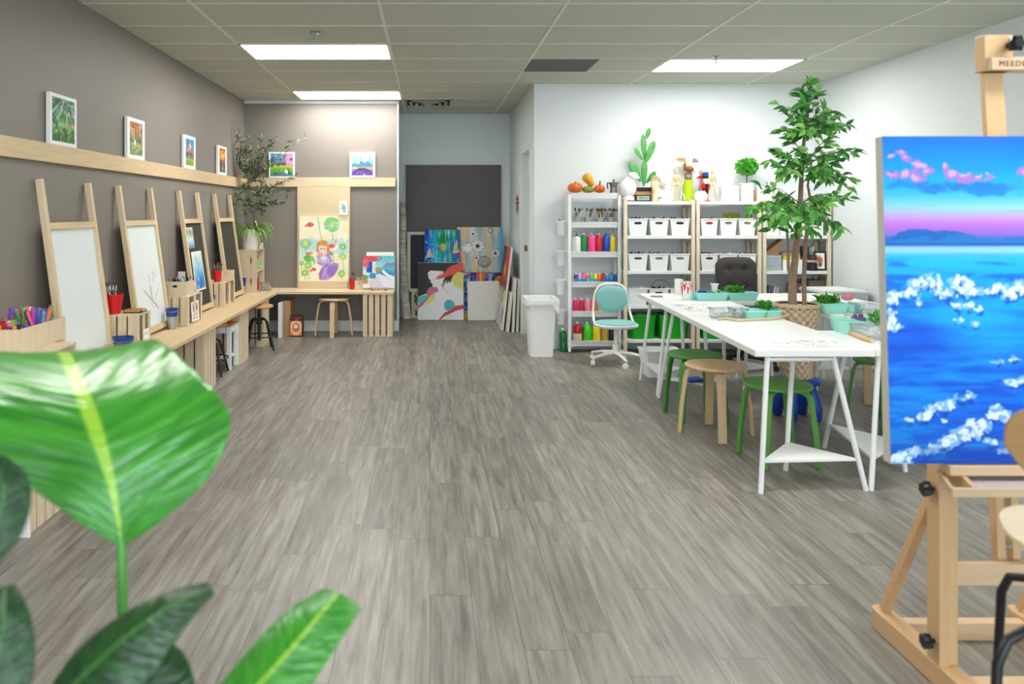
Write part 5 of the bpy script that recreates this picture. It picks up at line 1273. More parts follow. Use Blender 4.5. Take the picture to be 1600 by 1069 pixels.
# plaster head
m = MB().loft([rr(.12,.10,.01,0), rr(.12,.10,.01,.02), rr(.07,.07,.02,.03), rr(.06,.06,.02,.05)])
m.loft([rr(.16,.08,.03,.045), rr(.17,.09,.03,.07), rr(.12,.08,.03,.10), rr(.06,.06,.025,.115), rr(.055,.058,.025,.14)])
m.ball((0,-.005,.185), (.046,.055,.062), 18, 12).tube([(0,-.058,.20), (0,-.072,.178), (0,-.06,.172)], [.006,.010,.006], 8).ball((0,-.052,.155), (.02,.014,.010)).ball((-.018,-.052,.196), (.012,.008,.006)).ball((.018,-.052,.196), (.012,.008,.006))
rd = random.Random(5)
for k in range(40):
    a = rd.uniform(0, 2*PI); e = rd.uniform(.1, 1.4); m.ball((.047*math.cos(a)*math.cos(e), .008+.05*math.sin(a)*math.cos(e)+.008, .20+.055*math.sin(e)), .015, 8, 6)
tag(m.build('plaster_portrait', PLASTER, loc=(sx_(1038), 8.08, TZ), smooth=70), 'curly-haired white plaster portrait head on the shelves', 'sculpture')
def mannequin(label, x, y, z, h_, rz=0, arm=(0, 0), lean_leg=0):
    t = thing('artist_mannequin', label, 'figure', (x, y, z), rz, 'jointed wooden mannequins')
    s_ = h_/.32
    def V(*a): return tuple(q*s_ for q in a)
    part('base', MB().lathe([(.001,0), (.035*s_,0), (.035*s_,.008*s_), (.001,.01*s_)], 20), MAN, t)
    part('head', MB().lathe([(.004*s_,.272*s_), (.016*s_,.28*s_), (.019*s_,.296*s_), (.014*s_,.316*s_), (.003*s_,.322*s_)], 14), MAN, t)
    m = MB().lathe([(.006*s_,.255*s_), (.006*s_,.275*s_)], 8).lathe([(.010*s_,.19*s_), (.022*s_,.20*s_), (.030*s_,.235*s_), (.028*s_,.252*s_), (.008*s_,.26*s_)], 16, sy=.62).ball(V(0,0,.185), .013*s_).lathe([(.012*s_,.150*s_), (.024*s_,.155*s_), (.026*s_,.17*s_), (.012*s_,.182*s_)], 14, sy=.7)
    part('torso', m, MAN, t, smooth=60)
    for i, sd in enumerate((-1, 1)):
        o = arm[i]; sh_ = Vector(V(sd*.034,0,.246)); el = sh_ + Vector(V(sd*(.008+.02*o), -.02*o, -.062)); ha = el + Vector(V(sd*(.004-.045*o), -.03*o, -.052))
        m = MB().ball(sh_, .009*s_).tube([sh_, el], [.008*s_, .007*s_], 8).ball(el, .008*s_).tube([el, ha], [.007*s_, .005*s_], 8).ball(ha - Vector(V(0,0,.009)), V(.007,.005,.013))
        part('arm', m, MAN, t, smooth=60)
        hp = Vector(V(sd*.014, 0, .15)); kn = hp + Vector(V(sd*(.004+.012*lean_leg), -.008, -.066)); an = kn + Vector(V(sd*(.002+.014*lean_leg), .004, -.062))
        m = MB().ball(hp, .010*s_).tube([hp, kn], [.011*s_, .008*s_], 8).ball(kn, .009*s_).tube([kn, an], [.008*s_, .005*s_], 8).ball(an + Vector(V(0,-.008,-.008)), V(.008,.018,.006))
        part('leg', m, MAN, t, smooth=60)
    return t
mannequin('jointed wooden mannequin with arms down beside the plaster head', sx_(1057), 8.05, TZ, .335)
mannequin('jointed wooden mannequin striding beside the nutcracker, red at its feet', sx_(1114.5, 8.0), 8.03, TZ, .335, .4, (.9, .2), 1.1)
tag(MB().box(-.03,.03,-.02,.02,0,.008).build('red_scrap', RED, loc=(sx_(1105, 7.97), 7.975, TZ), bev=.002), 'tiny red scrap at the feet of the striding mannequin', 'scrap')
# white branch wire figure
m = MB(); 
for q in (((0,0,0),(.01,0,.12),(-.02,0,.2),(-.035,0,.245)), ((.01,0,.10),(.04,0,.06),(.045,0,.02)), ((0,0,.16),(.03,0,.20),(.02,0,.25))): m.tube(q, .005, 6)
tag(m.build('white_twig', WPLAST, loc=(sx_(1067.5), 8.14, TZ)), 'thin white twisted twig beside the wooden mannequin', 'twig')
# horned head figure in a green dress
t = thing('horned_figure', 'horned animal-head figure in a long lime green dress', 'figure', (sx_(1082), 8.18, TZ))
part('dress', MB().lathe([(.001,0), (.058,0), (.060,.02), (.052,.12), (.045,.19), (.05,.225), (.001,.235)], 22), mat('lime_cloth', 'B4CE1E', .7), t)
part('dress', MB().tube([(-.03,0,.20), (-.055,-.01,.225), (-.066,-.01,.24)], [.018,.014,.008], 8), MATS['lime_cloth'], t)
part('neck', MB().lathe([(.03,.22), (.036,.25), (.04,.29), (.034,.30)], 16).ball((-.01,-.03,.255), (.03,.02,.03)), mat('patch_fur', 'B09A88', .8, noise=1, nscale=22, dark=.3), t, smooth=60)
part('muzzle', MB().ball((0,-.03,.335), (.045,.05,.034)).ball((-.045,-.02,.36), (.012,.02,.04)), mat('russet', '9A5228', .5, noise=.6, nscale=20), t, smooth=60)
part('head', MB().loft([rr(.05,.06,.02,.345), rr(.07,.07,.02,.40), rr(.085,.07,.025,.45), rr(.06,.05,.02,.475)]), mat('cream_fur', 'EADBC2', .8), t, smooth=60)
part('ear', MB().leaf((-.03,0,.425), (-1,-.1,.22), (0,-1,.2), .11, .055, 0).leaf((-.03,.004,.425), (-1,-.1,.22), (0,1,.2), .11, .055, 0), mat('ear_tan', 'B8935E', .8), t)
part('ear', MB().leaf((.03,0,.435), (1,-.1,-.25), (0,-1,.2), .085, .055, 0).leaf((.03,.004,.435), (1,-.1,-.25), (0,1,.2), .085, .055, 0), mat('ear_grey', '8A7E7C', .8), t)
for s_ in (-1, 1): part('horn', MB().tube([(s_*.025,0,.465), (s_*.055,0,.485), (s_*.064,0,.52), (s_*.052,0,.555)], [.012,.011,.008,.003], 10), PLASTER, t)
part('tuft', MB().ball((0,-.01,.478), (.03,.02,.015)), PLASTER, t)
# elf-like figure and nutcracker
t = thing('red_scarf_figure', 'small figure with a red scarf behind the nutcracker', 'figure', (sx_(1094.5, 8.2)+.01, 8.20, TZ))
part('body', MB().lathe([(.001,0), (.03,0), (.026,.15), (.018,.24), (.001,.25)], 14), mat('grey_clay', 'A8A6A2', .7), t); part('scarf', MB().ball((-.006,-.01,.255), (.030,.02,.018)).leaf((-.01,-.02,.25), (-1,0,-.2), (0,-1,0), .05, .05), RED, t)
part('head', MB().ball((-.002,0,.305), (.024,.022,.034)), mat('skin_wood', 'C8A088', .6), t)
t = thing('nutcracker', 'painted nutcracker with a blue hat and red coat on the shelves', 'figure', (sx_(1104, 8.1), 8.13, TZ))
part('stand', MB().lathe([(.001,0), (.035,0), (.035,.012), (.001,.012)], 18), BLACKP, t)
part('legs', MB().lathe([(.012,.012), (.013,.09)], 10, c=(-.014,0,0)).lathe([(.012,.012), (.013,.09)], 10, c=(.014,0,0)), BLUE, t)
part('coat', MB().lathe([(.034,.085), (.032,.12), (.036,.17), (.030,.19), (.001,.19)], 16, sy=.8), RED, t)
part('belt', MB().box(-.012,.012,-.031,-.026,.09,.185).lathe([(.035,.125),(.036,.128),(.036,.136),(.035,.139)], 16, sy=.85), BLACKP, t)
for s_ in (-1, 1): part('arm', MB().tube([(s_*.038,0,.18), (s_*.048,-.004,.14), (s_*.042,-.02,.11)], [.011,.010,.009], 8), RED, t); part('hand', MB().ball((s_*.042,-.022,.10), .009), PLASTER, t)
part('face', MB().lathe([(.02,.185), (.026,.19), (.028,.235), (.026,.24)], 16), mat('nut_face', 'F0D8C4', .5), t); part('beard', MB().loft([rr(.03,.01,.004,.182, cy=-.026), rr(.046,.012,.004,.212, cy=-.026)]), PLASTER, t)
hat_ = part('hat', MB().lathe([(.030,.238), (.030,.262), (.001,.262)], 18), BLACKP, t); part('crown', MB().lathe([(.030,.262), (.031,.298), (.024,.304), (.001,.306)], 18), BLUE, hat_)
# white plaster solids
m = MB().loft([[(.075*a*math.cos(k*PI/3+.3), .075*a*math.sin(k*PI/3+.3), z) for k in range(6)] for a, z in ((.85,0),(1,.06),(.6,.105))]); tag(m.build('plaster_solid', PLASTER, loc=(sx_(1096.5, 8.0), 8.03, TZ), smooth=10), 'faceted white plaster dome before the nutcracker', 'plaster shape', 'white plaster drawing solids')
m = MB().loft([[(.085*a*math.cos(k*PI/2+.5), .085*a*math.sin(k*PI/2+.5), z) for k in range(4)] for a, z in ((1,0),(.02,.11))]); tag(m.build('plaster_pyramid', PLASTER, loc=(sx_(1138, 8.0), 8.04, TZ), smooth=10), 'white plaster pyramid between striding mannequin and topiary', 'plaster shape', 'white plaster drawing solids')
tag(MB().box(-.09,.09,-.05,.05,0,.165).build('plaster_block', PLASTER, loc=(sx_(1140, 8.15)-.0, 8.175, TZ), bev=.003), 'white plaster block behind the white pyramid', 'plaster shape', 'white plaster drawing solids')
for k, (px, h_, lab) in enumerate(((1196, .155, 'white plaster block beside the terracotta cup'), (1222, .13, 'white plaster block behind the tree leaves'))): tag(MB().box(-.07,.07,-.05,.05,0,h_).build('plaster_block', PLASTER, loc=(sx_(px), 8.10, TZ), bev=.003), lab, 'plaster shape', 'white plaster drawing solids')
tag(MB().lathe([(.001,0),(.06,0),(.001,.15)], 28).build('plaster_cone', PLASTER, loc=(sx_(1250), 8.12, TZ)), 'white plaster cone behind the tree leaves', 'plaster shape', 'white plaster drawing solids')
tag(tub(MB(), .10, .10, .14, .14, .10, r=.045).build('white_bowl', PLASTER, loc=(sx_(1275), 8.10, TZ)), 'white square bowl near the side wall on the shelves', 'bowl')
# topiary
t = thing('topiary', 'round leafy topiary ball in a tall white pot on the shelves', 'potted plant', (sx_(1171), 8.12, TZ))
part('pot', tub(MB(), .10, .09, .11, .10, .19, r=.006, t=.006), WPLAST, t); part('soil', MB().box(-.045,.045,-.04,.04,.16,.17), mat('soil', '33261C', .9), t)
part('stem', MB().tube([(0,0,.16), (.002,0,.26), (0,0,.36)], .005, 7), STEM, t)
m = MB(); rd = random.Random(9)
m.ball((0,0,.36), (.07,.07,.058))
for k in range(420):
    d = Vector((rd.gauss(0,1), rd.gauss(0,1), rd.gauss(0,1))).normalized(); r_ = .045 + .05*rd.random()**.5
    m.leaf(Vector((0,0,.36)) + Vector((d.x*r_*1.05, d.y*r_, d.z*r_*.85)), d + Vector((rd.gauss(0,.5), rd.gauss(0,.5), rd.gauss(0,.5)-.2)), (rd.gauss(0,1), rd.gauss(0,1), 1), .032, .026, rd.choice((0,0,1)))
part('foliage', m, [leaf_mat('topiary_leaf', '4FB82A', '2C8A1E', .4, 30), leaf_mat('topiary_leaf_pale', '86D84A', '5CBA34', .4, 30)], t)
t = thing('terracotta_cup', 'slender tan cup beside the topiary pot', 'cup', (sx_(1178.5), 8.10, TZ)); part('cup_body', MB().lathe([(.001,0), (.022,0), (.028,.12), (.025,.12), (.02,.01), (.001,.01)], 20), TERRA, t)
# ------------------------------------------------------------------ white trestle tables set as a horseshoe
TH = .73
def top(label, pts, group='white table tops on trestles'):
    """top from its four corners (x, y)"""
    cx = sum(p[0] for p in pts)/4; cy = sum(p[1] for p in pts)/4
    return tag(MB().prism([(x-cx, y-cy) for x, y in pts], 0, .034).build('trestle_table', WTABLE, loc=(cx, cy, TH-.034), bev=.002), label, 'table', group)
A0, A1 = (1.674, 4.04), (2.297, 4.075)
def lx(y): return 1.674 + (y-4.04)*.055
def rx_(y): return 2.299 + (y-4.075)*.045
top('long white table top with colouring sheets, its near end over the second green stool', [(lx(4.04), 4.04), (rx_(4.04), 4.045), (rx_(5.398), 5.398), (lx(5.398), 5.398)])
top('white table top behind the longest one, holding the open plastic tubs', [(lx(5.40), 5.40), (rx_(5.40), 5.40), (rx_(6.278), 6.278), (lx(6.278), 6.278)])
top('white table top closing the far end of the horseshoe, before the black chair', [(1.80, 6.28), (3.50, 6.28), (3.50, 6.885), (1.82, 6.885)])
top('white table top at the near end of the horseshoe, partly behind the wave canvas', [(2.301, 4.045), (3.70, 4.045), (3.70, 4.715), (2.329, 4.715)])
top('white table top on the side of the horseshoe near the side wall', [(2.76, 4.717), (3.38, 4.717), (3.42, 6.278), (2.82, 6.278)])
def trestle(label, feet, tops, sz=.165, ins=.5):
    """three tube legs, a triangular shelf and a top bar"""
    t = thing('table_trestle', label, 'trestle', (feet[0][0], feet[0][1], 0), group='white tube trestles under the tables')
    o = Vector((feet[0][0], feet[0][1], 0)); zt = TH-.0365
    F_ = [Vector((x, y, 0))-o for x, y in feet]; T_ = [Vector((x, y, zt))-o for x, y in tops]
    for f, q in zip(F_, T_): part('leg', MB().tube([f, q], .0135, 10), WHITE, t)
    s_ = [f + (q-f)*(sz/zt) for f, q in zip(F_, T_)]
    if (s_[1]-s_[0]).cross(s_[2]-s_[0]).z < 0: s_ = [s_[0], s_[2], s_[1]]
    part('triangle_shelf', MB().loft([[tuple(p + Vector((0,0,-.012))) for p in s_], [tuple(p) for p in s_]]), WHITE, t)
    part('top_bar', MB().tube([T_[0] - Vector((0,0,.014)), T_[2] - Vector((0,0,.014))], .012, 8).tube([T_[0] - Vector((0,0,.014)), T_[1] - Vector((0,0,.014))], .012, 8), WHITE, t)
    return t
trestle('white tube trestle around the second green stool at the near table corner', [(1.694, 4.02), (1.985, 4.38), (2.255, 4.06)], [(1.745, 4.06), (1.99, 4.30), (2.09, 4.07)])
trestle('white tube trestle just beside the easel canvas, under the near cross table', [(2.285, 4.065), (2.41, 4.80), (2.64, 4.36)], [(2.325, 4.07), (2.42, 4.55), (2.60, 4.42)])
trestle('white tube trestle with a blue book on its shelf beside the first green stool', [(1.775, 6.09), (2.065, 5.79), (2.30, 6.12)], [(1.84, 5.93), (2.04, 5.85), (2.22, 5.95)])
trestle('white tube trestle over the white basket at the far corner of the tables', [(1.805, 6.74), (1.785, 6.16), (2.10, 6.45)], [(1.86, 6.62), (1.90, 6.30), (2.06, 6.45)])
trestle('white tube trestle under the far table beside the black chair base', [(2.55, 6.36), (2.66, 6.80), (2.84, 6.50)], [(2.60, 6.42), (2.68, 6.74), (2.80, 6.52)])
trestle('white tube trestle under the far table, seen past the plant pot', [(3.12, 6.34), (3.41, 6.80), (3.46, 6.42)], [(3.16, 6.40), (3.38, 6.74), (3.42, 6.46)])
trestle('white tube trestle under the table near the side wall', [(2.86, 4.82), (3.30, 4.80), (3.08, 5.0)], [(2.90, 4.84), (3.26, 4.84), (3.08, 4.97)])
tag(MB().box(-.07,.07,-.05,.05,0,.022).build('blue_book', mat('book_blue2', '2148A8', .5), loc=(1.99, 5.92, .167), rot=(0,0,.3), bev=.002), 'small blue book lying on the trestle shelf', 'book')
t = thing('white_basket', 'white slotted plastic basket on the floor under the far table corner', 'basket', (2.03, 6.93, 0))
m = tub(MB(), .26, .20, .33, .26, .235, r=.03, t=.004); part('basket_body', m, WPLAST, t)
# stools
bent_stool('green round stool closest to the mint chair', 1.86, 5.51, GREEN, GREEN, .05, r_=.188, h_=.452)
bent_stool('natural wood round stool between the two near green stools', 1.855, 5.10, BIRCHV, BIRCHV, .62, r_=.192, h_=.455)
bent_stool('green round stool inside the near white trestle', 2.02, 4.56, mat('stool_green_light', '5CA044', .45), MATS['stool_green_light'], .06, r_=.188, h_=.452)
bent_stool('green round stool half hidden by the wave canvas edge', 3.06, 5.29, mat('stool_green_dark', '3F7A30', .45), MATS['stool_green_dark'], .3, r_=.186, h_=.452)
bent_stool('natural wood round stool deep under the side table', 3.37, 6.05, BIRCHV, BIRCHV, .3, r_=.17, h_=.45)
# blue chunky stool carrying the planter
t = thing('chunky_stool', 'rounded deep blue plastic stool carrying the tree planter', 'stool', (2.57, 5.50, 0))
part('seat', MB().lathe([(.001,.235), (.13,.238), (.152,.25), (.158,.265), (.150,.280), (.12,.286), (.001,.286)], 36), BLUE, t, smooth=60)
for k in range(4):
    a = PI/4 + .1 + k*PI/2; c, s_ = math.cos(a), math.sin(a)
    part('leg', MB().tube([(.09*c,.09*s_,.24), (.105*c,.105*s_,.17), (.125*c,.125*s_,.08), (.13*c,.13*s_,.015), (.13*c,.13*s_,.0)], [.030,.036,.041,.036,.024], 16), BLUE, t, smooth=60)
# ---- tall leafy tree in a woven planter
TX, TY, TZ0 = 2.57, 5.50, .287
t = thing('leafy_tree', 'tall artificial leafy tree in a woven planter in the middle of the tables', 'tree', (TX, TY, TZ0))
prof = lambda z: .098 + .042*(z/.5)
m = MB(); nu = 128; nv = 60; rings = []
for j in range(nv+1):
    z = .5*j/nv; row = int(z/.028)
    rings.append([((prof(z) + .0095*math.sin(2*PI*(k/nu*16 + (.5 if row % 2 else 0)))*abs(math.sin(PI*z/.028)))*math.cos(2*PI*k/nu), (prof(z) + .0095*math.sin(2*PI*(k/nu*16 + (.5 if row % 2 else 0)))*abs(math.sin(PI*z/.028)))*math.sin(2*PI*k/nu), z) for k in range(nu)])
m.loft(rings, cap=(True, False))
part('woven_planter', m, mat('wicker_pale', 'CDB699', .75, noise=.35, nscale=40, bump=.3), t, smooth=50)
m = MB().loft([[(r_*math.cos(2*PI*k/36), r_*math.sin(2*PI*k/36), z) for k in range(36)] for r_, z in ((.137,.495), (.148,.50), (.150,.512), (.144,.518), (.134,.514), (.130,.46), (.001,.455))], cap=(False, True))
m2 = MB().lathe([(.146,.492), (.151,.505), (.146,.520), (.138,.518), (.136,.50)], 40)
part('planter_rim', m2, MATS['wicker_pale'], t, smooth=60)
part('inner_liner', MB().loft([[(r_*math.cos(2*PI*k/36), r_*math.sin(2*PI*k/36), z) for k in range(36)] for r_, z in ((.136,.512), (.132,.47), (.001,.465))], cap=(False, True)), mat('liner_dark', '1E1A22', .7), t)
def tc_(px, py, Y=5.5): return P(px, py, Y) - Vector((TX, TY, TZ0))
BARK = mat('tan_bark', '9A7F68', .75, noise=.7, nscale=7, stretch=(3, 3, 12), bump=.5, dark=.6)
B0 = Vector((-.01, 0, .45))
trunks = [[(1238,480,5.48),(1238,440,5.48),(1243,400,5.5),(1248,350,5.5),(1250,320,5.5),(1252,280,5.5),(1255,230,5.5),(1262,180,5.5),(1266,135,5.5)],
          [(1257,480,5.52),(1256,440,5.52),(1258,390,5.55),(1262,350,5.55),(1268,320,5.55),(1262,290,5.56),(1268,255,5.56)],
          [(1238,440,5.47),(1232,420,5.46),(1231,380,5.45),(1229,350,5.44),(1222,325,5.42)]]
rads = [[.030,.026,.023,.021,.018,.015,.012,.009,.005], [.016,.015,.014,.013,.010,.008,.005], [.017,.012,.009,.008,.004]]
for tr, rd_ in zip(trunks, rads): part('trunk', MB().tube([tc_(*q) for q in tr], rd_, 10), BARK, t, smooth=60)
LEAFM = [leaf_mat('ficus_leaf', '57A848', '3A8436', .35, 22), leaf_mat('ficus_leaf_pale', '92CC66', '66AE4A', .38, 22), leaf_mat('ficus_leaf_dark', '3E8240', '2C6432', .35, 22)]
rd = random.Random(21)
# leafy sprays: start on the trunk, then tip (photo position, depth), number of leaves
sprays = [((1264,160,5.5),(1266,128,5.5),16),((1262,175,5.5),(1250,140,5.45),12),((1262,175,5.5),(1275,145,5.45),14),
 ((1260,200,5.5),(1215,163,5.35),11),((1258,205,5.5),(1240,180,5.3),14),((1260,200,5.5),(1290,172,5.4),14),((1260,190,5.5),(1262,160,5.3),14),
 ((1258,215,5.5),(1214,203,5.35),13),((1258,215,5.5),(1236,208,5.25),14),((1258,215,5.5),(1262,200,5.2),16),((1260,210,5.5),(1300,172,5.55),13),((1260,215,5.5),(1326,196,5.5),20),
 ((1260,215,5.5),(1312,178,5.7),14),((1260,220,5.5),(1302,196,5.35),16),((1260,220,5.5),(1288,190,5.3),14),((1258,190,5.5),(1245,170,5.75),10),((1258,210,5.5),(1280,180,5.8),12),
 ((1256,250,5.5),(1232,216,5.5),10),((1254,265,5.5),(1212,236,5.3),16),((1252,275,5.5),(1200,252,5.25),10),((1254,262,5.5),(1240,248,5.2),16),((1256,260,5.5),(1262,238,5.25),15),
 ((1258,258,5.5),(1300,214,5.6),16),((1258,258,5.5),(1338,236,5.55),20),((1258,262,5.5),(1336,282,5.45),20),((1260,265,5.5),(1322,290,5.35),16),((1258,262,5.5),(1318,232,5.3),16),((1260,268,5.5),(1300,262,5.15),16),
 ((1258,268,5.5),(1284,268,5.1),16),((1255,272,5.5),(1222,262,5.15),14),((1258,275,5.5),(1292,280,5.3),14),((1262,280,5.5),(1310,250,5.75),14),((1256,262,5.5),(1230,250,5.8),12),((1254,270,5.5),(1212,274,5.2),8),
 ((1250,318,5.5),(1190,290,5.3),14),((1250,322,5.5),(1170,326,5.2),18),((1250,325,5.5),(1186,345,5.15),17),((1250,325,5.5),(1210,330,5.1),16),((1250,328,5.5),(1228,345,5.0),15),
 ((1252,328,5.5),(1250,345,5.0),15),((1252,322,5.5),(1290,320,5.2),16),((1252,322,5.5),(1322,312,5.35),20),((1252,325,5.5),(1316,358,5.2),18),((1252,328,5.5),(1292,350,5.1),17),((1252,330,5.5),(1272,362,5.1),14),
 ((1252,318,5.5),(1300,305,5.7),14),((1250,318,5.5),(1220,312,5.7),14),((1250,330,5.5),(1206,358,5.25),12),((1252,330,5.5),(1240,370,5.2),8),((1250,320,5.5),(1190,318,5.6),14),((1250,322,5.5),(1270,335,4.95),14)]
fol = MB(); tw = MB()
for b, e, n_ in sprays:
    b = tc_(*b); e = tc_(*e); mid = (b+e)/2 + Vector((0, 0, .035))
    tw.tube([b, mid, e], [.005, .003, .0015], 5)
    dr = (e-b).normalized()
    n_ = int(n_*1.35)
    for k in range(n_):
        s_ = .22 + .80*(k+.5)/n_
        p = b*(1-s_)**2 + mid*2*s_*(1-s_) + e*s_*s_
        d = dr*rd.uniform(.5,1.1) + Vector((rd.gauss(0,.75), rd.gauss(0,.75), rd.gauss(-.35,.45)))
        fol.leaf(p + Vector((rd.gauss(0,.010), rd.gauss(0,.010), rd.gauss(0,.010))), d, (rd.gauss(0,.6), rd.gauss(-1,.6), .7), rd.uniform(.065,.10), rd.uniform(.032,.044), rd.choice((0,0,1,1,2)), fold=.12, droop=.2)
part('twigs', tw, mat('twig_green', '6A6A48', .7), t); part('foliage', fol, LEAFM, t, smooth=25)

# ------------------------------------------------------------------ chairs
t = thing('mint_swivel_chair', 'mint-seated white swivel chair with a round-topped back', 'chair', (1.765, 7.46, 0), .08)
MINTF = mat('mint_fabric', '8CC8C6', .85, noise=.25, nscale=60, dark=.85)
def dshape(w_, h_, n=28, r=.75):
    out = []
    for k in range(n):
        a = 2*PI*k/n; c, s_ = math.cos(a), math.sin(a); e = 2.6
        out.append((w_/2*math.copysign(abs(c)**(2/e), c), h_/2*math.copysign(abs(s_)**(2/e), s_)))
    return out
sh_ = dshape(.40, .36)
part('seat_shell', MB().loft([[(x*k, y*k, z) for x, y in sh_] for k, z in ((.8,.345), (1,.36), (1.03,.375), (1.0,.385))]), WPLAST, t, smooth=60)
part('seat_cushion', MB().loft([[(x*k, y*k, z) for x, y in sh_] for k, z in ((.95,.384), (.96,.392), (.88,.402), (.5,.408))]), MINTF, t, smooth=60)
bs = dshape(.31, .255)
def bp_(x, z, y): return (x*(1-.12*(z < 0)*abs(z)/.127), y + .03*(x/.16)**2*-1 + .0, z + .60)
part('back_cushion', MB().loft([[bp_(x*k, z*k, y) for x, z in bs] for k, y in ((.6,.128), (.92,.133), (1,.142), (1,.150), (.9,.158))]), MINTF, t, smooth=60)
q = [(-.185,.02,.375), (-.19,.08,.40), (-.182,.135,.48), (-.168,.15,.60), (-.15,.15,.68), (-.11,.152,.73), (-.05,.152,.748), (.05,.152,.748), (.11,.152,.73), (.15,.15,.68), (.168,.15,.60), (.182,.135,.48), (.19,.08,.40), (.185,.02,.375)]
part('back_frame', MB().tube(q, .012, 10), WPLAST, t, smooth=70)
part('gas_column', MB().lathe([(.030,.09), (.030,.18), (.018,.185), (.018,.33), (.05,.345)], 18), WHITE, t)
for k in range(5):
    a = -PI/2 + .06 + k*2*PI/5; c, s_ = math.cos(a), math.sin(a)
    arm_ = part('base_arm', MB().tube([(.02*c,.02*s_,.105), (.14*c,.14*s_,.098), (.27*c,.27*s_,.075)], [.024,.020,.015], 4, up=(0,0,1)), WHITE, t, smooth=20)
    m = MB().tube([(.262*c,.262*s_,.075), (.262*c,.262*s_,.05)], .007, 8); T_ = Matrix.Translation((.262*c+.01*s_, .262*s_-.01*c, .028)) @ Matrix.Rotation(a+.9, 4, 'Z') @ Matrix.Rotation(PI/2, 4, 'X')
    m.lathe([(.010,-.020), (.026,-.018), (.027,-.004), (.020,0), (.027,.004), (.026,.018), (.010,.020)], 18, T=T_)
    part('caster', m, WPLAST, arm_)
t = thing('black_tufted_chair', 'dark tufted swivel chair behind the far table', 'chair', (2.93, 7.30, 0), -.05)
DK = mat('dark_felt', '3E3A3A', .9, noise=.3, nscale=50)
m = MB(); nx, nz = 25, 25; rings = []
g0 = len(m.v)
def backpt(i, j, s_):
    u = -1 + 2*i/(nx-1); v = j/(nz-1)
    w_ = .205*(1 - .10*(1-v)); e = 1 - abs(u)**4*.0
    r_ = .30; zz = v
    # rounded upper corners
    top = .49 - .075*abs(u)**5
    y = -.035*s_*(1 - abs(u)**6)*(1 - abs(2*v-1)**8*.8)
    for bu in (-.36, .36):
        for bv in (.42, .77):
            y += .020*s_*math.exp(-(((u-bu)/.13)**2 + ((v-bv)/.07)**2))
    for bv in (.42, .77): y += .007*s_*math.exp(-((v-bv)/.03)**2)*(abs(u) < .8)
    return (u*w_*(1-.05*v**6*abs(u)), y + .06*v - .02*0 + .20, .52 + v*top)
vs = [backpt(i, j, 1) for j in range(nz) for i in range(nx)] + [backpt(i, j, -1) for j in range(nz) for i in range(nx)]
N_ = nx*nz; fs = []
for j in range(nz-1):
    for i in range(nx-1):
        a = j*nx+i; fs.append((a, a+1, a+nx+1, a+nx)); fs.append((N_+a, N_+a+nx, N_+a+nx+1, N_+a+1))
ed = [i for i in range(nx)] + [j*nx+nx-1 for j in range(1, nz)] + [(nz-1)*nx+i for i in range(nx-2, -1, -1)] + [j*nx for j in range(nz-2, 0, -1)]
for a, b_ in zip(ed, ed[1:]+ed[:1]): fs.append((b_, a, N_+a, N_+b_))
m.add(vs, fs); part('backrest', m, DK, t, smooth=80)
for u in (-.36, .36):
    for v in (.42, .77): part('button', MB().ball((u*.2, .20+.06*v-.018, .52+v*.485), .009, 10, 6), BLACKP, t)
part('seat', MB().loft([[(x*k, y*k, z) for x, y in dshape(.46,.44)] for k, z in ((.9,.42), (1,.44), (1,.49), (.9,.51), (.6,.515))]), DK, t, smooth=60)
part('bracket', MB().bar((0,.15,.43), (0,.25,.60), .05, .012), BLACK, t)
part('gas_column', MB().lathe([(.028,.08), (.028,.24), (.016,.245), (.016,.42)], 16), BLACK, t)
for k in range(5):
    a = .5 + k*2*PI/5; c, s_ = math.cos(a), math.sin(a)
    arm_ = part('base_arm', MB().tube([(.02*c,.02*s_,.11), (.16*c,.16*s_,.10), (.29*c,.29*s_,.07)], [.022,.018,.013], 8), BLACK, t)
    m = MB(); T_ = Matrix.Translation((.285*c, .285*s_, .029)) @ Matrix.Rotation(a+.5, 4, 'Z') @ Matrix.Rotation(PI/2, 4, 'X')
    m.lathe([(.010,-.022), (.028,-.020), (.028,-.004), (.022,0), (.028,.004), (.028,.020), (.010,.022)], 18, T=T_); part('caster', m, BLACKP, arm_)

# ------------------------------------------------------------------ things on the tables
ZT = TH + .0008
def tab(px, py): 
    Y = (CH-TH)*F/(py-CY); return (px-CX)*Y/F, Y
def mint_tray(label, x, y, w_, d_, h_=.055, rz=0):
    t = thing('mint_tray', label, 'tray', (x, y, ZT), rz, 'mint plastic trays on the tables')
    part('tray_body', tub(MB(), w_*.88, d_*.86, w_, d_, h_, t=.003, r=.025, lip=.004), MINT, t); return t
def moss(label, x, y, z, w_, d_, h_, seed):
    m = MB(); rd = random.Random(seed)
    for k in range(260):
        p = Vector((rd.uniform(-w_/2, w_/2), rd.uniform(-d_/2, d_/2), rd.uniform(-.005, h_*.75))); m.leaf(p, (rd.gauss(0,1), rd.gauss(0,1), .8), (rd.gauss(0,1), rd.gauss(0,1), .2), rd.uniform(.25,.5)*h_+.010, .012, rd.choice((0,1)), fold=.2)
    m.lathe([(.001,-.012), (w_*.4,-.01), (w_*.3,h_*.35), (.001,h_*.5)], 14, sy=d_/w_)
    return tag(m.build('moss_sprigs', [MOSS, leaf_mat('moss_light', '66B83A', '3F9A1E', .6, 40)], loc=(x, y, z)), label, 'moss', kind='stuff')
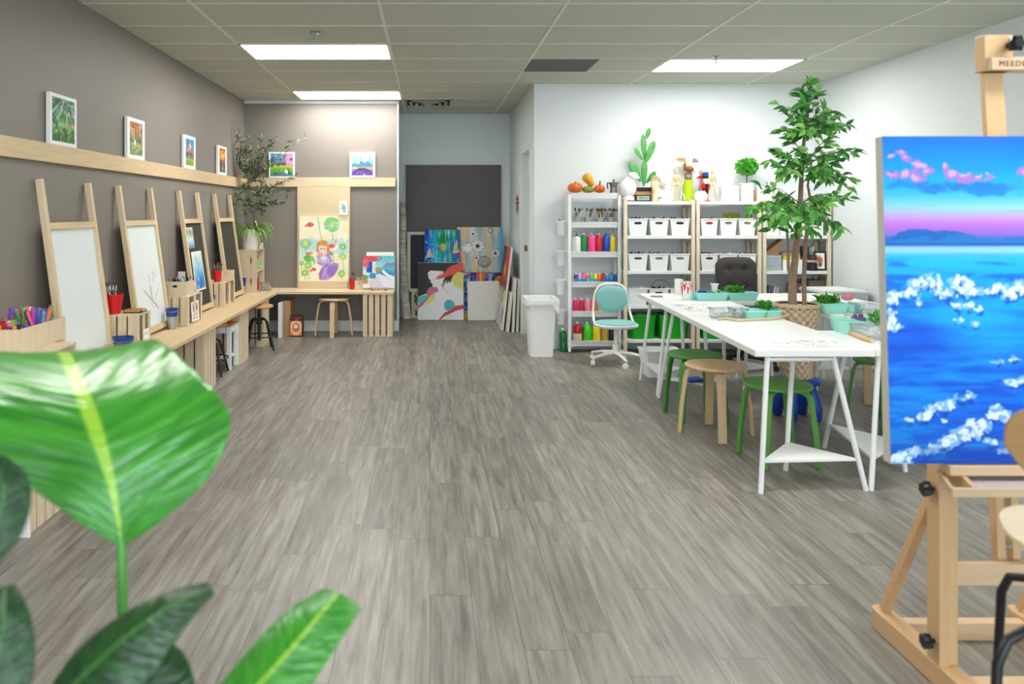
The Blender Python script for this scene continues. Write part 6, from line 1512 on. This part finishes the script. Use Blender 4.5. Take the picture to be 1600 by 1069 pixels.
# first column: far to near
x, y = tab(1097, 470.5); mint_tray('small mint tray right beside the red and white striped cup', x-.025, y+.17, .13, .16, .055)
x, y = tab(1112, 470); mint_tray('mint tray full of blue and green beads', x+.015, y+.07, .27, .13, .062)
m = MB(); rd = random.Random(3); mb_ = [MB(), MB()]
for k in range(60): mb_[k % 2].ball((rd.uniform(-.042,.042), rd.uniform(-.035,.035), rd.uniform(-.012,.026)), .012, 8, 5)
tag(mb_[0].build('blue_beads', BLUE, loc=(x-.05, y+.07, ZT+.045)), 'blue beads heaped in the mint tray', 'beads', kind='stuff'); tag(mb_[1].build('green_beads', mat('bead_green', '5FA83A', .4), loc=(x+.05, y+.07, ZT+.045)), 'green beads heaped in the mint tray', 'beads', kind='stuff')
tag(tub(MB(), .04, .04, .05, .05, .075, r=.02).build('paper_cup', WPLAST, loc=(x+.05, y+.075, ZT+.055)), 'small white paper cup standing in the bead tray', 'cup')
tag(tub(MB(), .045, .045, .055, .055, .055, r=.02).build('paper_cup', WPLAST, loc=(x+.12, y+.19, ZT)), 'squat white cup behind the bead tray', 'cup')
x2, y2 = tab(1164, 470); mint_tray('mint tray with green moss beside the bead tray', x2, y2+.08, .25, .13, .06); moss('green moss sprigs in the mint tray before the black chair', x2-.06, y2+.08, ZT+.055, .12, .09, .06, 4)
t = thing('striped_cup', 'white cup with dripping red stripes at the far table corner', 'cup', tab(1073, 468)+(ZT,))
part('cup_body', MB().lathe([(.001,0), (.040,0), (.050,.145), (.047,.145), (.038,.006), (.001,.006)], 28), WPLAST, t)
m = MB(); rd = random.Random(6)
for k in range(11):
    a = k*2*PI/11; L = rd.uniform(.07,.135); pts = []
    for q in range(6):
        z = .144 - L*q/5; r_ = .040 + .010*z/.145 + .0008; pts.append((r_*math.cos(a+.12*q*rd.random()*.3), r_*math.sin(a+.1*q*.2), z))
    n0 = [tuple(p) for p in pts]; vs = []
    for i, p in enumerate(pts):
        ww = (.27, .25, .20, .15, .10, .02)[i]; aa = math.atan2(p[1], p[0]); r_ = math.hypot(p[0], p[1]); vs += [(r_*math.cos(aa-ww), r_*math.sin(aa-ww), p[2]), (r_*math.cos(aa+ww), r_*math.sin(aa+ww), p[2])]
    m.add(vs, [(2*i, 2*i+1, 2*i+3, 2*i+2) for i in range(5)])
part('red_drips', m, RED, t)
part('handle', MB().tube([(-.044,0,.11), (-.075,0,.115), (-.085,0,.07), (-.07,0,.035), (-.042,0,.04)], .007, 8), WPLAST, t)
tag(MB().lathe([(.001,0), (.035,0), (.035,.13), (.012,.132), (.001,.132)], 24).build('paper_roll', WPLAST, loc=(tab(1066, 463)[0]+.02, tab(1066, 463)[1]+.16, ZT)), 'white paper roll standing behind the striped cup', 'roll')
x, y = tab(1026, 464); tag(MB().box(-.05,.05,-.035,.035,0,.008).build('wooden_coaster', mat('taupe_card', '9A8E84', .6), loc=(x, y, ZT), rot=(0,0,-.3), bev=.002), 'small brown-grey card at the far corner of the table', 'card')
def doodles(seed, n, w_=120, h_=60, cols=('3A4A44', '6A6A60', '4A6A50', '8A6A50')):
    a = Art(w_, h_, 'F4F5F5'); rd = random.Random(seed)
    for k in range(n):
        u, v = rd.uniform(.06,.94), rd.uniform(.1,.9); r_ = rd.uniform(.02,.05); c = rd.choice(cols)
        if rd.random() < .5: a.ring(u, v, r_, r_*1.8, c, .22, .8)
        else: a.line([(u, v), (u+rd.uniform(-.06,.06), v+rd.uniform(-.12,.12)), (u+rd.uniform(-.08,.08), v+rd.uniform(-.1,.1))], c, .006, .8)
    return a
def flat_sheet(label, x, y, w_, d_, seed, n, rz=0):
    o = painted('colouring_sheet', doodles(seed, n), w_, d_, .0006, edge=WPLAST); o.rotation_euler = (-PI/2, 0, rz); o.location = (x, y-d_/2, ZT+.0012)
    return tag(o, label, 'colouring sheet', 'colouring sheets with line drawings')
x, y = tab(1092, 480); flat_sheet('white colouring sheet by the clear tubs, on the far part of the table', x, y, .30, .42, 1, 46)
x, y = tab(1262, 537); flat_sheet('large white colouring sheet at the near end of the table', x, y, .44, .21, 2, 60)
x, y = tab(1222, 461); flat_sheet('white colouring sheet on the far table beside the tree', x+.1, y, .44, .16, 3, 50)
def clear_box(label, x, y, w_, d_, h_):
    t = thing('clear_tub', label, 'tub', (x, y, ZT), group='clear plastic tubs on the tables'); part('tub_body', tub(MB(), w_*.92, d_*.92, w_, d_, h_, t=.003, r=.02), CLEAR, t)
    m = MB(); rd = random.Random(label)
    for k in range(14): m.bar((rd.uniform(-w_*.35,w_*.35), rd.uniform(-d_*.35,d_*.35), .012+.03*rd.random()), (rd.uniform(-w_*.35,w_*.35), rd.uniform(-d_*.35,d_*.35), .012+.03*rd.random()), .012, .006)
    o = m.build('paper_scraps', WPLAST, loc=(x, y, ZT+.004)); tag(o, 'white scraps inside the ' + label, 'scraps', kind='stuff')
x, y = tab(1135, 499); clear_box('clear plastic tub beside the pale twig', x, y+.08, .14, .14, .065)
x, y = tab(1158, 499); clear_box('clear plastic tub touching the mint trays', x+.01, y+.08, .085, .14, .065)
x, y = tab(1184, 500); mint_tray('mint tray beside the clear tub, empty', x, y+.09, .14, .17, .058)
x, y = tab(1211, 499); mint_tray('mint tray with moss closest to the tree planter', x, y+.09, .115, .16, .055); moss('green moss sprigs in the mint tray beside the planter', x-.02, y+.11, ZT+.055, .085, .08, .055, 8)
def stick(label, pts, r_, tube=True, c='E2CBA2'):
    q = [Vector((*tab(px, py), ZT+r_)) for px, py in pts]; o = q[0].copy()
    return tag(MB().tube([p-o for p in q], [r_*(.9+.2*((i*7) % 3)/2) for i in range(len(q))], 8).build('wooden_stick', wood('stick_'+c, c, .6, 'x', .3), loc=o, smooth=60), label, 'stick')
stick('long wavy pale twig lying across the table', [(1121,501),(1135,499.5),(1150,502.5),(1168,502),(1190,501),(1212,500),(1224,497),(1232,494)], .008)
stick('pale peeled stick lying before the nearer clear tubs at the table seam', [(1305,515.5),(1325,522),(1345,530),(1362,536)], .013, c='D8BC8C')
stick('thin pale rod lying before the clear tub on the side table', [(1319,494),(1345,493),(1380,491)], .007)
# side and near cross table
x, y = tab(1303, 489.5); mint_tray('mint tray with moss beyond the planter, on the side table', x+.02, y+.09, .20, .17, .065); moss('green moss sprigs in the mint tray on the side table', x+.0, y+.09, ZT+.06, .13, .10, .065, 5)
x, y = tab(1337, 489.5); mint_tray('small mint tray beside pink paper on the side table', x+.015, y+.09, .12, .15, .055)
tag(MB().ball((0,0,.02), (.05,.03,.025)).ball((.03,0,.03), .02).build('pink_tissue', mat('pink_paper', 'D88A98', .8, noise=.5, nscale=30), loc=(tab(1322,478)[0], tab(1322,478)[1]-.02, ZT+.045)), 'crumpled pink paper between the mint trays of the side table', 'paper')
x, y = tab(1366, 492); clear_box('clear plastic tub of white pieces at the edge of the side table', x, y+.1, .16, .18, .07)
x, y = tab(1322, 517); mint_tray('mint tray with purple and tan bits in it, near the peeled stick', x+.0, y+.05, .09, .15, .07)
x, y = tab(1338, 524); mint_tray('mint tray with moss on the near cross table', x+.0, y+.10, .10, .20, .075)
x, y = tab(1370, 512); mint_tray('mint tray partly behind the wave canvas', x+.02, y+.06, .18, .12, .06)
moss('tall green moss sprigs on the near cross table', tab(1342, 512)[0]+.02, 4.58, ZT+.06, .17, .10, .075, 6); 
tag(MB().box(-.03,.03,-.03,.03,0,.02).ball((.02,.01,.03), .014).ball((-.02,.0,.03), .012).build('purple_bits', mat('purple_clay', '7A68A8', .7, noise=.9, nscale=40), loc=(tab(1318, 510)[0], 4.72, ZT+.06)), 'purple and tan scraps in the mint tray', 'scraps', kind='stuff')
x, y = tab(1370, 533); clear_box('clear plastic tub closest to the wave canvas', x+.03, y+.10, .16, .18, .075)
# ------------------------------------------------------------------ studio easel with the wave canvas
EX = 1.80
EB = wood('easel_beech', 'D6B084', .45, 'z', .3); EBY = wood('easel_beech_y', 'D6B084', .45, 'y', .3); EBX = wood('easel_beech_x', 'DABB98', .45, 'x', .3)
t = thing('studio_easel', 'large H-frame wooden studio easel holding the wave canvas', 'easel', (EX, 2.40, 0))
for s_ in (-1, 1):
    x = s_*.235
    part('foot_beam', MB().loft([rr(.062, .80, .028, .0, cx=x, cy=-.055), rr(.062, .80, .028, .07, cx=x, cy=-.055)]), EBY, t, bev=.003)
    up_ = part('upright', MB().box(x-.03, x+.0, -.035, .025, .02, 1.02).box(x-.0, x+.03, -.030, .020, .07, 1.02), EB, t, bev=.002)
    part('brace', MB().bar((x*.96, .035, .60), (x, .30, .075), .028, .028, up=(0,1,0)), EB, t, bev=.002)
    m = MB(); T_ = Matrix.Translation((x-s_*0-.042, -.01, .598)) @ Matrix.Rotation(PI/2, 4, 'Y')
    m.loft([[(r_*(1+.12*math.cos(6*a))*math.cos(a), r_*(1+.12*math.cos(6*a))*math.sin(a), z) for a in [2*PI*k/24 for k in range(24)]] for r_, z in ((.006,.03), (.006,.0), (.020,-.002), (.022,-.018), (.016,-.026))], T=T_); part('knob', m, BLACKP, up_)
    T_ = Matrix.Translation((x-.042, -.012, .135)) @ Matrix.Rotation(PI/2, 4, 'Y'); m = MB()
    m.loft([[(r_*(1+.12*math.cos(6*a))*math.cos(a), r_*(1+.12*math.cos(6*a))*math.sin(a), z) for a in [2*PI*k/24 for k in range(24)]] for r_, z in ((.006,.03), (.006,.0), (.020,-.002), (.022,-.018), (.016,-.026))], T=T_); part('knob', m, BLACKP, up_)
part('rear_crossbar', MB().box(-.205, .205, .235, .275, .0, .06), EBX, t, bev=.003)
part('front_crossbar', MB().box(-.205, .205, -.10, -.055, .01, .055), EBX, t, bev=.003)
part('middle_crossbar', MB().box(-.205, .205, -.005, .02, .30, .365), EBX, t, bev=.002)
# rear ratchet mast
for x in (-.036, .012): part('mast_rail', MB().bar((x+.012, .05, .33), (x+.012, .10, 1.18), .024, .03, up=(0,1,0)), EB, t, bev=.001)
m = MB()
for k in range(12): m.tube([(-.02,.045+.0035*k,.40+.05*k), (.02,.045+.0035*k,.40+.05*k)], .005, 6)
part('ratchet_pin', m, ZINC, t)
part('mast', MB().bar((0,.045,1.0), (0,.125,1.99), .062, .02, up=(0,1,0)), EB, t, bev=.001)
part('mast_head', MB().box(-.055, .035, .07, .115, 1.885, 2.00), EB, t, bev=.003)
clamp_ = part('top_clamp', MB().box(-.05, .16, .045, .105, 1.885, 1.925), EBX, t, bev=.002)
m = MB(); T_ = Matrix.Translation((.02, .07, 1.965)) @ Matrix.Rotation(PI/2, 4, 'X')
m.loft([[(r_*(1+.12*math.cos(6*a))*math.cos(a), r_*(1+.12*math.cos(6*a))*math.sin(a), z) for a in [2*PI*k/24 for k in range(24)]] for r_, z in ((.008,-.01), (.008,.02), (.022,.022), (.024,.04), (.014,.05))], T=T_); part('knob', m, BLACKP, t)
# name on the clamp
cu = bpy.data.curves.new('brand_text', 'FONT'); cu.body = 'MEEDEN'; cu.size = .024; cu.extrude = .0006; cu.space_character = 1.25
tx = bpy.data.objects.new('lettering', cu); COL.objects.link(tx); dg = bpy.context.evaluated_depsgraph_get()
me = bpy.data.meshes.new_from_object(tx.evaluated_get(dg)); bpy.data.objects.remove(tx)
me.materials.clear(); me.materials.append(mat('burnt_lettering', '6A4A36', .7))
tx = bpy.data.objects.new('lettering', me); COL.objects.link(tx); tx.parent = clamp_; tx.location = (-.028, .0440, 1.896); tx.rotation_euler = (PI/2, 0, 0)
# shelf and drawer
part('canvas_ledge', MB().box(-.285, .285, -.115, -.04, .672, .700), EBX, t, bev=.002)
part('drawer_side', MB().loft([[(x, y, z) for y, z in ((-.187,.640), (-.04,.628), (-.04,.671), (-.115,.671))] for x in (-.25, -.237)]), EBY, t)
part('drawer_floor', MB().box(-.237, .26, -.187, -.04, .650, .656), mat('drawer_lilac', 'C9BCC0', .6, noise=.4, nscale=9), t)
part('drawer_front', MB().box(-.335, .30, -.20, -.187, .640, .665), EBX, t, bev=.002)
part('drawer_arm', MB().bar((-.328,-.187,.655), (-.27,-.04,.665), .010, .012), EBY, t)
part('blue_paint_smear', MB().box(-.21, -.10, -.184, -.172, .6562, .6570), BLUE, t)

def a_sea():
    nx, ny = 300, 330
    a = Art(nx, ny); u, v = a.u, a.v
    U = lambda px: (px-1388)/482; V = lambda py: (722-py)/510
    a.grad([(0,'0A62C4'),(V(660),'0E7AE0'),(V(590),'0F8CEC'),(V(520),'0A72E0'),(V(470),'12A0E4'),(V(430),'18B0E6'),(V(402),'3FC4EA'),(V(392),'A8D8EE'),(V(386),'A6C8EA'),
            (V(384),'1470BE'),(V(374),'2C80C6'),(V(368),'9A84D2'),(V(352),'C888DE'),(V(340),'CFAEE4'),(V(325),'A8DCF0'),(V(300),'4CC0EC'),(V(262),'12A6EA'),(V(212),'0A84DC')])
    sky = v > V(386); sea = ~sky
    # darker towards the upper far side of the sky
    a.mix(sky*sm(u,.2,.9)*sm(v,V(300),1)*.5, '0A60C4')
    # distant blue clouds over the horizon
    n = fbm(u,v,9,20,2); a.mix(((v > V(385)) & (v < V(371)+.022*(n-.5)*3+.014*np.sin(u*14)))*.9, '1E78C0'); a.mix(((v > V(380)) & (v < V(374)+.02*(n-.5)*2))*.35, '62A4DA')
    a.noise(3,60,'B070D8',.5,.8,.25,7)
    # pink clouds
    def cloud(blobs, colr, thr=.42, nz=.55, seed=5, s=26, a_=1, soft=.22):
        f = np.zeros(u.shape); uu = u + .030*(fbm(u,v,34,36,seed+50)-.5); vv = v + .030*(fbm(u,v,38,34,seed+70)-.5)
        for px, py, rx, ry in blobs: f = np.maximum(f, np.exp(-(((uu-U(px))/(rx/482))**2 + ((vv-V(py))/(ry/510))**2)))
        f = f*(1 + nz*(fbm(u,v,s,s,seed)-.5)*1.6); a.mix(sm(f, thr, thr+soft)*a_, colr); return f
    cloud([(1425,288,45,12),(1470,298,45,9),(1500,292,30,9),(1560,296,60,12),(1650,305,60,12),(1720,300,60,12)],'1E7CC8',.4,.8,3,14,.6,.5)
    pb = [(1400,243,10,5),(1418,241,10,7),(1428,247,9,6),(1448,258,16,9),(1456,266,18,8),(1405,273,18,7),(1425,275,20,10),(1445,280,16,7),(1490,264,7,9),(1500,273,14,8),(1520,277,20,9),(1540,280,18,8),(1558,278,10,6),(1620,270,22,9),(1655,276,26,9),(1700,268,26,10)]
    cloud(pb,'B890D4',.42,1.1,11,46); cloud([(x-1,y-1.5,rx*.8,ry*.7) for x,y,rx,ry in pb],'E6BCE4',.56,1.3,12,56,.85)
    # water texture
    n2 = fbm(u + .06*np.sin(v*30), v, 6, 46, 9)
    a.mix(sea*sm(n2,.50,.66)*.50*sm(V(398)-v,0,.04), '0A56CC'); a.mix(sea*sm(1-n2,.52,.68)*.40*sm(V(398)-v,0,.04), '34C4F0')
    a.mix(sea*sm(np.exp(-(((u-U(1560))/.2)**2 + ((v-V(520))/.12)**2)),.2,1)*.7,'18B8EA')
    a.mix(sea*sm(np.exp(-(((u-U(1510))/.16)**2 + ((v-V(495))/.05)**2)),.1,1)*.7,'20C0EC')
    def foam(blobs, thr=.40, seed=21): 
        cloud([(x+2,y+8,rx*1.05,ry*1.0) for x,y,rx,ry in blobs],'0A52C0',thr+.05,.35,seed+4,12,.7,.5); cloud(blobs,'A4CCEE',thr-.02,1.9,seed,70,.9,.16); cloud(blobs,'E8F3FC',thr+.12,2.0,seed+1,85,1,.25)
    crest = [(1396,468,12,14),(1396,500,9,20),(1398,512,20,6),(1412,460,14,9),(1428,456,14,7),(1436,444,14,9),(1450,440,14,10),(1462,438,14,10),(1470,452,14,14),(1486,462,14,8),(1500,442,13,14),(1508,436,14,9),(1518,444,12,12),(1512,456,12,10),(1440,466,5,12),(1532,455,12,6),(1552,454,16,6),(1572,450,16,8),(1585,460,18,10),(1602,452,16,14),(1640,448,40,14),(1700,456,50,12),(1760,450,50,14)]
    foam(crest)
    foam([(1500,478,12,5),(1520,478,12,5),(1534,484,9,4)], .45, 31); foam([(1506,502,10,3),(1527,506,8,3),(1495,499,6,2)], .5, 33)
    foam([(1560,564,12,4),(1586,562,10,4),(1640,566,20,5),(1582,598,16,6),(1600,594,14,5),(1660,600,30,7)], .48, 35)
    foam([(1420,654,10,4),(1440,650,14,8),(1452,640,14,11),(1470,634,14,9),(1484,630,10,7),(1500,620,12,6),(1514,618,12,6),(1476,656,8,3),(1556,634,8,4)], .42, 41)
    foam([(1400,716,16,12),(1416,710,14,12),(1428,704,10,9),(1444,704,10,6),(1454,698,14,8),(1478,694,16,10),(1490,684,16,11),(1508,676,16,12),(1520,660,14,11),(1534,662,14,9),(1528,676,14,9),(1548,690,14,5),(1566,702,12,4),(1552,650,14,8),(1566,646,14,8),(1574,656,8,7),(1600,690,20,8),(1660,680,40,10),(1720,690,40,10)], .40, 45)
    a.mix(((v<.05))*sm(u,.05,.12)*.35,'0A4CA8')
    l = a.c.mean(-1, keepdims=True); a.c = np.clip(l + (a.c-l)*1.08, 0, 1)**1.22
    return a
o = painted('wave_canvas', a_sea(), .90, .965, .036, edge=mat('canvas_side', 'C9C6B8', .8, noise=.1, nscale=60))
o.location = (EX, 2.30, .7035); o.rotation_euler = (-.046, 0, 0)
tag(o, 'large blue painting of breaking waves and pink clouds on the studio easel', 'painting')
# easel shift: ledge sits right under the canvas

# ------------------------------------------------------------------ plywood chair by the easel
t = thing('tall_swivel_chair', 'tall plywood-backed chair with a black tube base, cut off at the picture edge', 'chair', (1.41, 1.62, 0), -R(30))
def rsh(w_, h_, e, n=40): return [(w_/2*math.copysign(abs(math.cos(2*PI*k/n))**(2/e), math.cos(2*PI*k/n)), h_/2*math.copysign(abs(math.sin(2*PI*k/n))**(2/e), math.sin(2*PI*k/n))) for k in range(n)]
PLY = wood('chair_plywood', 'A87E48', .4, 'x', .4)
part('backrest', MB().loft([[(x*(1 - .30*max(0, -z/.10)), -.19 + .9*x*x + y, .970 + z) for x, z in rsh(.40, .20, 3.2)] for y in (0, .011)]), PLY, t, bev=.002, smooth=50)
part('seat', MB().loft([[(x, y, .762 + z + .10*x*x) for x, y in rsh(.38, .38, 2.4)] for z in (-.012, 0)]), wood('chair_ply_pale', 'E2CFA8', .4, 'x', .3), t, bev=.002, smooth=50)
part('back_support', MB().tube([(0,-.05,.742), (0,-.17,.735), (0,-.205,.78), (0,-.205,.99)], .011, 8), BLACK, t, smooth=70)
part('column', MB().lathe([(.026,.56), (.026,.66), (.016,.665), (.016,.735), (.06,.745)], 16), BLACK, t)
for k in range(4):
    a = R(188+30) + k*PI/2; c, s_ = math.cos(a), math.sin(a)
    part('leg', MB().tube([(.02*c,.02*s_,.60), (.20*c,.20*s_,.592), (.245*c,.245*s_,.575), (.268*c,.268*s_,.53), (.30*c,.30*s_,.0)], .010, 10), BLACK, t, smooth=70)

# ------------------------------------------------------------------ big-leaved plant close to the camera
LM = bpy.data.materials.new('broad_leaf'); LM.use_nodes = True
n = LM.node_tree; b = n.nodes['Principled BSDF']; uvn = n.nodes.new('ShaderNodeAttribute'); uvn.attribute_name = 'leafuv'
sp = n.nodes.new('ShaderNodeSeparateXYZ'); n.links.new(uvn.outputs['Vector'], sp.inputs[0])
wv = n.nodes.new('ShaderNodeTexNoise'); wv.inputs['Scale'].default_value = 1; wv.inputs['Detail'].default_value = 3
cb = n.nodes.new('ShaderNodeCombineXYZ')
ab = n.nodes.new('ShaderNodeMath'); ab.operation = 'ABSOLUTE'; n.links.new(sp.outputs[0], ab.inputs[0])
m1 = n.nodes.new('ShaderNodeMath'); m1.operation = 'MULTIPLY_ADD'; n.links.new(ab.outputs[0], m1.inputs[0]); m1.inputs[1].default_value = .14; n.links.new(sp.outputs[1], m1.inputs[2])
m2 = n.nodes.new('ShaderNodeMath'); m2.operation = 'MULTIPLY'; n.links.new(m1.outputs[0], m2.inputs[0]); m2.inputs[1].default_value = 34
n.links.new(m2.outputs[0], cb.inputs[1]); m3 = n.nodes.new('ShaderNodeMath'); m3.operation = 'MULTIPLY'; n.links.new(sp.outputs[0], m3.inputs[0]); m3.inputs[1].default_value = 1.2
n.links.new(m3.outputs[0], cb.inputs[0]); n.links.new(cb.outputs[0], wv.inputs['Vector'])
cr = n.nodes.new('ShaderNodeValToRGB'); cr.color_ramp.elements[0].position = .35; cr.color_ramp.elements[0].color = (*lin('1F7C12'), 1); cr.color_ramp.elements[1].position = .68; cr.color_ramp.elements[1].color = (*lin('48A428'), 1)
n.links.new(wv.outputs[0], cr.inputs[0])
# midrib
mr = n.nodes.new('ShaderNodeMapRange'); mr.inputs[1].default_value = .035; mr.inputs[2].default_value = .065; mr.inputs[3].default_value = 1; mr.inputs[4].default_value = 0; n.links.new(ab.outputs[0], mr.inputs[0])
mx = n.nodes.new('ShaderNodeMix'); mx.data_type = 'RGBA'; n.links.new(mr.outputs[0], mx.inputs[0]); n.links.new(cr.outputs[0], mx.inputs[6]); mx.inputs[7].default_value = (*lin('9CCB36'), 1)
n.links.new(mx.outputs[2], b.inputs['Base Color']); b.inputs['Roughness'].default_value = .30; b.inputs['Specular IOR Level'].default_value = .8
bp = n.nodes.new('ShaderNodeBump'); bp.inputs['Strength'].default_value = .55; bp.inputs['Distance'].default_value = .010; n.links.new(wv.outputs[0], bp.inputs['Height']); n.links.new(bp.outputs[0], b.inputs['Normal'])
LM_SHADED = LM.copy(); LM_SHADED.name = 'broad_leaf_shaded'  # leaf green copied darker, the shade on these leaves put into its colour
e = [x for x in LM_SHADED.node_tree.nodes if x.type == 'VALTORGB'][0].color_ramp.elements; e[0].color = (*lin('0D3012'), 1); e[1].color = (*lin('22581C'), 1)
[x for x in LM_SHADED.node_tree.nodes if x.type == 'MIX'][0].inputs[7].default_value = (*lin('3E7428'), 1)
PX, PY = -.62, 1.00
t = thing('broad_leaf_plant', 'broad-leaved green houseplant close to the camera', 'potted plant', (PX, PY, 0))
def big_leaf(name, mid, wl, wr, nrm, m=LM, side=None, curl=.0, wave=.004, n=60, k=24, seed=1):
    """mid: points down the midrib (tip..stem), wl/wr: half widths at the same stations, nrm: leaf normal"""
    mid = [Vector(p) for p in mid]; K = len(mid)
    def cr_(arr, s_):
        x = s_*(K-1); i = min(int(x), K-2); f = x-i
        p0, p1, p2, p3 = arr[max(i-1,0)], arr[i], arr[i+1], arr[min(i+2,K-1)]
        return .5*((2*p1) + (p2-p0)*f + (2*p0-5*p1+4*p2-p3)*f*f + (3*p1-p0-3*p2+p3)*f**3)
    vs = []; at = []
    for a in range(n+1):
        s_ = a/n; p = cr_(mid, s_); d = (cr_(mid, min(s_+.01,1)) - cr_(mid, max(s_-.01,0))).normalized()
        nn = Vector(nrm).normalized(); sd = d.cross(nn).normalized(); up = sd.cross(d).normalized()
        if side: sd = Vector(side).normalized(); up = sd.cross(d).normalized()
        L_, R_ = max(cr_(wl, s_), .0005), max(cr_(wr, s_), .0005)
        for j in range(2*k+1):
            c = (j-k)/k; ww = L_ if c < 0 else R_
            h_ = -curl*c*c*ww + wave*math.sin(s_*95 + abs(c)*26 + seed)*abs(c)**.5*(1-abs(c)*.2) - .012*max(0, 1-abs(c)*12)*0 + .06*abs(c)*ww*0
            vs.append(tuple(p + sd*c*ww + up*h_)); at.append((c, s_, 0))
    W_ = 2*k+1; fs = [(a*W_+j, a*W_+j+1, (a+1)*W_+j+1, (a+1)*W_+j) for a in range(n) for j in range(2*k)]
    mb = MB(); mb.add(vs, fs); o = part(name, mb, m, t, smooth=180)
    A_ = o.data.attributes.new('leafuv', 'FLOAT_VECTOR', 'POINT'); A_.data.foreach_set('vector', np.array(at, dtype=np.float32).ravel())
    sl = o.modifiers.new('s', 'SOLIDIFY'); sl.thickness = .0012
    return o
def L(px, py, Y): return P(px, py, Y) - Vector((PX, PY, 0))
sc = 1.12/F
# leaf 1, large, stem end at (190,850), tip up at (100,548)
# (offset: half widths in metres)
big_leaf('leaf', [L(88,640,1.62), L(92,575,1.50), L(100,551,1.36), L(126,605,1.22), L(150,670,1.16), L(172,750,1.13), L(186,820,1.12), L(190,852,1.12)],
         [.20, .26, .26, .26, .25, .115, .042, .003], [.04, .10, .150, .176, .196, .145, .055, .003], (-.10, -.52, .85), side=(1, .10, .03), curl=.10, wave=.0022, seed=1)
big_leaf('leaf', [L(330,918,1.02), L(262,948,.98), L(190,1000,.95), L(120,1065,.93), L(60,1135,.92)], [.010,.035,.055,.06,.03], [.010,.024,.034,.035,.02], (-.2,-.75,.55), LM_SHADED, curl=.3, wave=.001, seed=3)
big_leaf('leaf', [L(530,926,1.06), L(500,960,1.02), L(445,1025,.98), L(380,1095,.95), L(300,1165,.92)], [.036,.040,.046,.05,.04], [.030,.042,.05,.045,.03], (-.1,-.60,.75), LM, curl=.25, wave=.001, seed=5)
big_leaf('leaf', [L(-10,715,1.0), L(5,765,.98), L(-8,830,.96), L(-40,905,.95)], [.01,.03,.03,.01], [.006,.034,.038,.01], (.3,-.9,.1), LM_SHADED, curl=.2, wave=.001, seed=6)
big_leaf('leaf', [L(10,915,.98), L(5,970,.95), L(-5,1040,.93), L(-20,1120,.92)], [.01,.03,.04,.04], [.01,.035,.042,.03], (.2,-.85,.2), LM_SHADED, curl=.2, wave=.001, seed=7)
big_leaf('leaf', [L(215,1005,1.12), L(225,1050,1.1), L(215,1110,1.08), L(190,1180,1.05)], [.02,.06,.08,.05], [.02,.045,.07,.05], (-.1,-.55,.8), LM_SHADED, curl=.2, wave=.001, seed=8)
STM = mat('leaf_stem', '4E9A3A', .4)
top_ = L(190,850,1.12); part('stem', MB().tube([L(184,815,1.13), top_, L(192,960,1.12), L(190,1090,1.10), Vector((.07,.04,.45))], [.004,.0065,.008,.010,.016], 10), STM, t, smooth=70)
for e_, lab in ((L(60,1118,.92),0), (L(300,1158,.92),0), (L(-50,898,.95),0), (L(-20,1118,.92),0), (L(190,1178,1.05),0)):
    part('stem', MB().tube([e_, (e_ + Vector((0,0,.45)))*.5 + Vector((0,0,-.02)), Vector((0,0,.42))], [.005,.009,.012], 8), STM, t, smooth=70)
part('pot', MB().lathe([(.001,0), (.13,0), (.17,.38), (.18,.40), (.165,.40), (.15,.36), (.001,.36)], 36), mat('stone_white', 'E4E2DC', .7), t)
part('soil', MB().lathe([(.001,.37), (.152,.371)], 24), mat('soil', '33261C', .9), t)
